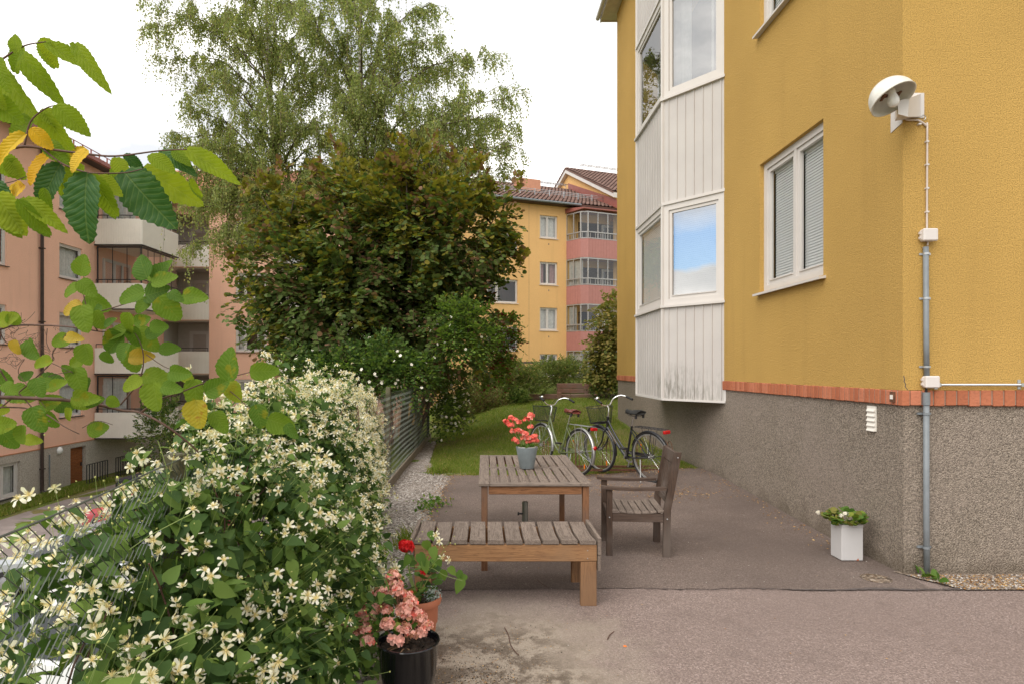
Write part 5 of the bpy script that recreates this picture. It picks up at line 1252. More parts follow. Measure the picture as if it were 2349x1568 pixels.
def pots():
    # black glazed pot
    cx, cy, rz, rr = -.372, 3.04, .345, .150
    t = thing('flower_pot', 'glossy black glazed pot, front one of the two beside the hedge', 'flower pot', (cx, cy, .011))
    m = MB(); m.lathe([(.001, .012), (.098, .012), (.104, .02), (.135, .20), (.147, rz - .012), (.153, rz - .004), (.151, rz), (.144, rz), (.139, rz - .012), (.128, .22), (.001, .22)], (cx, cy, 0), 48); build(m, 'pot', 'black_glaze', t, smooth='auto')
    m = MB(); r2 = random.Random(8)
    for i in range(13):
        for j in range(49): a = 2 * math.pi * j / 48; q = .137 * i / 12; m.v.append((cx + q * math.cos(a), cy + q * math.sin(a), rz - .045 + .010 * math.sin(q * 90 + a * 3) + r2.uniform(-.004, .004) + .012 * (1 - i / 12)))
    for i in range(12):
        for j in range(48): b = i * 49 + j; m.f.append((b, b + 1, b + 50, b + 49)); m.m.append(0)
    build(m, 'soil', 'soil', t)
    g = thing('geranium_plant', 'dried coral pink geranium on gnarled bare stems growing in the black pot', 'plant', (cx - .03, cy + .02, rz - .04))
    B = Vector((cx - .035, cy + .02, rz - .05)); heads = [(-.17, .0, .16), (-.10, .03, .22), (-.02, .02, .23), (.04, -.01, .19), (.08, -.01, .135), (.11, -.02, .10), (.0, .0, .15), (.05, -.04, .07), (-.2, -.02, .07), (-.14, -.05, .045), (-.045, .05, .29), (-.05, -.06, .12), (.015, -.05, .10), (-.24, .02, .10), (-.05, .06, .26), (.02, .04, .20)]
    hs = [B + Vector(q) * 1.14 for q in heads]
    m = MB()
    trunks = [B + Vector((-.045, 0, .055)), B + Vector((-.085, .0, .09)), B + Vector((.03, .0, .075)), B + Vector((0, .03, .10))]
    for k, q in enumerate(trunks): m.tube(smooth_path([B + Vector((.01 * k - .01, 0, -.01)), B.lerp(q, .4) + Vector((rnd.uniform(-.02, .02), rnd.uniform(-.01, .01), -.005)), q], 5), [.009] * 5 + [.0065] * 6, 7)
    for h in hs: q = min(trunks, key=lambda z: (z - h).length); m.tube(smooth_path([q, q.lerp(h, .55) + Vector((rnd.uniform(-.015, .015), 0, .012)), h], 4), [.0055, .005, .0045, .004, .0035, .003, .0025, .0025, .002], 6)
    for k in range(5): a = rnd.uniform(0, 6.28); m.tube(smooth_path([B + Vector((.02, -.02, .0)), B + Vector((.05 * math.cos(a) + .03, .05 * math.sin(a) - .02, .02)), B + Vector((.10 * math.cos(a) + .03, .08 * math.sin(a) - .02, .004))], 5), .0035, 6)
    build(m, 'stems', 'dry_stem', g, smooth=True)
    hs += [B + Vector(q) for q in ((-.13, .03, .17), (-.20, .03, .13), (-.08, .0, .18), (.0, .02, .18), (-.17, -.03, .10), (-.08, .04, .25), (-.03, .05, .28), (.07, .0, .165), (.03, -.01, .155))]
    cluster_flowers('flowers', hs, .034, 75, .0185, ['petal_pink', 'petal_faded', 'petal_coral'], g, [.62, .28, .10])
    cluster_flowers('fresh_flowers', [B + Vector((-.06, -.05, .14)), B + Vector((.02, -.03, .20)), B + Vector((-.02, -.07, .065)), B + Vector((.10, -.04, .09))], .025, 9, .042, ['petal_pink'], g)
    n = 46; c = np.array(B) + np.array((-.06, 0, .10)) + rdir(n) * np.array((.16, .09, .07)) * rng.uniform(.5, 1, (n, 1)); scatter('foliage', GL[0], GL[1], c, frames(rdir(n), rdir(n) * .7 + np.array((0, -.5, .7))), rng.uniform(.022, .045, n), 'geranium_leaf', g)
    # terracotta pot behind
    cx, cy, rz = -.392, 3.62, .345
    t = thing('flower_pot', 'orange terracotta coloured pot with thick rim, behind the black pot', 'flower pot', (cx, cy, .011))
    m = MB(); m.lathe([(.001, .012), (.085, .012), (.092, .02), (.122, rz - .045), (.124, rz - .04), (.136, rz - .038), (.141, rz - .02), (.136, rz - .002), (.128, rz), (.122, rz - .01), (.118, .20), (.001, .20)], (cx, cy, 0), 48); build(m, 'pot', 'terracotta', t, smooth='auto')
    m = MB(); m.lathe([(.001, rz - .03), (.06, rz - .036), (.119, rz - .038)], (cx, cy, 0), 30); build(m, 'soil', 'soil', t)
    g = thing('geranium_plant', 'red geranium with green leaves growing in the terracotta pot', 'plant', (cx, cy, rz - .03)); B = Vector((cx, cy, rz - .03))
    fc = [P(930, 1251, 3.6), P(933, 1254, 3.63), P(972, 1312, 3.55)]
    geranium(g, B, [*fc, B + Vector((.08, 0, .15)), B + Vector((-.06, .02, .14)), B + Vector((.02, -.04, .12))], 75, .055, None, 0, 0, 0, None, spread=.14, h=.13, leafmats=('geranium_leaf', 'clematis_leaf'))
    cluster_flowers('flowers', fc[:2], .032, 50, .038, ['petal_red'], g); cluster_flowers('small_flower_head', fc[2:], .014, 16, .026, ['petal_red'], g)
    s = thing('silver_plant', 'small silvery grey foliage plant at the right rim of the terracotta pot', 'plant', (cx + .08, cy - .03, rz - .03)); n = 380
    c = np.array((cx + .085, cy - .03, rz + .015)) + rdir(n) * np.array((.06, .055, .055)) * rng.uniform(.3, 1, (n, 1)); scatter('foliage', *LEAF_SMALL, c, frames(rdir(n), rdir(n) + np.array((0, -.3, .6))), rng.uniform(.008, .018, n), 'silver_leaf', s)
    # grey pot on the table
    c0 = P(1208, 1067, 5.82); cx, cy = c0.x, 5.82
    t = thing('flower_pot', 'blue grey zinc coloured pot standing on the slatted table', 'flower pot', (cx, cy, .7302)); z = .7302
    m = MB(); m.lathe([(.001, .002), (.062, .002), (.066, .006), (.099, .188), (.1015, .19), (.1015, .201), (.096, .201), (.093, .185), (.085, .15), (.001, .15)], (cx, cy, z), 40); build(m, 'pot', 'zinc_pot', t, smooth='auto')
    m = MB(); m.lathe([(.082, .155), (.084, .204), (.079, .204), (.076, .16), (.001, .16)], (cx, cy, z), 30); build(m, 'inner_pot', 'soffit', t)
    g = thing('geranium_plant', 'coral red flowering plant with leaning stems in the grey pot on the table', 'plant', (cx, cy, z + .17)); B = Vector((cx, cy, z + .17))
    uv = [(1166, 970), (1172, 975), (1180, 962), (1190, 968), (1187, 985), (1177, 988), (1195, 990), (1205, 994), (1214, 1003), (1222, 1010), (1230, 1010), (1180, 1008), (1186, 1013), (1214, 958), (1218, 952), (1207, 962), (1217, 978), (1226, 1001), (1200, 1003), (1212, 1012), (1161, 966), (1172, 958)]
    hs = [P(u, v, cy + rnd.uniform(-.05, .05)) for u, v in uv]
    geranium(g, B, hs[::2], 60, .034, None, 0, 0, 0, None, spread=.075, h=.035)
    cluster_flowers('flowers', hs, .024, 15, .030, ['petal_coral', 'petal_pink'], g, [.85, .15])
    # white planter
    x0, x1, y0, y1, z0, z1 = 3.038, 3.222, 5.33, 5.50, .022, .326
    t = thing('planter_box', 'tall square white planter at the foot of the grey plinth', 'planter', ((x0 + x1) / 2, (y0 + y1) / 2, .02))
    m = MB(); m.bbox(x0, x1, y0, y1, z0, z1 - .02, .004)
    for (a, b, c, d) in ((x0, x1, y0, y0 + .010), (x0, x1, y1 - .010, y1), (x0, x0 + .010, y0 + .010, y1 - .010), (x1 - .010, x1, y0 + .010, y1 - .010)): m.box(a, b, c, d, z1 - .02, z1)
    build(m, 'box', 'planter_white', t)
    m = MB(); m.add([(x1 - .06, y0 - .0006, z0 + .001), (x1 - .035, y0 - .0006, z0 + .001), (x1 - .043, y0 - .0006, z0 + .022)], [(0, 1, 2)]); build(m, 'chip', 'terracotta', t)
    g = thing('geranium_plant', 'leafy geranium with small white flower heads in the white planter', 'plant', ((x0 + x1) / 2, 5.41, z1 - .02)); B = Vector((x0 + .07, 5.40, z1 - .02))
    fl = [P(1876, 1175, 5.36), P(1938, 1177, 5.36), P(1929, 1182, 5.32), P(1946, 1179, 5.38)]
    geranium(g, B, fl + [B + Vector((-.1, 0, .04))], 150, .052, fl, .02, 20, .018, ['petal_white'], spread=.150, h=.07, leafmats=('geranium_leaf', 'geranium_leaf', 'geranium_leaf', 'shrub_yellow'))
pots()

# ================================================================== clematis hedge over the fence
def clem_flower_tpl(seed=3, n=6, lift=0., nst=26, wk=1.):
    vs, fs, fm = [], [], []
    r = random.Random(seed)
    for i in range(n):
        a = 2 * math.pi * i / n + r.uniform(-.2, .2); ca, sa = math.cos(a), math.sin(a); L = r.uniform(.44, .54); w = r.uniform(.06, .085) * wk; dr = r.uniform(-.14, .06) + lift; L *= (1 - .35 * max(0, lift))
        b = len(vs)
        for (x, y, z) in ((-.02, .03, 0), (.02, .03, 0), (w, L * .5, .05), (w * 1.25, L * .88, dr * .6 + .02), (w * .3, L, dr), (-w * .3, L * .96, dr), (-w * 1.25, L * .85, dr * .6 + .02), (-w, L * .5, .05)): vs.append((x * ca - y * sa, x * sa + y * ca, z))
        fs += [(b, b + 1, b + 2, b + 7), (b + 7, b + 2, b + 3, b + 6), (b + 6, b + 3, b + 4, b + 5)]; fm += [0, 0, 0]
    for i in range(nst):
        a = 2 * math.pi * i / nst + r.uniform(-.1, .1); el = r.uniform(.35, 1.2); L = r.uniform(.22, .36); d = Vector((math.cos(a) * math.cos(el), math.sin(a) * math.cos(el), math.sin(el))); s = Vector((-math.sin(a), math.cos(a), 0)) * .014
        b = len(vs); vs += [tuple(d * .03 - s), tuple(d * .03 + s), tuple(d * L + s * .8), tuple(d * L - s * .8)]; fs.append((b, b + 1, b + 2, b + 3)); fm.append(1)
    b = len(vs); k = 6
    for j, (rr, z) in enumerate(((.05, .02), (.05, .10), (.015, .14))):
        for i in range(k): a = 2 * math.pi * i / k; vs.append((rr * math.cos(a), rr * math.sin(a), z))
    for j in range(2):
        for i in range(k): i2 = (i + 1) % k; fs.append((b + j * k + i, b + j * k + i2, b + (j + 1) * k + i2, b + (j + 1) * k + i)); fm.append(1)
    return vs, fs, fm
CF = clem_flower_tpl(); CFB = clem_flower_tpl(8, 5, -.12, 30, 1.15); CFC = clem_flower_tpl(5, 5, .28, 20, 1.05)
BUD = ([(0, 0, -.5), (.36, 0, -.1), (0, .36, -.1), (-.36, 0, -.1), (0, -.36, -.1), (.26, 0, .25), (0, .26, .25), (-.26, 0, .25), (0, -.26, .25), (0, 0, .55)], [(0, 2, 1), (0, 3, 2), (0, 4, 3), (0, 1, 4), (1, 2, 6, 5), (2, 3, 7, 6), (3, 4, 8, 7), (4, 1, 5, 8), (5, 6, 9), (6, 7, 9), (7, 8, 9), (8, 5, 9)])
def vine_leaf_tpl():
    vs = [(0, .02, 0), (.16, -.03, .03), (.31, .10, .07), (.36, .28, .08), (.29, .55, .06), (.15, .82, .01), (0, 1.05, -.06), (-.15, .82, .01), (-.29, .55, .06), (-.36, .28, .08), (-.31, .10, .07), (-.16, -.03, .03), (0, .3, -.0), (0, .65, -.01)]
    fs = [(0, 1, 2, 12), (12, 2, 3), (12, 3, 4, 13), (13, 4, 5), (13, 5, 6), (0, 12, 10, 11), (12, 9, 10), (12, 13, 8, 9), (13, 7, 8), (13, 6, 7)]
    uv = [(.5 + v[0], v[1]) for v in vs]; return vs, fs, uv
VL = vine_leaf_tpl()
TOPZ = lambda y: np.interp(y, [.9, 1.6, 2.1, 2.6, 3.0, 4.0, 5.0, 6.2, 7.4, 8.6], [.78, .98, 1.08, 1.18, 1.32, 1.42, 1.40, 1.32, 1.24, 1.15])
RX = lambda y: np.interp(y, [.9, 1.6, 2.0, 3.0, 4.0, 5.0, 6.0, 7.5, 8.6], [-.66, -.62, -.60, -.62, -.76, -.93, -1.09, -1.26, -1.34])
def hedge_pts(n, y0, y1, shell=.85, pw=1., dens_near=1.):
    """points with outward normals on the rounded cross-section of the hedge"""
    y = rng.uniform(0, 1, n) ** pw * (y1 - y0) + y0; fx = np.array([fence_x(q) for q in y]); tz = TOPZ(y); rx = RX(y)
    w = rx - fx + .10; cx = fx - .10
    th = rng.uniform(-.35, 1.25, n) * math.pi / 2                       # 0 = right side, pi/2 = top
    hz = tz * .62; czz = tz - hz
    bulge = 1 + .11 * np.sin(y * 4.3 + th * 3) + .09 * np.sin(y * 9.1 - th * 5) + .05 * np.sin(y * 21 + th * 9)
    k = np.where(rng.uniform(0, 1, n) < shell, rng.uniform(.84, 1.04, n), rng.uniform(.3, .9, n)) * bulge
    sprig = np.where(rng.uniform(0, 1, n) < .05, rng.uniform(1.05, 1.22, n), 1.0); k = k * sprig; px = cx + w * np.cos(th) * k * (1 - .20 * np.clip(np.sin(th), 0, 1)); pz = czz + hz * np.sin(th) * k
    low = th < 0; pz = np.where(low, rng.uniform(.0, 1, n) * czz, pz); px = np.where(low, cx + w * k, px)
    nr = np.stack([np.where(low, 1, np.cos(th)), rng.uniform(-.5, .1, n), np.where(low, .2, np.sin(th))], 1); return np.stack([px, y, pz], 1), nr, th
def hedge():
    t = thing('clematis_hedge', 'sprawling clematis full of cream white flowers covering the near part of the fence', 'climbing plant', (-1.1, 4, 0))
    pa, na, _ = hedge_pts(24000, 2.1, 7.5, .7)
    pb, nb, _ = hedge_pts(5200, .95, 2.35, .6)
    pos = np.concatenate([pa, pb]); nr = np.concatenate([na, nb]); n = len(pos)
    clump = np.sin(pos[:, 0] * 9 + pos[:, 1] * 5) * np.sin(pos[:, 2] * 8 + pos[:, 1] * 4.3) + .6 * np.sin(pos[:, 1] * 13 + pos[:, 2] * 17)
    keep = clump > -1.15; pos, nr = pos[keep], nr[keep]; n = len(pos)
    # thin screen near the left edge, where the cars show through
    thin = (pos[:, 1] < 2.75) & (pos[:, 2] > .70); keep = ~thin | (rng.uniform(0, 1, n) < .54); thin2 = (pos[:, 1] < 2.2) & (pos[:, 2] > .45); keep &= ~thin2 | (rng.uniform(0, 1, n) < .92)
    pos, nr = pos[keep], nr[keep]; n = len(pos)
    ax = np.stack([rng.normal(.25, .6, n), rng.normal(-.2, .8, n), rng.normal(-.35, .45, n)], 1)
    sz = rng.uniform(.030, .080, n) * np.where(pos[:, 1] > 4.5, .9, np.where(pos[:, 1] < 2.6, 1.12, 1.0))
    scatter('foliage', VL[0], VL[1], pos, frames(ax, nr + .75 * rdir(n) + np.array((0, 0, .35))), sz, ['clematis_leaf', 'clematis_young'], t, midx=(rng.uniform(0, 1, n) < .09).astype(int), uv=VL[2], smooth=True)
    # flowers on thin stalks
    pf, nf, th = hedge_pts(3600, 2.35, 7.4, 1., .8)
    pr = np.clip((pf[:, 2] - .15) / .9, .05, 1) ** .9 * np.where(pf[:, 1] < 3.0, .95, 1.0)
    k = rng.uniform(0, 1, len(pf)) < pr; pf, nf = pf[k], nf[k]
    pn, nn, _ = hedge_pts(420, 1.0, 2.4, 1.); pf = np.concatenate([pf, pn]); nf = np.concatenate([nf, nn]); n = len(pf)
    q = rng.uniform(0, 1, n) < .55; pf = np.concatenate([pf[q], pf[q] + rng.normal(0, .035, (q.sum(), 3))]); nf = np.concatenate([nf[q]] * 2); n = len(pf)
    nf = nf / np.linalg.norm(nf, axis=1, keepdims=True)
    off = rng.uniform(.02, .12, (n, 1)); root = pf - nf * .06; tip = pf + nf * off + rdir(n) * .03; tip[:, 2] += .02
    op = rng.integers(0, 3, n)
    for q, T in enumerate((CF, CFB, CFC)):
        k = op == q; kn = int(k.sum()); scatter('flowers' if q == 0 else ('open_flowers' if q == 1 else 'half_open_flowers'), T[0], T[1], tip[k], frames(rdir(kn), nf[k] + .6 * rdir(kn) + np.array((.1, -.45, .3))), rng.uniform(.040, .062, kn), ['clem_petal', 'stamen'], t, fm=T[2])
    nb = 2800; pb, nbn, _ = hedge_pts(nb, 1.0, 7.4, 1., .8); nbn /= np.linalg.norm(nbn, axis=1, keepdims=True); tb = pb + nbn * rng.uniform(.03, .16, (nb, 1)) + rdir(nb) * .03; tb[:, 2] += .03
    scatter('buds', BUD[0], BUD[1], tb, frames(rdir(nb), nbn + .5 * rdir(nb)), rng.uniform(.006, .014, nb), 'bud_green', t, smooth=True)
    # stalks
    A = np.concatenate([root, pb - nbn * .05]); B = np.concatenate([tip, tb]); m = MB()
    for a, b in zip(A.tolist(), B.tolist()):
        a, b = Vector(a), Vector(b); c = (a + b) / 2 + Vector((rnd.uniform(-.012, .012), rnd.uniform(-.012, .012), -.008)); (m.tube([a, c, b], .0008, 3, cap=False) if rnd.random() < .6 else None)
    for i in range(90):
        y = rnd.uniform(1.0, 7.6); fx = fence_x(y); p = [Vector((fx + .02, y, rnd.uniform(.2, float(TOPZ(y)))))]
        for k in range(4): p.append(p[-1] + Vector((rnd.uniform(-.06, .12), rnd.uniform(-.2, .2), rnd.uniform(-.08, .14))))
        m.tube(smooth_path(p, 3), .0016, 4, cap=False)
    build(m, 'stems', 'green_stem', t)
    m = MB()
    for i in range(46):
        y = 1.0 + i * .165; fx = fence_x(y); p = [Vector((fx + rnd.uniform(-.02, .06), y, .01))]
        while p[-1].z < TOPZ(y) - .1: p.append(p[-1] + Vector((rnd.uniform(-.05, .07), rnd.uniform(-.12, .12), rnd.uniform(.1, .2))))
        m.tube(smooth_path(p, 3), .003, 5)
    build(m, 'woody_stems', 'twig_bark', t)
hedge()
def shoot():
    t = thing('clematis_shoot', 'long clematis shoot with leaves and buds arching over the two pots towards the bench', 'plant', tuple(P(905, 1300, 3.5)))
    path = [P(880, 1330, 3.45), P(930, 1300, 3.42), P(985, 1300, 3.40), P(1020, 1318, 3.38), P(1060, 1330, 3.36)]; m = MB(); m.tube(smooth_path(path, 5), .0016, 5); b2 = []
    for (u, v) in ((1030, 1240), (1003, 1220), (1018, 1262), (955, 1230), (1008, 1250)): a = P(985, 1300, 3.4); b = P(u, v, 3.36 + rnd.uniform(-.05, .05)); m.tube([a, a.lerp(b, .5) + Vector((.01, 0, .005)), b], .001, 4); b2.append(b)
    build(m, 'stem', 'green_stem', t)
    lv = [(1018, 1320, 40), (1030, 1312, 36), (1058, 1345, 50), (1048, 1325, 40), (1068, 1328, 30), (975, 1255, 44), (990, 1270, 44), (960, 1285, 46), (1000, 1290, 40), (940, 1290, 40), (972, 1300, 44), (985, 1230, 34)]
    pos = np.array([P(u, v - s * .4, 3.38 + rnd.uniform(-.06, .06)) for u, v, s in lv]); sz = np.array([s * .72 / F * 3.38 for u, v, s in lv]); n = len(lv)
    ax = np.stack([rng.normal(.2, .5, n), rng.normal(0, .2, n), -np.ones(n)], 1); scatter('foliage', VL[0], VL[1], pos, frames(ax, np.tile((.1, -1, .4), (n, 1)) + .4 * rdir(n)), sz, 'clematis_young', t, uv=VL[2], smooth=True)
    pf = np.array([P(1013, 1275, 3.34), P(1000, 1225, 3.36), P(1028, 1282, 3.34), P(1008, 1240, 3.33)]); scatter('flowers', CF[0], CF[1], pf, frames(rdir(4), np.tile((0, -1, .4), (4, 1)) + .4 * rdir(4)), .05, ['clem_petal', 'stamen'], t, fm=CF[2])
    pb = np.array([list(b + Vector((rnd.uniform(-.04, .04), 0, rnd.uniform(-.03, .03)))) for b in b2 for _ in range(4)]); scatter('buds', BUD[0], BUD[1], pb, frames(rdir(len(pb)), rdir(len(pb))), .010, 'bud_green', t)
shoot()

# ================================================================== bushes and trees
def blob_points(blobs, n, shell=.6):
    w = np.array([b[3] * b[4] * b[5] for b in blobs]) ** .75; w = w / w.sum(); idx = rng.choice(len(blobs), n, p=w); B = np.array(blobs)[idx]
    d = rdir(n); rad = np.where(rng.uniform(0, 1, n) < shell, rng.uniform(.82, 1.06, n), rng.uniform(.2, .85, n))
    wob = 1 + .13 * np.sin(d[:, 0] * 7 + B[:, 0] * 3) * np.sin(d[:, 2] * 6 + B[:, 2] * 2) + .09 * np.sin(d[:, 0] * 15 + d[:, 2] * 13)
    return B[:, :3] + d * B[:, 3:6] * (rad * wob)[:, None], d
def sprays(pts, dirs, L, per, leaf, sz, mats, probs, parent, name='foliage', droop=.25, jitter=.6, nrm=(0, 0, 1.), flat=.8):
    """each point carries a twig with leaves alternating along it"""
    n = len(pts); td = dirs + jitter * rdir(n); td[:, 2] -= droop; td /= np.linalg.norm(td, axis=1, keepdims=True); up = np.tile(np.array(nrm), (n, 1)) + .4 * rdir(n); R = frames(td, up)
    Lr = rng.uniform(.6, 1.2, n) * L; P_, A_, N_, S_ = [], [], [], []
    for k in range(per):
        s = (k + .5) / per; side = 1 if k % 2 else -1
        P_.append(pts + td * (Lr * s)[:, None] + np.array((0, 0, -1)) * (Lr * s * s * .25)[:, None]); A_.append(td * .5 + R[:, :, 0] * side * .8 + .35 * rdir(n)); N_.append(R[:, :, 2] * flat + (1.25 - flat) * rdir(n)); S_.append(rng.uniform(.7, 1.15, n) * sz)
    pos = np.concatenate(P_); nl = len(pos); mi = None
    if callable(probs): mi = probs(pos)
    elif probs is not None: mi = rng.choice(len(mats), nl, p=probs)
    o = scatter(name, leaf[0], leaf[1], pos, frames(np.concatenate(A_), np.concatenate(N_)), np.concatenate(S_), mats, parent, midx=mi)
    return o, (pts, td, Lr)
def twigs(parent, data, mat='bark', r=.004, frac=1., name='twigs'):
    pts, td, L = data; m = MB()
    for i in range(0, len(pts), max(1, int(1 / frac))): a = Vector(pts[i]); b = a + Vector(td[i]) * L[i]; m.tube([a, (a + b) / 2, b - Vector((0, 0, L[i] * .25))], r, 3, cap=False)
    return build(m, name, mat, parent)
def limbs(parent, root, targets, r0, mat, name='trunk', forks=3, bend=.35):
    m = MB(); root = Vector(root)
    for tg in targets:
        tg = Vector(tg); mid = root.lerp(tg, .45) + Vector((rnd.uniform(-bend, bend), rnd.uniform(-bend, bend), rnd.uniform(0, bend))); pts = smooth_path([root + Vector((rnd.uniform(-.15, .15), rnd.uniform(-.15, .15), 0)), mid, tg], 6); n = len(pts)
        m.tube(pts, [r0 * (1 - .85 * i / (n - 1)) for i in range(n)], 7)
        for k in range(forks):
            i = rnd.randrange(n // 2, n - 1); e = pts[i] + Vector((rnd.uniform(-.7, .7), rnd.uniform(-.7, .7), rnd.uniform(.1, .8))) * (tg - root).length * .22; m.tube(smooth_path([pts[i], pts[i].lerp(e, .5) + Vector((0, 0, .05)), e], 3), [r0 * .35, r0 * .3, r0 * .28, r0 * .2, r0 * .15, r0 * .12, r0 * .08], 5)
    return build(m, name, mat, parent, smooth=True)
def hazel():
    Y = 13.2; t = thing('hazel_tree', 'wide dark green hazel with bronze and olive tips, in front of the birches', 'tree', (-1.9, Y, -1.0))
    def b(u, v, r, dy=0, k=.85): c = P(u, v, Y + dy); R = max(.16, (r - 26) / F * Y); return (c.x, c.y, c.z, R, R * k, R)
    bl = [b(700, 620, 150, 0), b(860, 560, 195, .3), b(1010, 560, 175, 0), b(1120, 505, 85, .2), b(640, 480, 85, .3), b(930, 400, 85, .4), b(1065, 425, 80, .2), b(770, 700, 185, -.3), b(985, 720, 165, -.2), b(590, 690, 72, 0), b(600, 775, 55, 0), b(1140, 600, 65, 0), b(560, 600, 50, 0), b(760, 430, 80, .2), b(660, 790, 70, -.3), b(1150, 560, 55, -.2), b(900, 480, 130, .2), b(850, 790, 110, -.2), b(1180, 590, 26, -.2)]
    pts, d = blob_points(bl, 6600, .62); q = np.sin(pts[:, 0] * 5.1 + pts[:, 2] * 2.3 + 1) * np.sin(pts[:, 2] * 5.7 - pts[:, 0] * 1.7) + .5 * np.sin(pts[:, 1] * 6 + pts[:, 0] * 9); pts, d = pts[q > -.62], d[q > -.62]
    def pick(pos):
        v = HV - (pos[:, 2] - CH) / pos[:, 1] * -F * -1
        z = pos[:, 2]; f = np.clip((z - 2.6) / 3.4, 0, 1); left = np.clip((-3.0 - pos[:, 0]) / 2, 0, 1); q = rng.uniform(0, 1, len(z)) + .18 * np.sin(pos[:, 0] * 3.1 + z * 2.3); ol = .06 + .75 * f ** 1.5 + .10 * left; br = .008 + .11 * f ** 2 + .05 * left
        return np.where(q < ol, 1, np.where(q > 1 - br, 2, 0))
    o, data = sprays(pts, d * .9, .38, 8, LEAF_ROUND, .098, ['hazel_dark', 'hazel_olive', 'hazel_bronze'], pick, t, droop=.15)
    twigs(t, data, 'twig_bark', .0035, .6)
    # upright whips at the top
    wp = []; wd = []
    for (u, v, h) in ((930, 360, 60), (945, 345, 50), (985, 340, 45), (1000, 350, 40), (1090, 380, 40), (1105, 385, 30), (720, 400, 25), (600, 420, 30), (560, 440, 25), (770, 350, 40), (1180, 430, 20), (640, 400, 25), (1040, 370, 30), (1195, 600, 20), (535, 610, 20)):
        for k in range(5): wp.append(P(u + rnd.uniform(-12, 12), v + h * .5 - k * h * .26, Y + rnd.uniform(-.3, .3))); wd.append((rnd.uniform(-.3, .3), rnd.uniform(-.3, .3), 1))
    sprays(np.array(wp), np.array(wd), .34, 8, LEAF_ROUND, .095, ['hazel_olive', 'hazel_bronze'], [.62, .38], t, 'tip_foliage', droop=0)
    limbs(t, (-1.9, Y, -1.0), [P(u, v, Y + rnd.uniform(-.6, .6)) for u, v in ((600, 450), (640, 620), (700, 500), (780, 420), (860, 400), (930, 330), (1000, 380), (1070, 400), (1140, 480), (1130, 600), (820, 600), (960, 560), (600, 700))], .06, 'bark')
hazel()
def mass(name, label, cat, blobs, n, leaf, sz, mats, probs, per=7, L=.3, droop=.1, root=None, group=None, shell=.7, nl=5, flowers=0, fsz=.045, r0=.02, up=.4, flm='petal_white'):
    c = blobs[0]; base = root or (c[0], c[1], c[2] - c[5]); t = thing(name, label, cat, base, group)
    pts, d = blob_points(blobs, n, shell); d = d + np.array((0, 0, up)); o, data = sprays(pts, d, L, per, leaf, sz, mats, probs, t, droop=droop); twigs(t, data, 'twig_bark', .0025, .4)
    tg = blob_points(blobs, nl, 1.)[0]; limbs(t, base, [tuple(q) for q in tg], r0, 'bark', 'stems', 1, .15)
    if flowers:
        pf, df = blob_points(blobs, flowers, 1.); k = df[:, 1] < .3; pf, df = pf[k] + df[k] * .12, df[k]; scatter('flowers', FLT[0], FLT[1], pf, frames(rdir(len(pf)), df + .4 * rdir(len(pf)) + np.array((0, -.4, .2))), fsz, flm, t)
    return t
def W(u, v, Y, ru, rv=None, k=.8): c = P(u, v, Y); return (c.x, c.y, c.z, ru / F * Y, ru / F * Y * k, (rv or ru) / F * Y)
OV = LEAF_OVAL
mass('clematis', 'dark leafy clematis with scattered white flowers climbing in the lower middle of the hazel', 'climbing plant', [W(840, 855, 11.6, 95, 55), W(930, 860, 11.5, 70, 45), W(740, 860, 11.8, 80, 45), W(690, 835, 12, 45, 35), W(880, 805, 11.6, 35, 35)], 1200, OV, .07, ['clematis_leaf', 'ivy_leaf'], [.8, .2], flowers=95, fsz=.05)
mass('clematis', 'bright green clematis with small pale flowers on the right side of the hazel', 'climbing plant', [W(1068, 732, 11.6, 44, 34), W(1100, 775, 11.5, 36, 32), W(1035, 775, 11.6, 38, 34), W(1020, 715, 11.7, 20, 20)], 560, OV, .065, ['ivy_leaf', 'clematis_leaf'], [.6, .4], flowers=22, fsz=.045)
mass('clematis', 'pale flowering clematis spilling over the far end of the fence', 'climbing plant', [W(1022, 895, 14.2, 42, 42), W(1040, 935, 13.8, 30, 42), W(985, 858, 14.8, 34, 20), W(1022, 965, 13.4, 20, 30), W(1005, 860, 14.4, 30, 20)], 900, OV, .06, ['clematis_leaf', 'ivy_leaf'], [.55, .45], flowers=260, fsz=.055)
mass('maple_shrub', 'small shrub with reddish shoot tips beside the hazel, against the yellow building', 'shrub', [W(1155, 780, 15, 32, 45), W(1130, 830, 15, 40, 40), W(1165, 750, 15, 20, 20)], 420, OV, .085, ['ivy_leaf', 'red_leaf'], [.78, .22])
mass('yellowish_shrub', 'tall yellow green drooping shrub against the corner of the ochre building', 'shrub', [W(1400, 770, 19.5, 42, 85), W(1385, 820, 19.5, 34, 50), W(1415, 720, 19.8, 32, 45)], 620, OV, .12, ['shrub_yellow', 'shrub_leaf'], [.85, .15], droop=.5, L=.4, up=0)
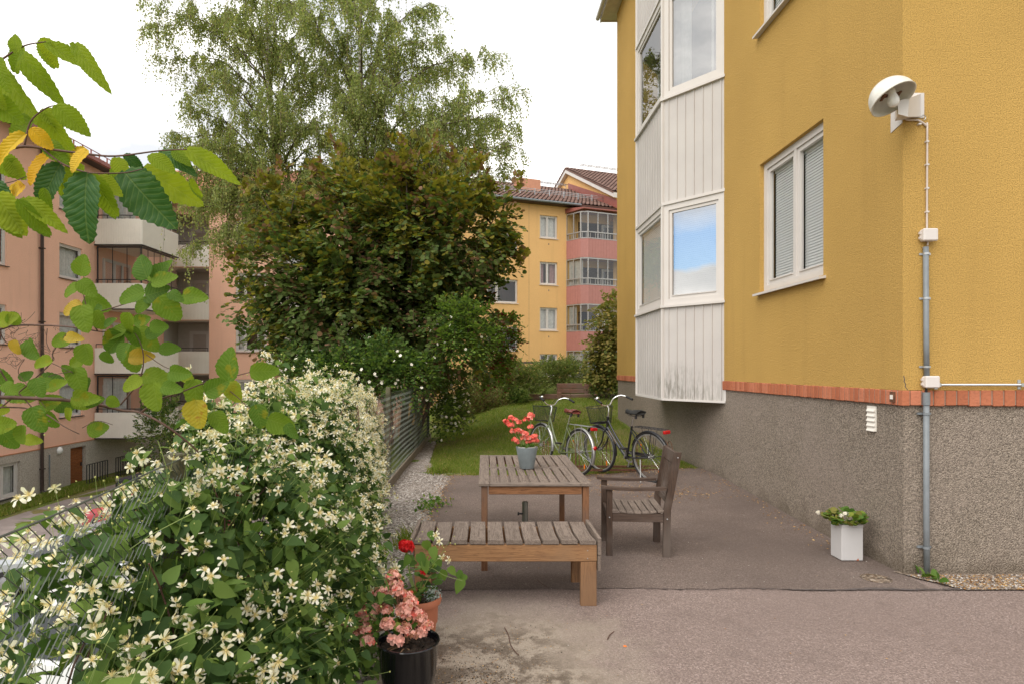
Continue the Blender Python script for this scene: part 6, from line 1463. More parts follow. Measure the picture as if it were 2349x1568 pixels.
for (lab, bb, n, mm, pr) in (
    ('feathery green shrub below the brown handrail, left of the curved rail', [W(1130, 880, 20, 55, 48), W(1165, 860, 20.5, 40, 36)], 800, ['shrub_leaf', 'shrub_brown'], [.8, .2]),
    ('large feathery green shrub in the centre of the bank behind the bicycles', [W(1205, 885, 20.6, 42, 42), W(1250, 858, 21.6, 38, 26)], 800, ['shrub_leaf', 'shrub_yellow'], [.92, .08]),
    ('brownish flowering shrub low at the left end of the bank', [W(1120, 935, 19, 42, 32), W(1085, 930, 18.5, 26, 38)], 560, ['shrub_brown', 'shrub_leaf'], [.55, .45]),
    ('green shrub on the bank between the two rail posts', [W(1305, 858, 21.8, 40, 28)], 480, ['shrub_leaf', 'shrub_yellow'], [.85, .15]),
    ('dark glossy shrub on the bank at the ochre building corner', [W(1388, 885, 19.8, 30, 38), W(1400, 840, 20.3, 28, 30)], 700, ['clematis_leaf', 'shrub_leaf'], [.45, .55]),
    ('low green shrub at the lawn edge beneath the feathery shrubs', [W(1175, 918, 19.6, 30, 18)], 420, ['shrub_leaf', 'clematis_leaf'], [.6, .4])):
    mass('shrub', lab, 'shrub', bb, n, OV, .06, mm, pr, per=9, L=.34, droop=-.1, up=.9, shell=.6)
mass('shrub', 'dark conifer like shrub below the lowest balcony of the salmon building', 'shrub', [(-13.2, 25.5, -1.2, .95, .9, 1.5), (-13.0, 25.2, -.4, .6, .6, .9)], 500, LEAF_SMALL, .12, ['clematis_leaf', 'shrub_leaf'], [.6, .4], per=8, L=.4, up=.8)

def birch(label, base, top, ends, seed, r0=.2, lean=None, Y=24, strands=12, lsz=.083):
    t = thing('birch_tree', label, 'tree', base); r = random.Random(seed); base, top = Vector(base), Vector(top)
    tr = smooth_path([base, base.lerp(top, .35) + Vector((.2, 0, 0)), base.lerp(top, .7) - Vector((.15, 0, 0)), top], 8); n = len(tr); m = MB(); m.tube(tr, [r0 * (1 - .88 * i / (n - 1)) for i in range(n)], 12); build(m, 'trunk', 'birch_bark', t, smooth=True)
    lm = MB(); sp = []; sdir = []
    for (u, v, dy, hr) in ends:
        e = P(u, v, Y + dy); ts = min(.93, max(.08, ((e.z - hr) - base.z) / (top.z - base.z))); k = int(ts * (n - 1)); s = tr[k]
        mid = s.lerp(e, .5) + Vector((0, 0, .18 * (e - s).length)); pts = smooth_path([s, mid, e], 8); q = len(pts); rb = max(.022, r0 * .36 * (1 - ts * .7)); lm.tube(pts, [rb * (1 - .85 * i / (q - 1)) for i in range(q)], 7)
        ln = (e - s).length; nsub = int(5 + ln * 2.3)
        for j in range(nsub):
            f = .22 + .78 * (j + r.random()) / nsub; i = min(q - 2, int(f * (q - 1))); a = pts[i]; d = (pts[i + 1] - pts[i]).normalized(); sd = Vector((r.uniform(-1, 1), r.uniform(-1, 1), r.uniform(-.1, .7))) + d * .8; sd.normalize(); L = r.uniform(.5, 1.5) * (1.15 - .5 * f); b = a + sd * L + Vector((0, 0, -.05)); sub = smooth_path([a, a.lerp(b, .5) + Vector((0, 0, .12)), b], 3); lm.tube(sub, [.014, .013, .012, .010, .008, .006, .005], 4)
            for _ in range(strands): sp.append(sub[r.randrange(1, len(sub))]); o = Vector((r.uniform(-1, 1), r.uniform(-1, 1), 0)) * .5 + sd * .35; sdir.append(o)
    build(lm, 'branches', 'bark', t, smooth=True)
    sp = np.array([list(x) for x in sp]); sdir = np.array([list(x) for x in sdir]); ns = len(sp); Ls = rng.gamma(2.6, .25, ns) + .16; per = 18; P_ = []
    for k in range(per):
        s = (k + 1) / per * np.ones(ns); h = Ls * s; out = 1 - np.exp(-h * 2.2); P_.append(sp + sdir * (out * .55)[:, None] + np.array((0, 0, -1.)) * np.maximum(0, h - .12 * out)[:, None] + rng.normal(0, .045, (ns, 3)))
    pos = np.concatenate(P_); nl = len(pos); ax = rng.normal(0, .55, (nl, 3)) + np.array((0, 0, -.9)); scatter('crown', *LEAF_SMALL, pos, frames(ax, rdir(nl) + np.array((0, -.25, .3))), rng.uniform(.7, 1.25, nl) * lsz, 'birch_leaf', t)
    m = MB()
    for i in range(0, ns, 2):
        a = Vector(sp[i]); d = Vector(sdir[i]); m.tube([a, a + d * .35 + Vector((0, 0, -.2 * Ls[i])), a + d * .5 + Vector((0, 0, -Ls[i] * .95))], .0045, 3, cap=False)
    build(m, 'twigs', 'twig_bark', t)
E1 = [(1085, 570, 0, 1), (1000, 560, 1, 1), (930, 600, 0, .8), (1120, 590, -1, 1), (1040, 500, -1, 1), (1060, 620, 1, .6), (745, -60, 0, 2.5), (775, 80, -1.5, 2.5), (800, 250, -2, 2), (775, 200, .5, 2.4), (800, 370, -1, 1.5), (1185, 340, 0, 3.0), (1170, 225, -1, 3), (1120, 140, .5, 3), (1060, 230, -2, 3.5), (1000, 100, 1, 2.5), (985, 10, -1, 2.5), (930, -60, 1, 2.5), (860, -140, 0, 2), (780, -120, -1.5, 2.5), (745, -30, 1, 2.5), (720, 60, -2, 3), (760, 150, 2, 2.5), (900, 60, -2.4, 3), (910, 190, -2.6, 2.5), (1000, 300, -2.6, 2.2), (1110, 330, 1.5, 2), (1090, 420, -1, 1.5), (960, 380, 1.8, 1.5), (880, 300, 2.4, 1.5), (790, 300, -2.6, 2), (760, 400, -2, 1), (870, 430, -2.4, 1), (1010, 440, -2, 1), (1140, 400, 0, 1.6), (830, -20, -2.5, 2.5), (1040, 170, 2, 2.5), (1130, 270, -1.8, 2.4), (950, 250, -2.8, 2), (1175, 290, .8, 2.5), (830, 190, -2.7, 2), (930, 130, 1, 2.5), (1070, 360, -2.2, 2)]
birch('tall weeping birch with white trunk, right hand one of the two birches', (P(838, 0, 23).x, 23, -.6), P(835, -220, 23), E1, 4, .19, Y=23)
E2 = [(735, 160, .5, 2.5), (705, 400, -2, 1.4), (730, 280, -2, 2), (770, 330, 0, 1.6), (420, 350, 0, 1.6), (440, 480, -1.5, .8), (455, 560, -2, .5), (600, 530, -2.4, .6), (740, 40, -1, 2.4), (345, 60, 0, 2.5), (365, 25, -1, 2.5), (400, 140, 1, 2.5), (425, 250, -1, 2.5), (410, 320, 1, 2.2), (425, 400, -1, 1.5), (480, 450, 0, 1.2), (500, 40, 1.5, 2.5), (430, -50, 0, 2), (500, -110, 1, 2), (580, -150, 0, 2), (660, -100, -1.5, 2), (690, 10, 1, 2.2), (560, 40, -2.3, 2.5), (620, 120, 2, 2.2), (500, 170, -2.4, 2.5), (560, 260, -2.5, 2.2), (480, 330, -2.2, 2), (640, 230, -2.6, 2), (720, 200, -1, 2.4), (700, 300, 2, 2), (740, 380, 0, 1.5), (600, 370, -2.4, 1.6), (660, 440, -2, 1), (540, 430, -2, 1), (450, 200, .5, 2.5), (520, 520, -1.5, .8), (570, 560, -1.8, .6), (560, -30, -2.2, 2.2), (640, 20, -2.5, 2.2), (500, 380, -1, 1.5), (580, 480, -1.5, 1), (455, 440, 1, 1.5), (690, 120, -2.2, 2.4)]
birch('tall weeping birch hanging far out to the left, left hand one of the two birches', (P(660, 0, 24).x, 24, -2.8), P(610, -200, 24), E2, 9, .2, Y=24)

# ================================================================== bank, handrail and retaining wall
def bank():
    t = thing('retaining_wall', 'stepped retaining wall of reddish brown horizontal timbers behind the lawn', 'wall', (P(1300, 0, 21.8).x, 21.8, gz(2, 21)))
    m = MB(); x0, x1 = P(1232, 0, 20.4).x, P(1380, 0, 20.4).x; z = gz(2, 20.4) - .30; r = random.Random(3)
    for k in range(3):
        x = x0 - .3
        while x < x1: L = r.uniform(1.2, 2.0); m.bbox(x, x + L - .012, 20.35 + k * .03 + r.uniform(-.01, .01), 20.55 + k * .03, z + k * .17, z + k * .17 + .158, .012); x += L
    for k in range(3, 5):
        x = x0 + .7
        while x < x1: L = r.uniform(1.2, 2.0); m.bbox(x, x + L - .012, 20.75 + k * .02, 20.95 + k * .02, z + k * .17, z + k * .17 + .158, .012); x += L
    build(m, 'timbers', 'red_log', t)
    m = MB()
    for (u, Yp, h) in ((1282, 20.3, .58), (1345, 20.7, .8)): x = P(u, 0, Yp).x; m.bbox(x - .07, x + .07, Yp - .1, Yp + .04, z, z + h, .01)
    build(m, 'stakes', 'red_log', t)
    e = MB(); xs = np.linspace(-3.2, 7, 30); ys = np.linspace(21.9, 27, 12)
    for y in ys:
        for x in xs: e.v.append((x, y, gz(x, min(y, 22)) + .55 * sm(21.9, 23.4, y) * sm(-3.2, -1.0, x) + .03 * math.sin(x * 3 + y * 2)))
    for j in range(11):
        for i in range(29): q = j * 30 + i; e.f.append((q, q + 1, q + 31, q + 30)); e.m.append(0)
    struct(build(e, 'bank', 'grass_ground', smooth=True))
    t = thing('handrail', 'dark brown wooden handrail with posts running behind the shrubs', 'railing', (P(1200, 0, 24).x, 24, .9)); m = MB(); a, b = P(1070, 833, 24), P(1372, 827, 24); m.hexa([a + Vector((0, -.06, -.05)), b + Vector((0, -.06, -.05)), b + Vector((0, .06, -.05)), a + Vector((0, .06, -.05)), a + Vector((0, -.06, .04)), b + Vector((0, -.06, .04)), b + Vector((0, .06, .04)), a + Vector((0, .06, .04))]); build(m, 'rail', 'dark_wood_x', t)
    for u in (1087, 1183, 1277, 1292, 1340): x = P(u, 0, 24).x; m = MB(); m.bbox(x - .07, x + .07, 23.95, 24.05, .6, 1.78, .008); build(m, 'post', 'dark_wood_z', t)
    t = tag(build(MB().tube(smooth_path([P(1236, 882, 22.6), P(1262, 872, 22.7), P(1283, 858, 23), P(1290, 838, 23.6)], 5), .035, 8), 'curved_rail', 'dark_wood_x', origin=tuple(P(1262, 872, 22.7)), smooth=True), 'thin curved brown rail rising to the handrail above the timber wall', 'railing')
bank()

# ================================================================== lawn, litter, pebbles and weeds
BL = ([(-.5, 0, 0), (.5, 0, 0), (.28, .55, .12), (0, 1, .42), (-.28, .55, .12)], [(0, 1, 2, 4), (4, 2, 3)])
def grass():
    n = 105000; u = rng.uniform(0, 1, n); y = 9.62 + (21 - 9.62) * u ** 1.25; lo = np.interp(y, [9.6, 10.4, 11.5, 15, 22], [-.62, -.85, -1.0, -1.05, -2.0]); x = lo + (np.minimum(3.25, 99) + np.where(y > 15.8, 1.6, 0) - lo) * rng.uniform(0, 1, n)
    # ragged front edge
    keep = (y > 9.66 + .07 * np.sin(x * 5) + .05 * np.sin(x * 13)); x, y = x[keep], y[keep]; n = len(x); z = np.array([gz(a, b) for a, b in zip(x, y)]) - .004
    pos = np.stack([x, y, z], 1); ax = rng.normal(0, .38, (n, 3)) + np.array((0, 0, 1)); R = frames(ax, rdir(n) + np.array((0, -.3, 0))); S_ = rng.uniform(.028, .06, n) * (1 + .3 * (y > 14)); V = BL[0]
    templ = np.array(V) * np.array((.12, 1, 1)); o = scatter('lawn_grass', templ, BL[1], pos, R, S_, 'grass_blade'); stuff(o, 'short green lawn grass growing behind the patio', 'grass')
    # tufts along the far walls, slope and parking edge
    m = 16000; a = rng.uniform(-16.6, -15.5, m // 2); b = rng.uniform(20, 27, m // 2); x = np.concatenate([a, rng.uniform(-3.4, -1.75, m // 2)]); y = np.concatenate([b, rng.uniform(6, 16, m // 2)]); z = np.array([gz(p, q) for p, q in zip(x, y)])
    pos = np.stack([x, y, z], 1); ax = rng.normal(0, .35, (m, 3)) + np.array((0, 0, 1)); o = scatter('verge_grass', templ * np.array((1.6, 1, 1)), BL[1], pos, frames(ax, rdir(m)), rng.uniform(.08, .18, m), 'grass_blade'); stuff(o, 'rough grass on the slope and verge below the fence', 'grass')
    # weeds: one clump each
    for (lab, cx, cy, h, nn) in (('bright green leafy weed between the gravel and the asphalt', P(990, 0, 7.4).x, 7.4, .12, 150), ('grassy weeds at the edge of the gravel behind the bench', P(955, 0, 5.9).x, 5.9, .16, 120), ('small dandelion leaves at the building corner', 3.47, 4.86, .05, 14), ('grey green grass tuft at the front left of the lawn', P(1005, 0, 10).x, 10.0, .12, 110)):
        t = thing('weed', lab, 'weed', (cx, cy, gz(cx, cy)), 'weeds')
        sx = .15 if nn > 20 else .06
        c = np.stack([cx + rng.normal(0, sx * .6, nn), cy + rng.normal(0, sx, nn), gz(cx, cy) + rng.uniform(.01, h, nn)], 1); gr = 'grey green' in lab or 'grassy' in lab
        if gr: ax = rng.normal(0, .45, (nn, 3)) + np.array((0, 0, 1)); c[:, 2] = gz(cx, cy); c = np.repeat(c, 4, 0); ax = np.repeat(ax, 4, 0) + rng.normal(0, .3, (nn * 4, 3)); scatter('foliage', templ, BL[1], c, frames(ax, rdir(nn * 4)), rng.uniform(.08, .17, nn * 4), 'grass_blade', t)
        else: scatter('foliage', OV[0], OV[1], c, frames(rdir(nn) + np.array((0, 0, .3)), rdir(nn) * .6 + np.array((0, -.2, 1))), rng.uniform(.03, .055, nn) * (1 if nn > 20 else 1.6), ['clematis_young', 'geranium_leaf'], t, midx=rng.integers(0, 2, nn))
grass()
def litter():
    def pts(n, f):
        q = np.array([f() for _ in range(n)]); z = np.array([gz(a, b) for a, b in q]); return np.stack([q[:, 0], q[:, 1], z + .021], 1)
    g = lambda s: rnd.gauss(0, s)
    def f1():
        k = rnd.random()
        if k < .28: x = rnd.uniform(-.5, 3.2); return x, 9.60 + g(.10)
        if k < .42: return rnd.uniform(1.2, 3.0), 9.45 + g(.22)
        if k < .62: y = rnd.uniform(5, 9.7); return ASX(y) + g(.07) - .02, y
        if k < .70: return -.78 + g(.12), rnd.uniform(9.8, 12)
        if k < .78: y = rnd.uniform(5.6, 9.6); return WX - abs(g(.12)) - .02, y
        if k < .90: return 2.45 + g(.28), 8.0 + g(.22)
        return 1.75 + g(.35), 8.5 + g(.3)
    p = pts(3300, f1); n = len(p); o = scatter('fallen_leaves', *LEAF_SMALL, p, frames(rdir(n) * np.array((1, 1, .1)), rdir(n) * .4 + np.array((0, 0, 1))), rng.uniform(.010, .030, n), 'litter_leaf'); stuff(o, 'dry orange brown leaf litter along the asphalt and lawn edges', 'leaf litter')
    def f2():
        if rnd.random() < .5: return rnd.uniform(-.5, .45), rnd.uniform(2.6, 4.0)
        return rnd.uniform(-.4, 3.2), rnd.uniform(2.4, 9.5)
    p = pts(420, f2); p[:, 2] = np.maximum(p[:, 2] - .006, .013); p[:, 2] = np.where(p[:, 1] > 4.6, p[:, 2] + .004, p[:, 2]); n = len(p); o = scatter('crumbs', *LEAF_SMALL, p, frames(rdir(n) * np.array((1, 1, .1)), rdir(n) * .35 + np.array((0, 0, 1))), rng.uniform(.005, .014, n), 'litter_leaf'); stuff(o, 'tiny scattered leaf crumbs on the asphalt', 'leaf litter')
    def f3():
        a = rnd.uniform(0, 6.28); q = abs(rnd.gauss(0, .42)); return .0 + q * math.cos(a) * .8, 3.2 + q * math.sin(a) * 1.1
    p = pts(2600, f3); p[:, 2] = .0125; q = (np.sin(p[:, 0] * 8 + 2) * np.sin(p[:, 1] * 6) > -.2) & (p[:, 0] > -.45); p = p[q]; n = len(p); o = scatter('soil_crumbs', *LEAF_SMALL, p, frames(rdir(n) * np.array((1, 1, .1)), rdir(n) * .5 + np.array((0, 0, 1))), rng.uniform(.004, .012, n), ['soil', 'litter_leaf'], midx=(rng.uniform(0, 1, n) < .3).astype(int)); stuff(o, 'dark soil and leaf crumbs in the sandy patch by the pots', 'soil')
    p = pts(900, lambda: (rnd.uniform(-.4, 3.6), rnd.uniform(1.9, 9))); p[:, 2] = np.where(p[:, 1] > 4.6, [gz(a, b) + .017 for a, b in p[:, :2]], .0115); n = len(p); o = scatter('grit', [(.5, 0, .0), (.15, .42, .0), (-.4, .3, .0), (-.45, -.25, .0), (.1, -.42, .0), (.1, .05, .4)], [(0, 1, 5), (1, 2, 5), (2, 3, 5), (3, 4, 5), (4, 0, 5)], p, frames(rdir(n) * np.array((1, 1, .05)), rdir(n) * .1 + np.array((0, 0, 1))), rng.uniform(.003, .009, n), 'stone_chip'); stuff(o, 'scattered light grit on the asphalt', 'gravel')
    # pebbles on both gravel beds
    st = ([(.5, 0, .1), (.15, .42, .1), (-.4, .3, .12), (-.45, -.25, .1), (.1, -.42, .1), (.1, .05, .34)], [(0, 1, 5), (1, 2, 5), (2, 3, 5), (3, 4, 5), (4, 0, 5)])
    y = rng.uniform(4.5, 12.5, 9000); y = 4.5 + (y - 4.5) ** 1.1 * .8; lo = np.array([fence_x(q) for q in y]) + .03; hi = np.interp(y, [4, 9.6, 10, 11, 14], [-.56, -.54, -.7, -.98, -1.1]); x = lo + (hi - lo) * rng.uniform(0, 1, len(y)); z = np.array([gz(a, b) for a, b in zip(x, y)]); n = len(x)
    o = scatter('pebbles', *st, np.stack([x, y, z + .002], 1), frames(rdir(n) * np.array((1, 1, .1)), rdir(n) * .25 + np.array((0, 0, 1))), rng.uniform(.012, .03, n), 'stone_chip', smooth=False); stuff(o, 'pale grey gravel stones between the fence and the asphalt', 'gravel')
    n = 4200; y = rng.uniform(4.64, 4.97, n); x = 3.56 - .62 * (y - 4.62) + rng.uniform(0, 1, n) ** 1.3 * 2.6; o = scatter('pebbles', *st, np.stack([x, y, np.full(n, .022)], 1), frames(rdir(n) * np.array((1, 1, .1)), rdir(n) * .25 + np.array((0, 0, 1))), rng.uniform(.008, .02, n), ['stone_chip', 'litter_leaf'], midx=(rng.uniform(0, 1, n) < .45).astype(int)); stuff(o, 'brown gravel stones at the foot of the right hand wall', 'gravel')
    for (lab, uvs) in (('thin curved dry twig on the asphalt below the left half of the bench', [(1157, 1438), (1166, 1455), (1170, 1475), (1180, 1492), (1190, 1501)]), ('short forked twig on the asphalt under the bench', [(1232, 1328), (1238, 1334), (1246, 1340), (1258, 1346)]), ('small dry twig on the asphalt right of the bench leg', [(1408, 1447), (1398, 1455), (1393, 1465)])):
        m = MB(); pp = []
        for u, v in uvs: Y = F * (CH - .014) / (v - HV); q = P(u, v, Y); pp.append(Vector((q.x, q.y, .016)))
        m.tube(smooth_path(pp, 4), .0028, 5); tag(build(m, 'twig', 'twig_bark', origin=tuple(pp[0])), lab, 'twig')
    Y = F * CH / (1330 - HV); q = P(2009, 1330, Y); m = MB(); m.lathe([(.001, .004), (.095, .004), (.10, .0)], (q.x, q.y, .018), 32); m.lathe([(.108, .0), (.108, .003), (.102, .003)], (q.x, q.y, .018), 32); struct(build(m, 'valve_cover', 'brown_gravel', origin=(q.x, q.y, .018)))
    Y = F * (CH - .02) / (1477 - HV); q = P(1433, 1477, Y); m = MB(); m.lathe([(.001, .003), (.009, .003), (.011, 0)], (q.x, q.y, .012), 10); tag(build(m, 'fallen_leaf', 'orange_lens', origin=(q.x, q.y, .012)), 'single small yellow leaf lying on the open asphalt', 'leaf')
litter()

# ================================================================== parked cars below the fence
def car(label, loc, rz, paint, L=4.4, Wd=1.76, H=1.46, estate=True, rails=False):
    t = thing('parked_car', label, 'car', loc, 'cars parked below the fence', rz); K = dict(local=True)
    # side profile (x along the car, front +x): sections with half width at sill, belt and roof
    xs = np.array([-.5, -.485, -.44, -.30, -.12, .05, .17, .30, .42, .47, .5]) * L
    hood = np.array([.62, .86, .93, .95, .94, .93, .92, .86, .74, .66, .50]) * (H / 1.46) + .0
    wd = np.array([.80, .90, .96, 1, 1, 1, 1, .98, .93, .86, .74]) * Wd / 2
    m = MB(); cols = 10
    for x, h, w in zip(xs, hood, wd):
        for (yy, zz) in ((-w * .9, .22), (-w, .36), (-w * 1.01, .55), (-w * .98, h - .10), (-w * .86, h), (w * .86, h), (w * .98, h - .10), (w * 1.01, .55), (w, .36), (w * .9, .22)): m.v.append((x, yy, zz))
    for i in range(len(xs) - 1):
        for k in range(cols): k2 = (k + 1) % cols; m.f.append((i * cols + k, i * cols + k2, (i + 1) * cols + k2, (i + 1) * cols + k)); m.m.append(0)
    m.f.append(tuple(range(cols))); m.m.append(0); b = (len(xs) - 1) * cols; m.f.append(tuple(range(b, b + cols))[::-1]); m.m.append(0)
    body = build(m, 'body', paint, t, smooth='auto', **K)
    ht = H; rf, rr_ = .02 * L, (-.43 if estate else -.30) * L
    tb = [(-.47 if estate else -.42) * L, .20 * L]; hb = .91 * H / 1.46
    g = MB(); ww, wr = Wd / 2 * .95, Wd / 2 * .74
    prof = [(tb[0], hb, ww * .93), (rr_, ht - .05, wr * .96), (-.18 * L, ht, wr), (rf - .04 * L, ht - .015, wr), (rf + .02, ht - .06, wr * .98), (tb[1], hb, ww * .94)]
    for (x, z, w) in prof: g.v += [(x, -w, z), (x, w, z), (x, -ww if True else 0, hb), (x, ww, hb)]
    for i in range(5):
        a, c = i * 4, (i + 1) * 4; g.f.append((a, a + 1, c + 1, c)); g.m.append(0 if i in (0, 4) else 1); g.f.append((a, c, c + 2, a + 2)); g.m.append(0); g.f.append((a + 1, a + 3, c + 3, c + 1)); g.m.append(0)
    build(g, 'windows', ['car_glass', 'car_glass'], t, **K)
    r = MB(); k = 9; xs2 = np.linspace(rr_ - .02, rf + .05, k)
    for x in xs2:
        zz = np.interp(x, [p[0] for p in prof], [p[1] for p in prof]) + .012
        for q in np.linspace(-1, 1, 9): r.v.append((x, q * wr * 1.01, zz - .045 * q * q * q * q + .025 * (1 - q * q)))
    for i in range(k - 1):
        for q in range(8): a = i * 9 + q; r.f.append((a, a + 1, a + 10, a + 9)); r.m.append(0)
    build(r, 'roof', paint, t, smooth=True, **K)
    pl = MB()
    for s in (-1, 1):
        pl.tube([(tb[1], s * ww * .94, hb), (rf + .02, s * wr, ht - .055)], .035, 6); pl.tube([(-.14 * L, s * ww, hb), (-.14 * L, s * wr, ht - .03)], .03, 6); pl.tube([(-.32 * L, s * ww, hb), (-.32 * L, s * wr, ht - .04)], .035, 6); pl.tube([(tb[0], s * ww * .93, hb), (rr_, s * wr * .96, ht - .05)], .045, 6); pl.tube([(rr_, s * wr, ht - .04), (-.18 * L, s * wr, ht - .005), (rf, s * wr, ht - .04)], .03, 6)
    build(pl, 'pillars', paint, t, smooth=True, **K)
    if rails: rl = MB(); [rl.tube([(-.38 * L, s * wr * .93, ht), (-.36 * L, s * wr * .93, ht + .06), (-.02 * L, s * wr * .93, ht + .06), (0, s * wr * .93, ht)], .018, 6) for s in (-1, 1)]; build(rl, 'roof_rails', 'dark_metal', t, **K)
    for x in (-.30 * L, .31 * L):
        for s in (-1, 1):
            w = MB(); y = s * (Wd / 2 - .11); w.lathe([(.20, -.1), (.29, -.1), (.315, -.07), (.315, .07), (.29, .1), (.20, .1)], (x, y, .315), 24, axis='Y'); wo = build(w, 'wheel', 'rubber', t, smooth='auto', **K)
            w = MB(); w.lathe([(.001, s * .085), (.05, s * .09), (.19, s * .07), (.205, s * .10)], (x, y, .315), 20, axis='Y'); build(w, 'rim', 'steel', wo, **K)
    for s in (-1, 1):
        h = MB(); h.bbox(.455 * L, .488 * L, s * Wd * .35 - .16, s * Wd * .35 + .16, .60, .72, .03); build(h, 'headlight', 'chrome', t, **K)
        h = MB(); h.bbox(-.499 * L, -.475 * L, s * Wd * .38 - .1, s * Wd * .38 + .1, .62, .86, .02); build(h, 'tail_light', 'red_lens', t, **K)
        h = MB(); h.bbox(.15 * L - .05, .15 * L + .05, s * (Wd / 2 + .08) - .09, s * (Wd / 2 + .08) + .09, .93, 1.06, .03); build(h, 'mirror', paint, t, smooth='auto', **K)
    return t
GZ = -3.094
car('white car nearest the fence, seen through the lower left of the hedge', (-6.6, 9.3, GZ), math.radians(168), 'car_white', rails=False)
car('silver grey estate car with roof rails, parked behind the white car', (-8.3, 13.4, GZ), math.radians(172), 'car_silver', rails=True)
car('red car parked behind the silver estate car', (-9.4, 18.2, GZ), math.radians(172), 'car_red', L=4.1)
car('dark blue black car parked farthest back near the salmon building', (-11.4, 23.6, GZ), math.radians(176), 'car_dark', H=1.5)

# ================================================================== foreground branches
BIG = big_leaf_template(False, 22, .38, .25); BIGF = big_leaf_template(False, 22, .12, .35, .15); RND = big_leaf_template(True, 18, .28, .22); RNDF = big_leaf_template(True, 18, .05, .45, .2)
def leaves_from(list_, Y, mats_pick, parent, name, tpl, jit=.06, grow=1.3, face=(0, -1, .25)):
    groups = {}
    for it in list_:
        (u0, v0, u1, v1, w), k = it[:5], (it[5] if len(it) > 5 else 0)
        y = Y + rnd.uniform(-jit, jit); a = P(u0, v0, y); b = P(u1, v1, y + rnd.uniform(-.02, .03)); groups.setdefault(k, []).append((a, b, w))
    pos, ax, nr, sc, mi = [], [], [], [], []
    for k, g in groups.items():
        for a, b, w in g:
            d = b - a; L = d.length; pos.append(list(a)); ax.append(list(d)); n = Vector(face) + Vector((rnd.uniform(-.3, .3), 0, rnd.uniform(-.2, .3))); nr.append(list(n)); sc.append((L * 1.13, w / F * Y * grow)); mi.append(k)
    T, Fs, UV = tpl; T = np.array(T); base_w = 2 * np.abs(T[:, 0]).max(); pos = np.array(pos); R = frames(np.array(ax), np.array(nr)); L = np.array([s[0] for s in sc]); Wd = np.array([s[1] for s in sc])
    R2 = R.copy(); R2[:, :, 0] *= (Wd / base_w / L)[:, None]
    return scatter(name, T, Fs, pos, R2, L, mats_pick, parent, midx=np.array(mi), uv=UV, smooth=True)
def elm_branch():
    s = .3494; Y = 1.32
    t = thing('elm_branch', 'near branch with large toothed green and yellow leaves at the top left', 'branch', tuple(P(-260, 400, Y)))
    Lf = [(295, 280, 585, 448, 95, 0), (490, 285, 662, 540, 88, 0), (300, 250, 345, 430, 105, 0), (105, 325, 395, 668, 120, 0), (150, 300, 80, 455, 110, 0), (110, 350, 92, 232, 75, 0), (5, 460, 235, 785, 150, 0), (-30, 370, 25, 560, 90, 0), (-90, 640, 118, 785, 135, 0), (285, 745, 480, 1020, 150, 0), (365, 692, 560, 860, 112, 0), (285, 715, 400, 830, 100, 0), (215, 790, 70, 920, 150, 0), (165, 880, -70, 1070, 95, 2), (205, 842, 328, 968, 84, 2), (322, 1012, 198, 1188, 95, 2), (575, 985, 455, 1095, 105, 2), (150, 965, 250, 1120, 110, 0), (395, 1078, 245, 1330, 145, 1), (575, 1140, 512, 1535, 265, 1), (815, 1128, 1075, 1440, 235, 1), (935, 1105, 1292, 1325, 190, 0), (1222, 978, 1540, 1185, 112, 0), (1055, 990, 1262, 1118, 95, 1), (815, 1015, 935, 1112, 70, 1), (570, 1010, 760, 1115, 118, 0), (605, 1145, 735, 1400, 120, 0), (880, 1012, 1062, 1062, 70, 0), (160, 1215, 55, 1290, 88, 2), (-20, 1270, 110, 1505, 165, 0), (125, 1310, 290, 1528, 92, 0), (165, 1300, 382, 1478, 90, 0), (-30, 1020, 140, 1155, 120, 0), (1258, 1175, 1312, 1292, 48, 0), (545, 1085, 420, 1225, 120, 0), (285, 1235, 320, 1380, 62, 0), (745, 1105, 820, 1265, 75, 0), (1140, 985, 1240, 1080, 80, 0), (640, 1160, 770, 1260, 90, 0), (-50, 1180, 60, 1420, 130, 1), (-90, 560, 10, 700, 90, 0), (300, 930, 430, 1060, 100, 0), (60, 1040, 130, 1160, 90, 0), (20, 1400, 120, 1540, 90, 0), (760, 1035, 830, 1170, 90, 0), (980, 1020, 1130, 1110, 90, 0), (450, 1120, 400, 1270, 80, 0)]
    conv = lambda q: (q[0] * s, q[1] * s, q[2] * s, q[3] * s, q[4] * s, q[5])
    a = [conv(q) for q in Lf]; leaves_from([q for q in a if q[5] == 1 or rnd.random() < .5], Y, ['big_leaf', 'big_leaf_dark', 'big_leaf_yellow'], t, 'foliage', BIG)
    rest = [q for q in a]; rnd.seed(7)
    leaves_from([q for q in rest if q[5] != 1 and rnd.random() < .8], Y + .05, ['big_leaf', 'big_leaf_dark', 'big_leaf_yellow'], t, 'rear_foliage', BIGF, .07)
    m = MB()
    for pth, r0, r1 in (([(-700, 1060), (-300, 1010), (0, 990), (160, 962), (360, 985), (560, 1010), (760, 1025), (1050, 990), (1225, 982)], .0042, .0012), ([(290, 985), (400, 1070), (560, 1130), (700, 1138), (830, 1133), (940, 1108)], .0022, .0010), ([(160, 960), (200, 800), (300, 712), (380, 690)], .0022, .0009), ([(-400, 640), (-150, 500), (0, 400), (90, 340), (180, 295), (300, 275)], .003, .0011), ([(0, 1210), (90, 1190), (170, 1160)], .001, .0008), ([(-400, 640), (-600, 860), (-700, 1060)], .005, .004), ([(-700, 1060), (-1100, 1300), (-1500, 2200), (-1500, 4400)], .011, .009)):
        pp = smooth_path([P(x * s, y * s, Y) for x, y in pth], 5); n = len(pp); m.tube(pp, [r0 + (r1 - r0) * i / (n - 1) for i in range(n)], 7)
    build(m, 'stem', 'twig_bark', t, smooth=True)
elm_branch()
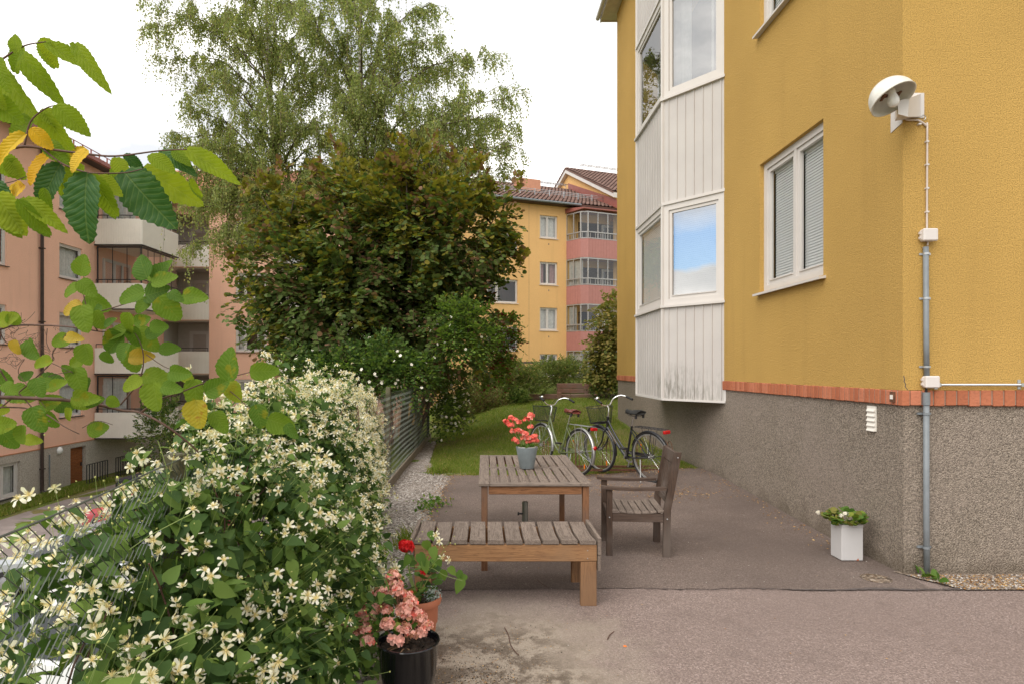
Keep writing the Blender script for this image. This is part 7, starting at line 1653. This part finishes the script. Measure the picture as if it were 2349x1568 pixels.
def hazel_branch():
    s = .3494; o = 469.6; Y = 2.15
    t = thing('hazel_branch', 'reddish brown hazel branches with rounded green leaves reaching in from the left', 'branch', tuple(P(-200, 900, Y)))
    cs = [(540, 400, 125, 80), (470, 560, 110, 200), (570, 545, 130, -40), (640, 640, 165, -20), (480, 680, 125, 210, 1), (545, 740, 150, -90), (655, 750, 120, -60), (720, 770, 80, 30), (935, 410, 150, 110), (1050, 440, 130, 40), (1070, 490, 150, 20), (865, 595, 165, 190), (1030, 575, 150, 10), (1150, 600, 90, -30), (1105, 675, 175, -60), (1275, 605, 150, 0), (935, 660, 105, 230), (840, 775, 130, -100), (930, 760, 100, 10), (1040, 800, 110, 0), (760, 840, 130, 200), (760, 900, 140, 240), (960, 880, 165, -50), (1010, 840, 110, 10), (880, 1000, 160, -90), (920, 995, 140, 10, 1), (1110, 945, 125, 10), (1180, 1100, 130, -10), (1030, 1135, 180, -10), (870, 1170, 130, 200), (1020, 1250, 165, -80), (1120, 1200, 110, -20), (1280, 1240, 185, -100), (1300, 1365, 165, -80, 1), (1500, 1050, 190, 100), (1730, 1090, 170, 10), (1420, 1190, 155, 20), (1530, 1220, 130, -60), (1700, 1380, 140, -80), (1840, 1430, 165, -20), (1910, 1480, 100, -60), (1440, 1420, 140, -60), (570, 975, 125, -70), (500, 1030, 110, 200), (510, 1140, 145, -80), (570, 1180, 100, -100), (320, 1150, 140, 10), (290, 1190, 135, 200), (215, 945, 125, -60), (100, 930, 88, -80, 1), (45, 750, 110, 10), (90, 745, 95, -30), (400, 890, 110, 190), (480, 870, 95, 0, 1), (290, 1040, 110, 200), (550, 1265, 145, 0), (240, 1400, 155, -70), (340, 1400, 115, -60), (20, 1440, 130, 0), (60, 1540, 125, -40), (150, 1500, 110, -100), (330, 1290, 130, 10), (130, 1240, 150, -20), (620, 1280, 110, 0), (740, 1290, 90, -20), (450, 1370, 80, -100), (640, 1470, 130, 20), (210, 1540, 90, 0), (0, 1130, 150, -20), (10, 1340, 90, 0), (700, 1000, 90, -40), (1230, 1130, 90, -60), (820, 960, 110, -120), (440, 1080, 90, 160), (170, 1120, 90, 30), (420, 1310, 120, -10), (530, 1300, 100, -40), (90, 1480, 110, -70), (1010, 470, 110, 150), (1085, 410, 100, 50), (250, 1190, 110, -60), (380, 1180, 110, 20), (60, 1200, 90, -50), (820, 830, 110, -30), (1000, 920, 110, -40), (880, 860, 120, -80), (640, 700, 90, -120)]
    fr_, ba = [], []
    for i, c in enumerate(cs):
        x, y, L, an = c[:4]; k = 1 if len(c) > 4 else 0; a = math.radians(an + rnd.uniform(-12, 12)); hx, hy = math.cos(a) * L / 2, -math.sin(a) * L / 2; q = ((x - hx) * s, (y - hy) * s + o, (x + hx) * s, (y + hy) * s + o, L * s * rnd.uniform(.72, .95), k); (fr_ if i % 3 else ba).append(q)
    leaves_from(fr_, Y - .02, ['round_leaf', 'round_leaf_yellow'], t, 'foliage', RND, .12, 1.08); leaves_from(ba, Y + .03, ['round_leaf', 'round_leaf_yellow'], t, 'side_foliage', RNDF, .12, 1.25)
    m = MB(); paths = [([(-500, 900), (-200, 850), (0, 815), (100, 790), (300, 790), (500, 805), (650, 830), (720, 830)], .005, .0016), ([(550, 470), (545, 560), (560, 640), (600, 760), (640, 826)], .0012, .0024), ([(-500, 1270), (-200, 1262), (0, 1260), (200, 1265), (400, 1275), (600, 1300), (800, 1345), (920, 1360), (1080, 1440), (1240, 1560), (1300, 1620)], .0085, .0024), ([(920, 1360), (1060, 1270), (1200, 1220), (1360, 1160), (1540, 1120), (1640, 1095)], .0034, .0014), ([(880, 830), (930, 930), (940, 1050), (900, 1170), (790, 1310)], .0014, .0028), ([(640, 705), (760, 670), (860, 640), (1000, 620), (1200, 570)], .0022, .0012), ([(450, 830), (350, 960), (330, 1040), (120, 1230), (0, 1330), (-100, 1400)], .0016, .0028), ([(310, 810), (305, 900), (330, 960)], .0014, .0012), ([(960, 980), (1080, 1060), (1160, 1082)], .0016, .0010), ([(1360, 1160), (1470, 1195), (1560, 1260), (1640, 1335), (1760, 1400)], .0020, .0010), ([(0, 1080), (60, 1170), (160, 1270), (260, 1380), (330, 1420)], .0030, .0018), ([(0, 1325), (160, 1330), (300, 1370), (420, 1450), (520, 1500)], .0030, .0014), ([(540, 1460), (640, 1415), (740, 1440)], .0014, .0008), ([(0, 830), (40, 900), (180, 990), (300, 1020), (480, 1100)], .0022, .0010), ([(-500, 900), (-700, 1050), (-500, 1270)], .006, .009), ([(-500, 1270), (-1000, 1500), (-1500, 2400), (-1600, 4200)], .013, .02), ([(240, 1180), (330, 1120), (470, 1090)], .0014, .0009), ([(160, 1010), (120, 1100), (210, 1210), (300, 1330)], .0014, .0010)]
    for pth, r0, r1 in paths:
        pp = smooth_path([P(x * s, y * s + o, Y + .03 * math.sin(x * .01)) for x, y in pth], 5); n = len(pp); m.tube(pp, [r0 + (r1 - r0) * i / (n - 1) for i in range(n)], 7)
    for i in range(34):
        x, y = rnd.uniform(0, 420), rnd.uniform(780, 1020); p = [(x, y)]
        for k in range(4): p.append((p[-1][0] + rnd.uniform(-60, 60), p[-1][1] + rnd.uniform(-50, 50)))
        m.tube(smooth_path([P(a * s, b * s + o, Y + .04) for a, b in p], 3), .0007, 4, cap=False)
    build(m, 'stem', 'twig_bark', t, smooth=True)
hazel_branch()
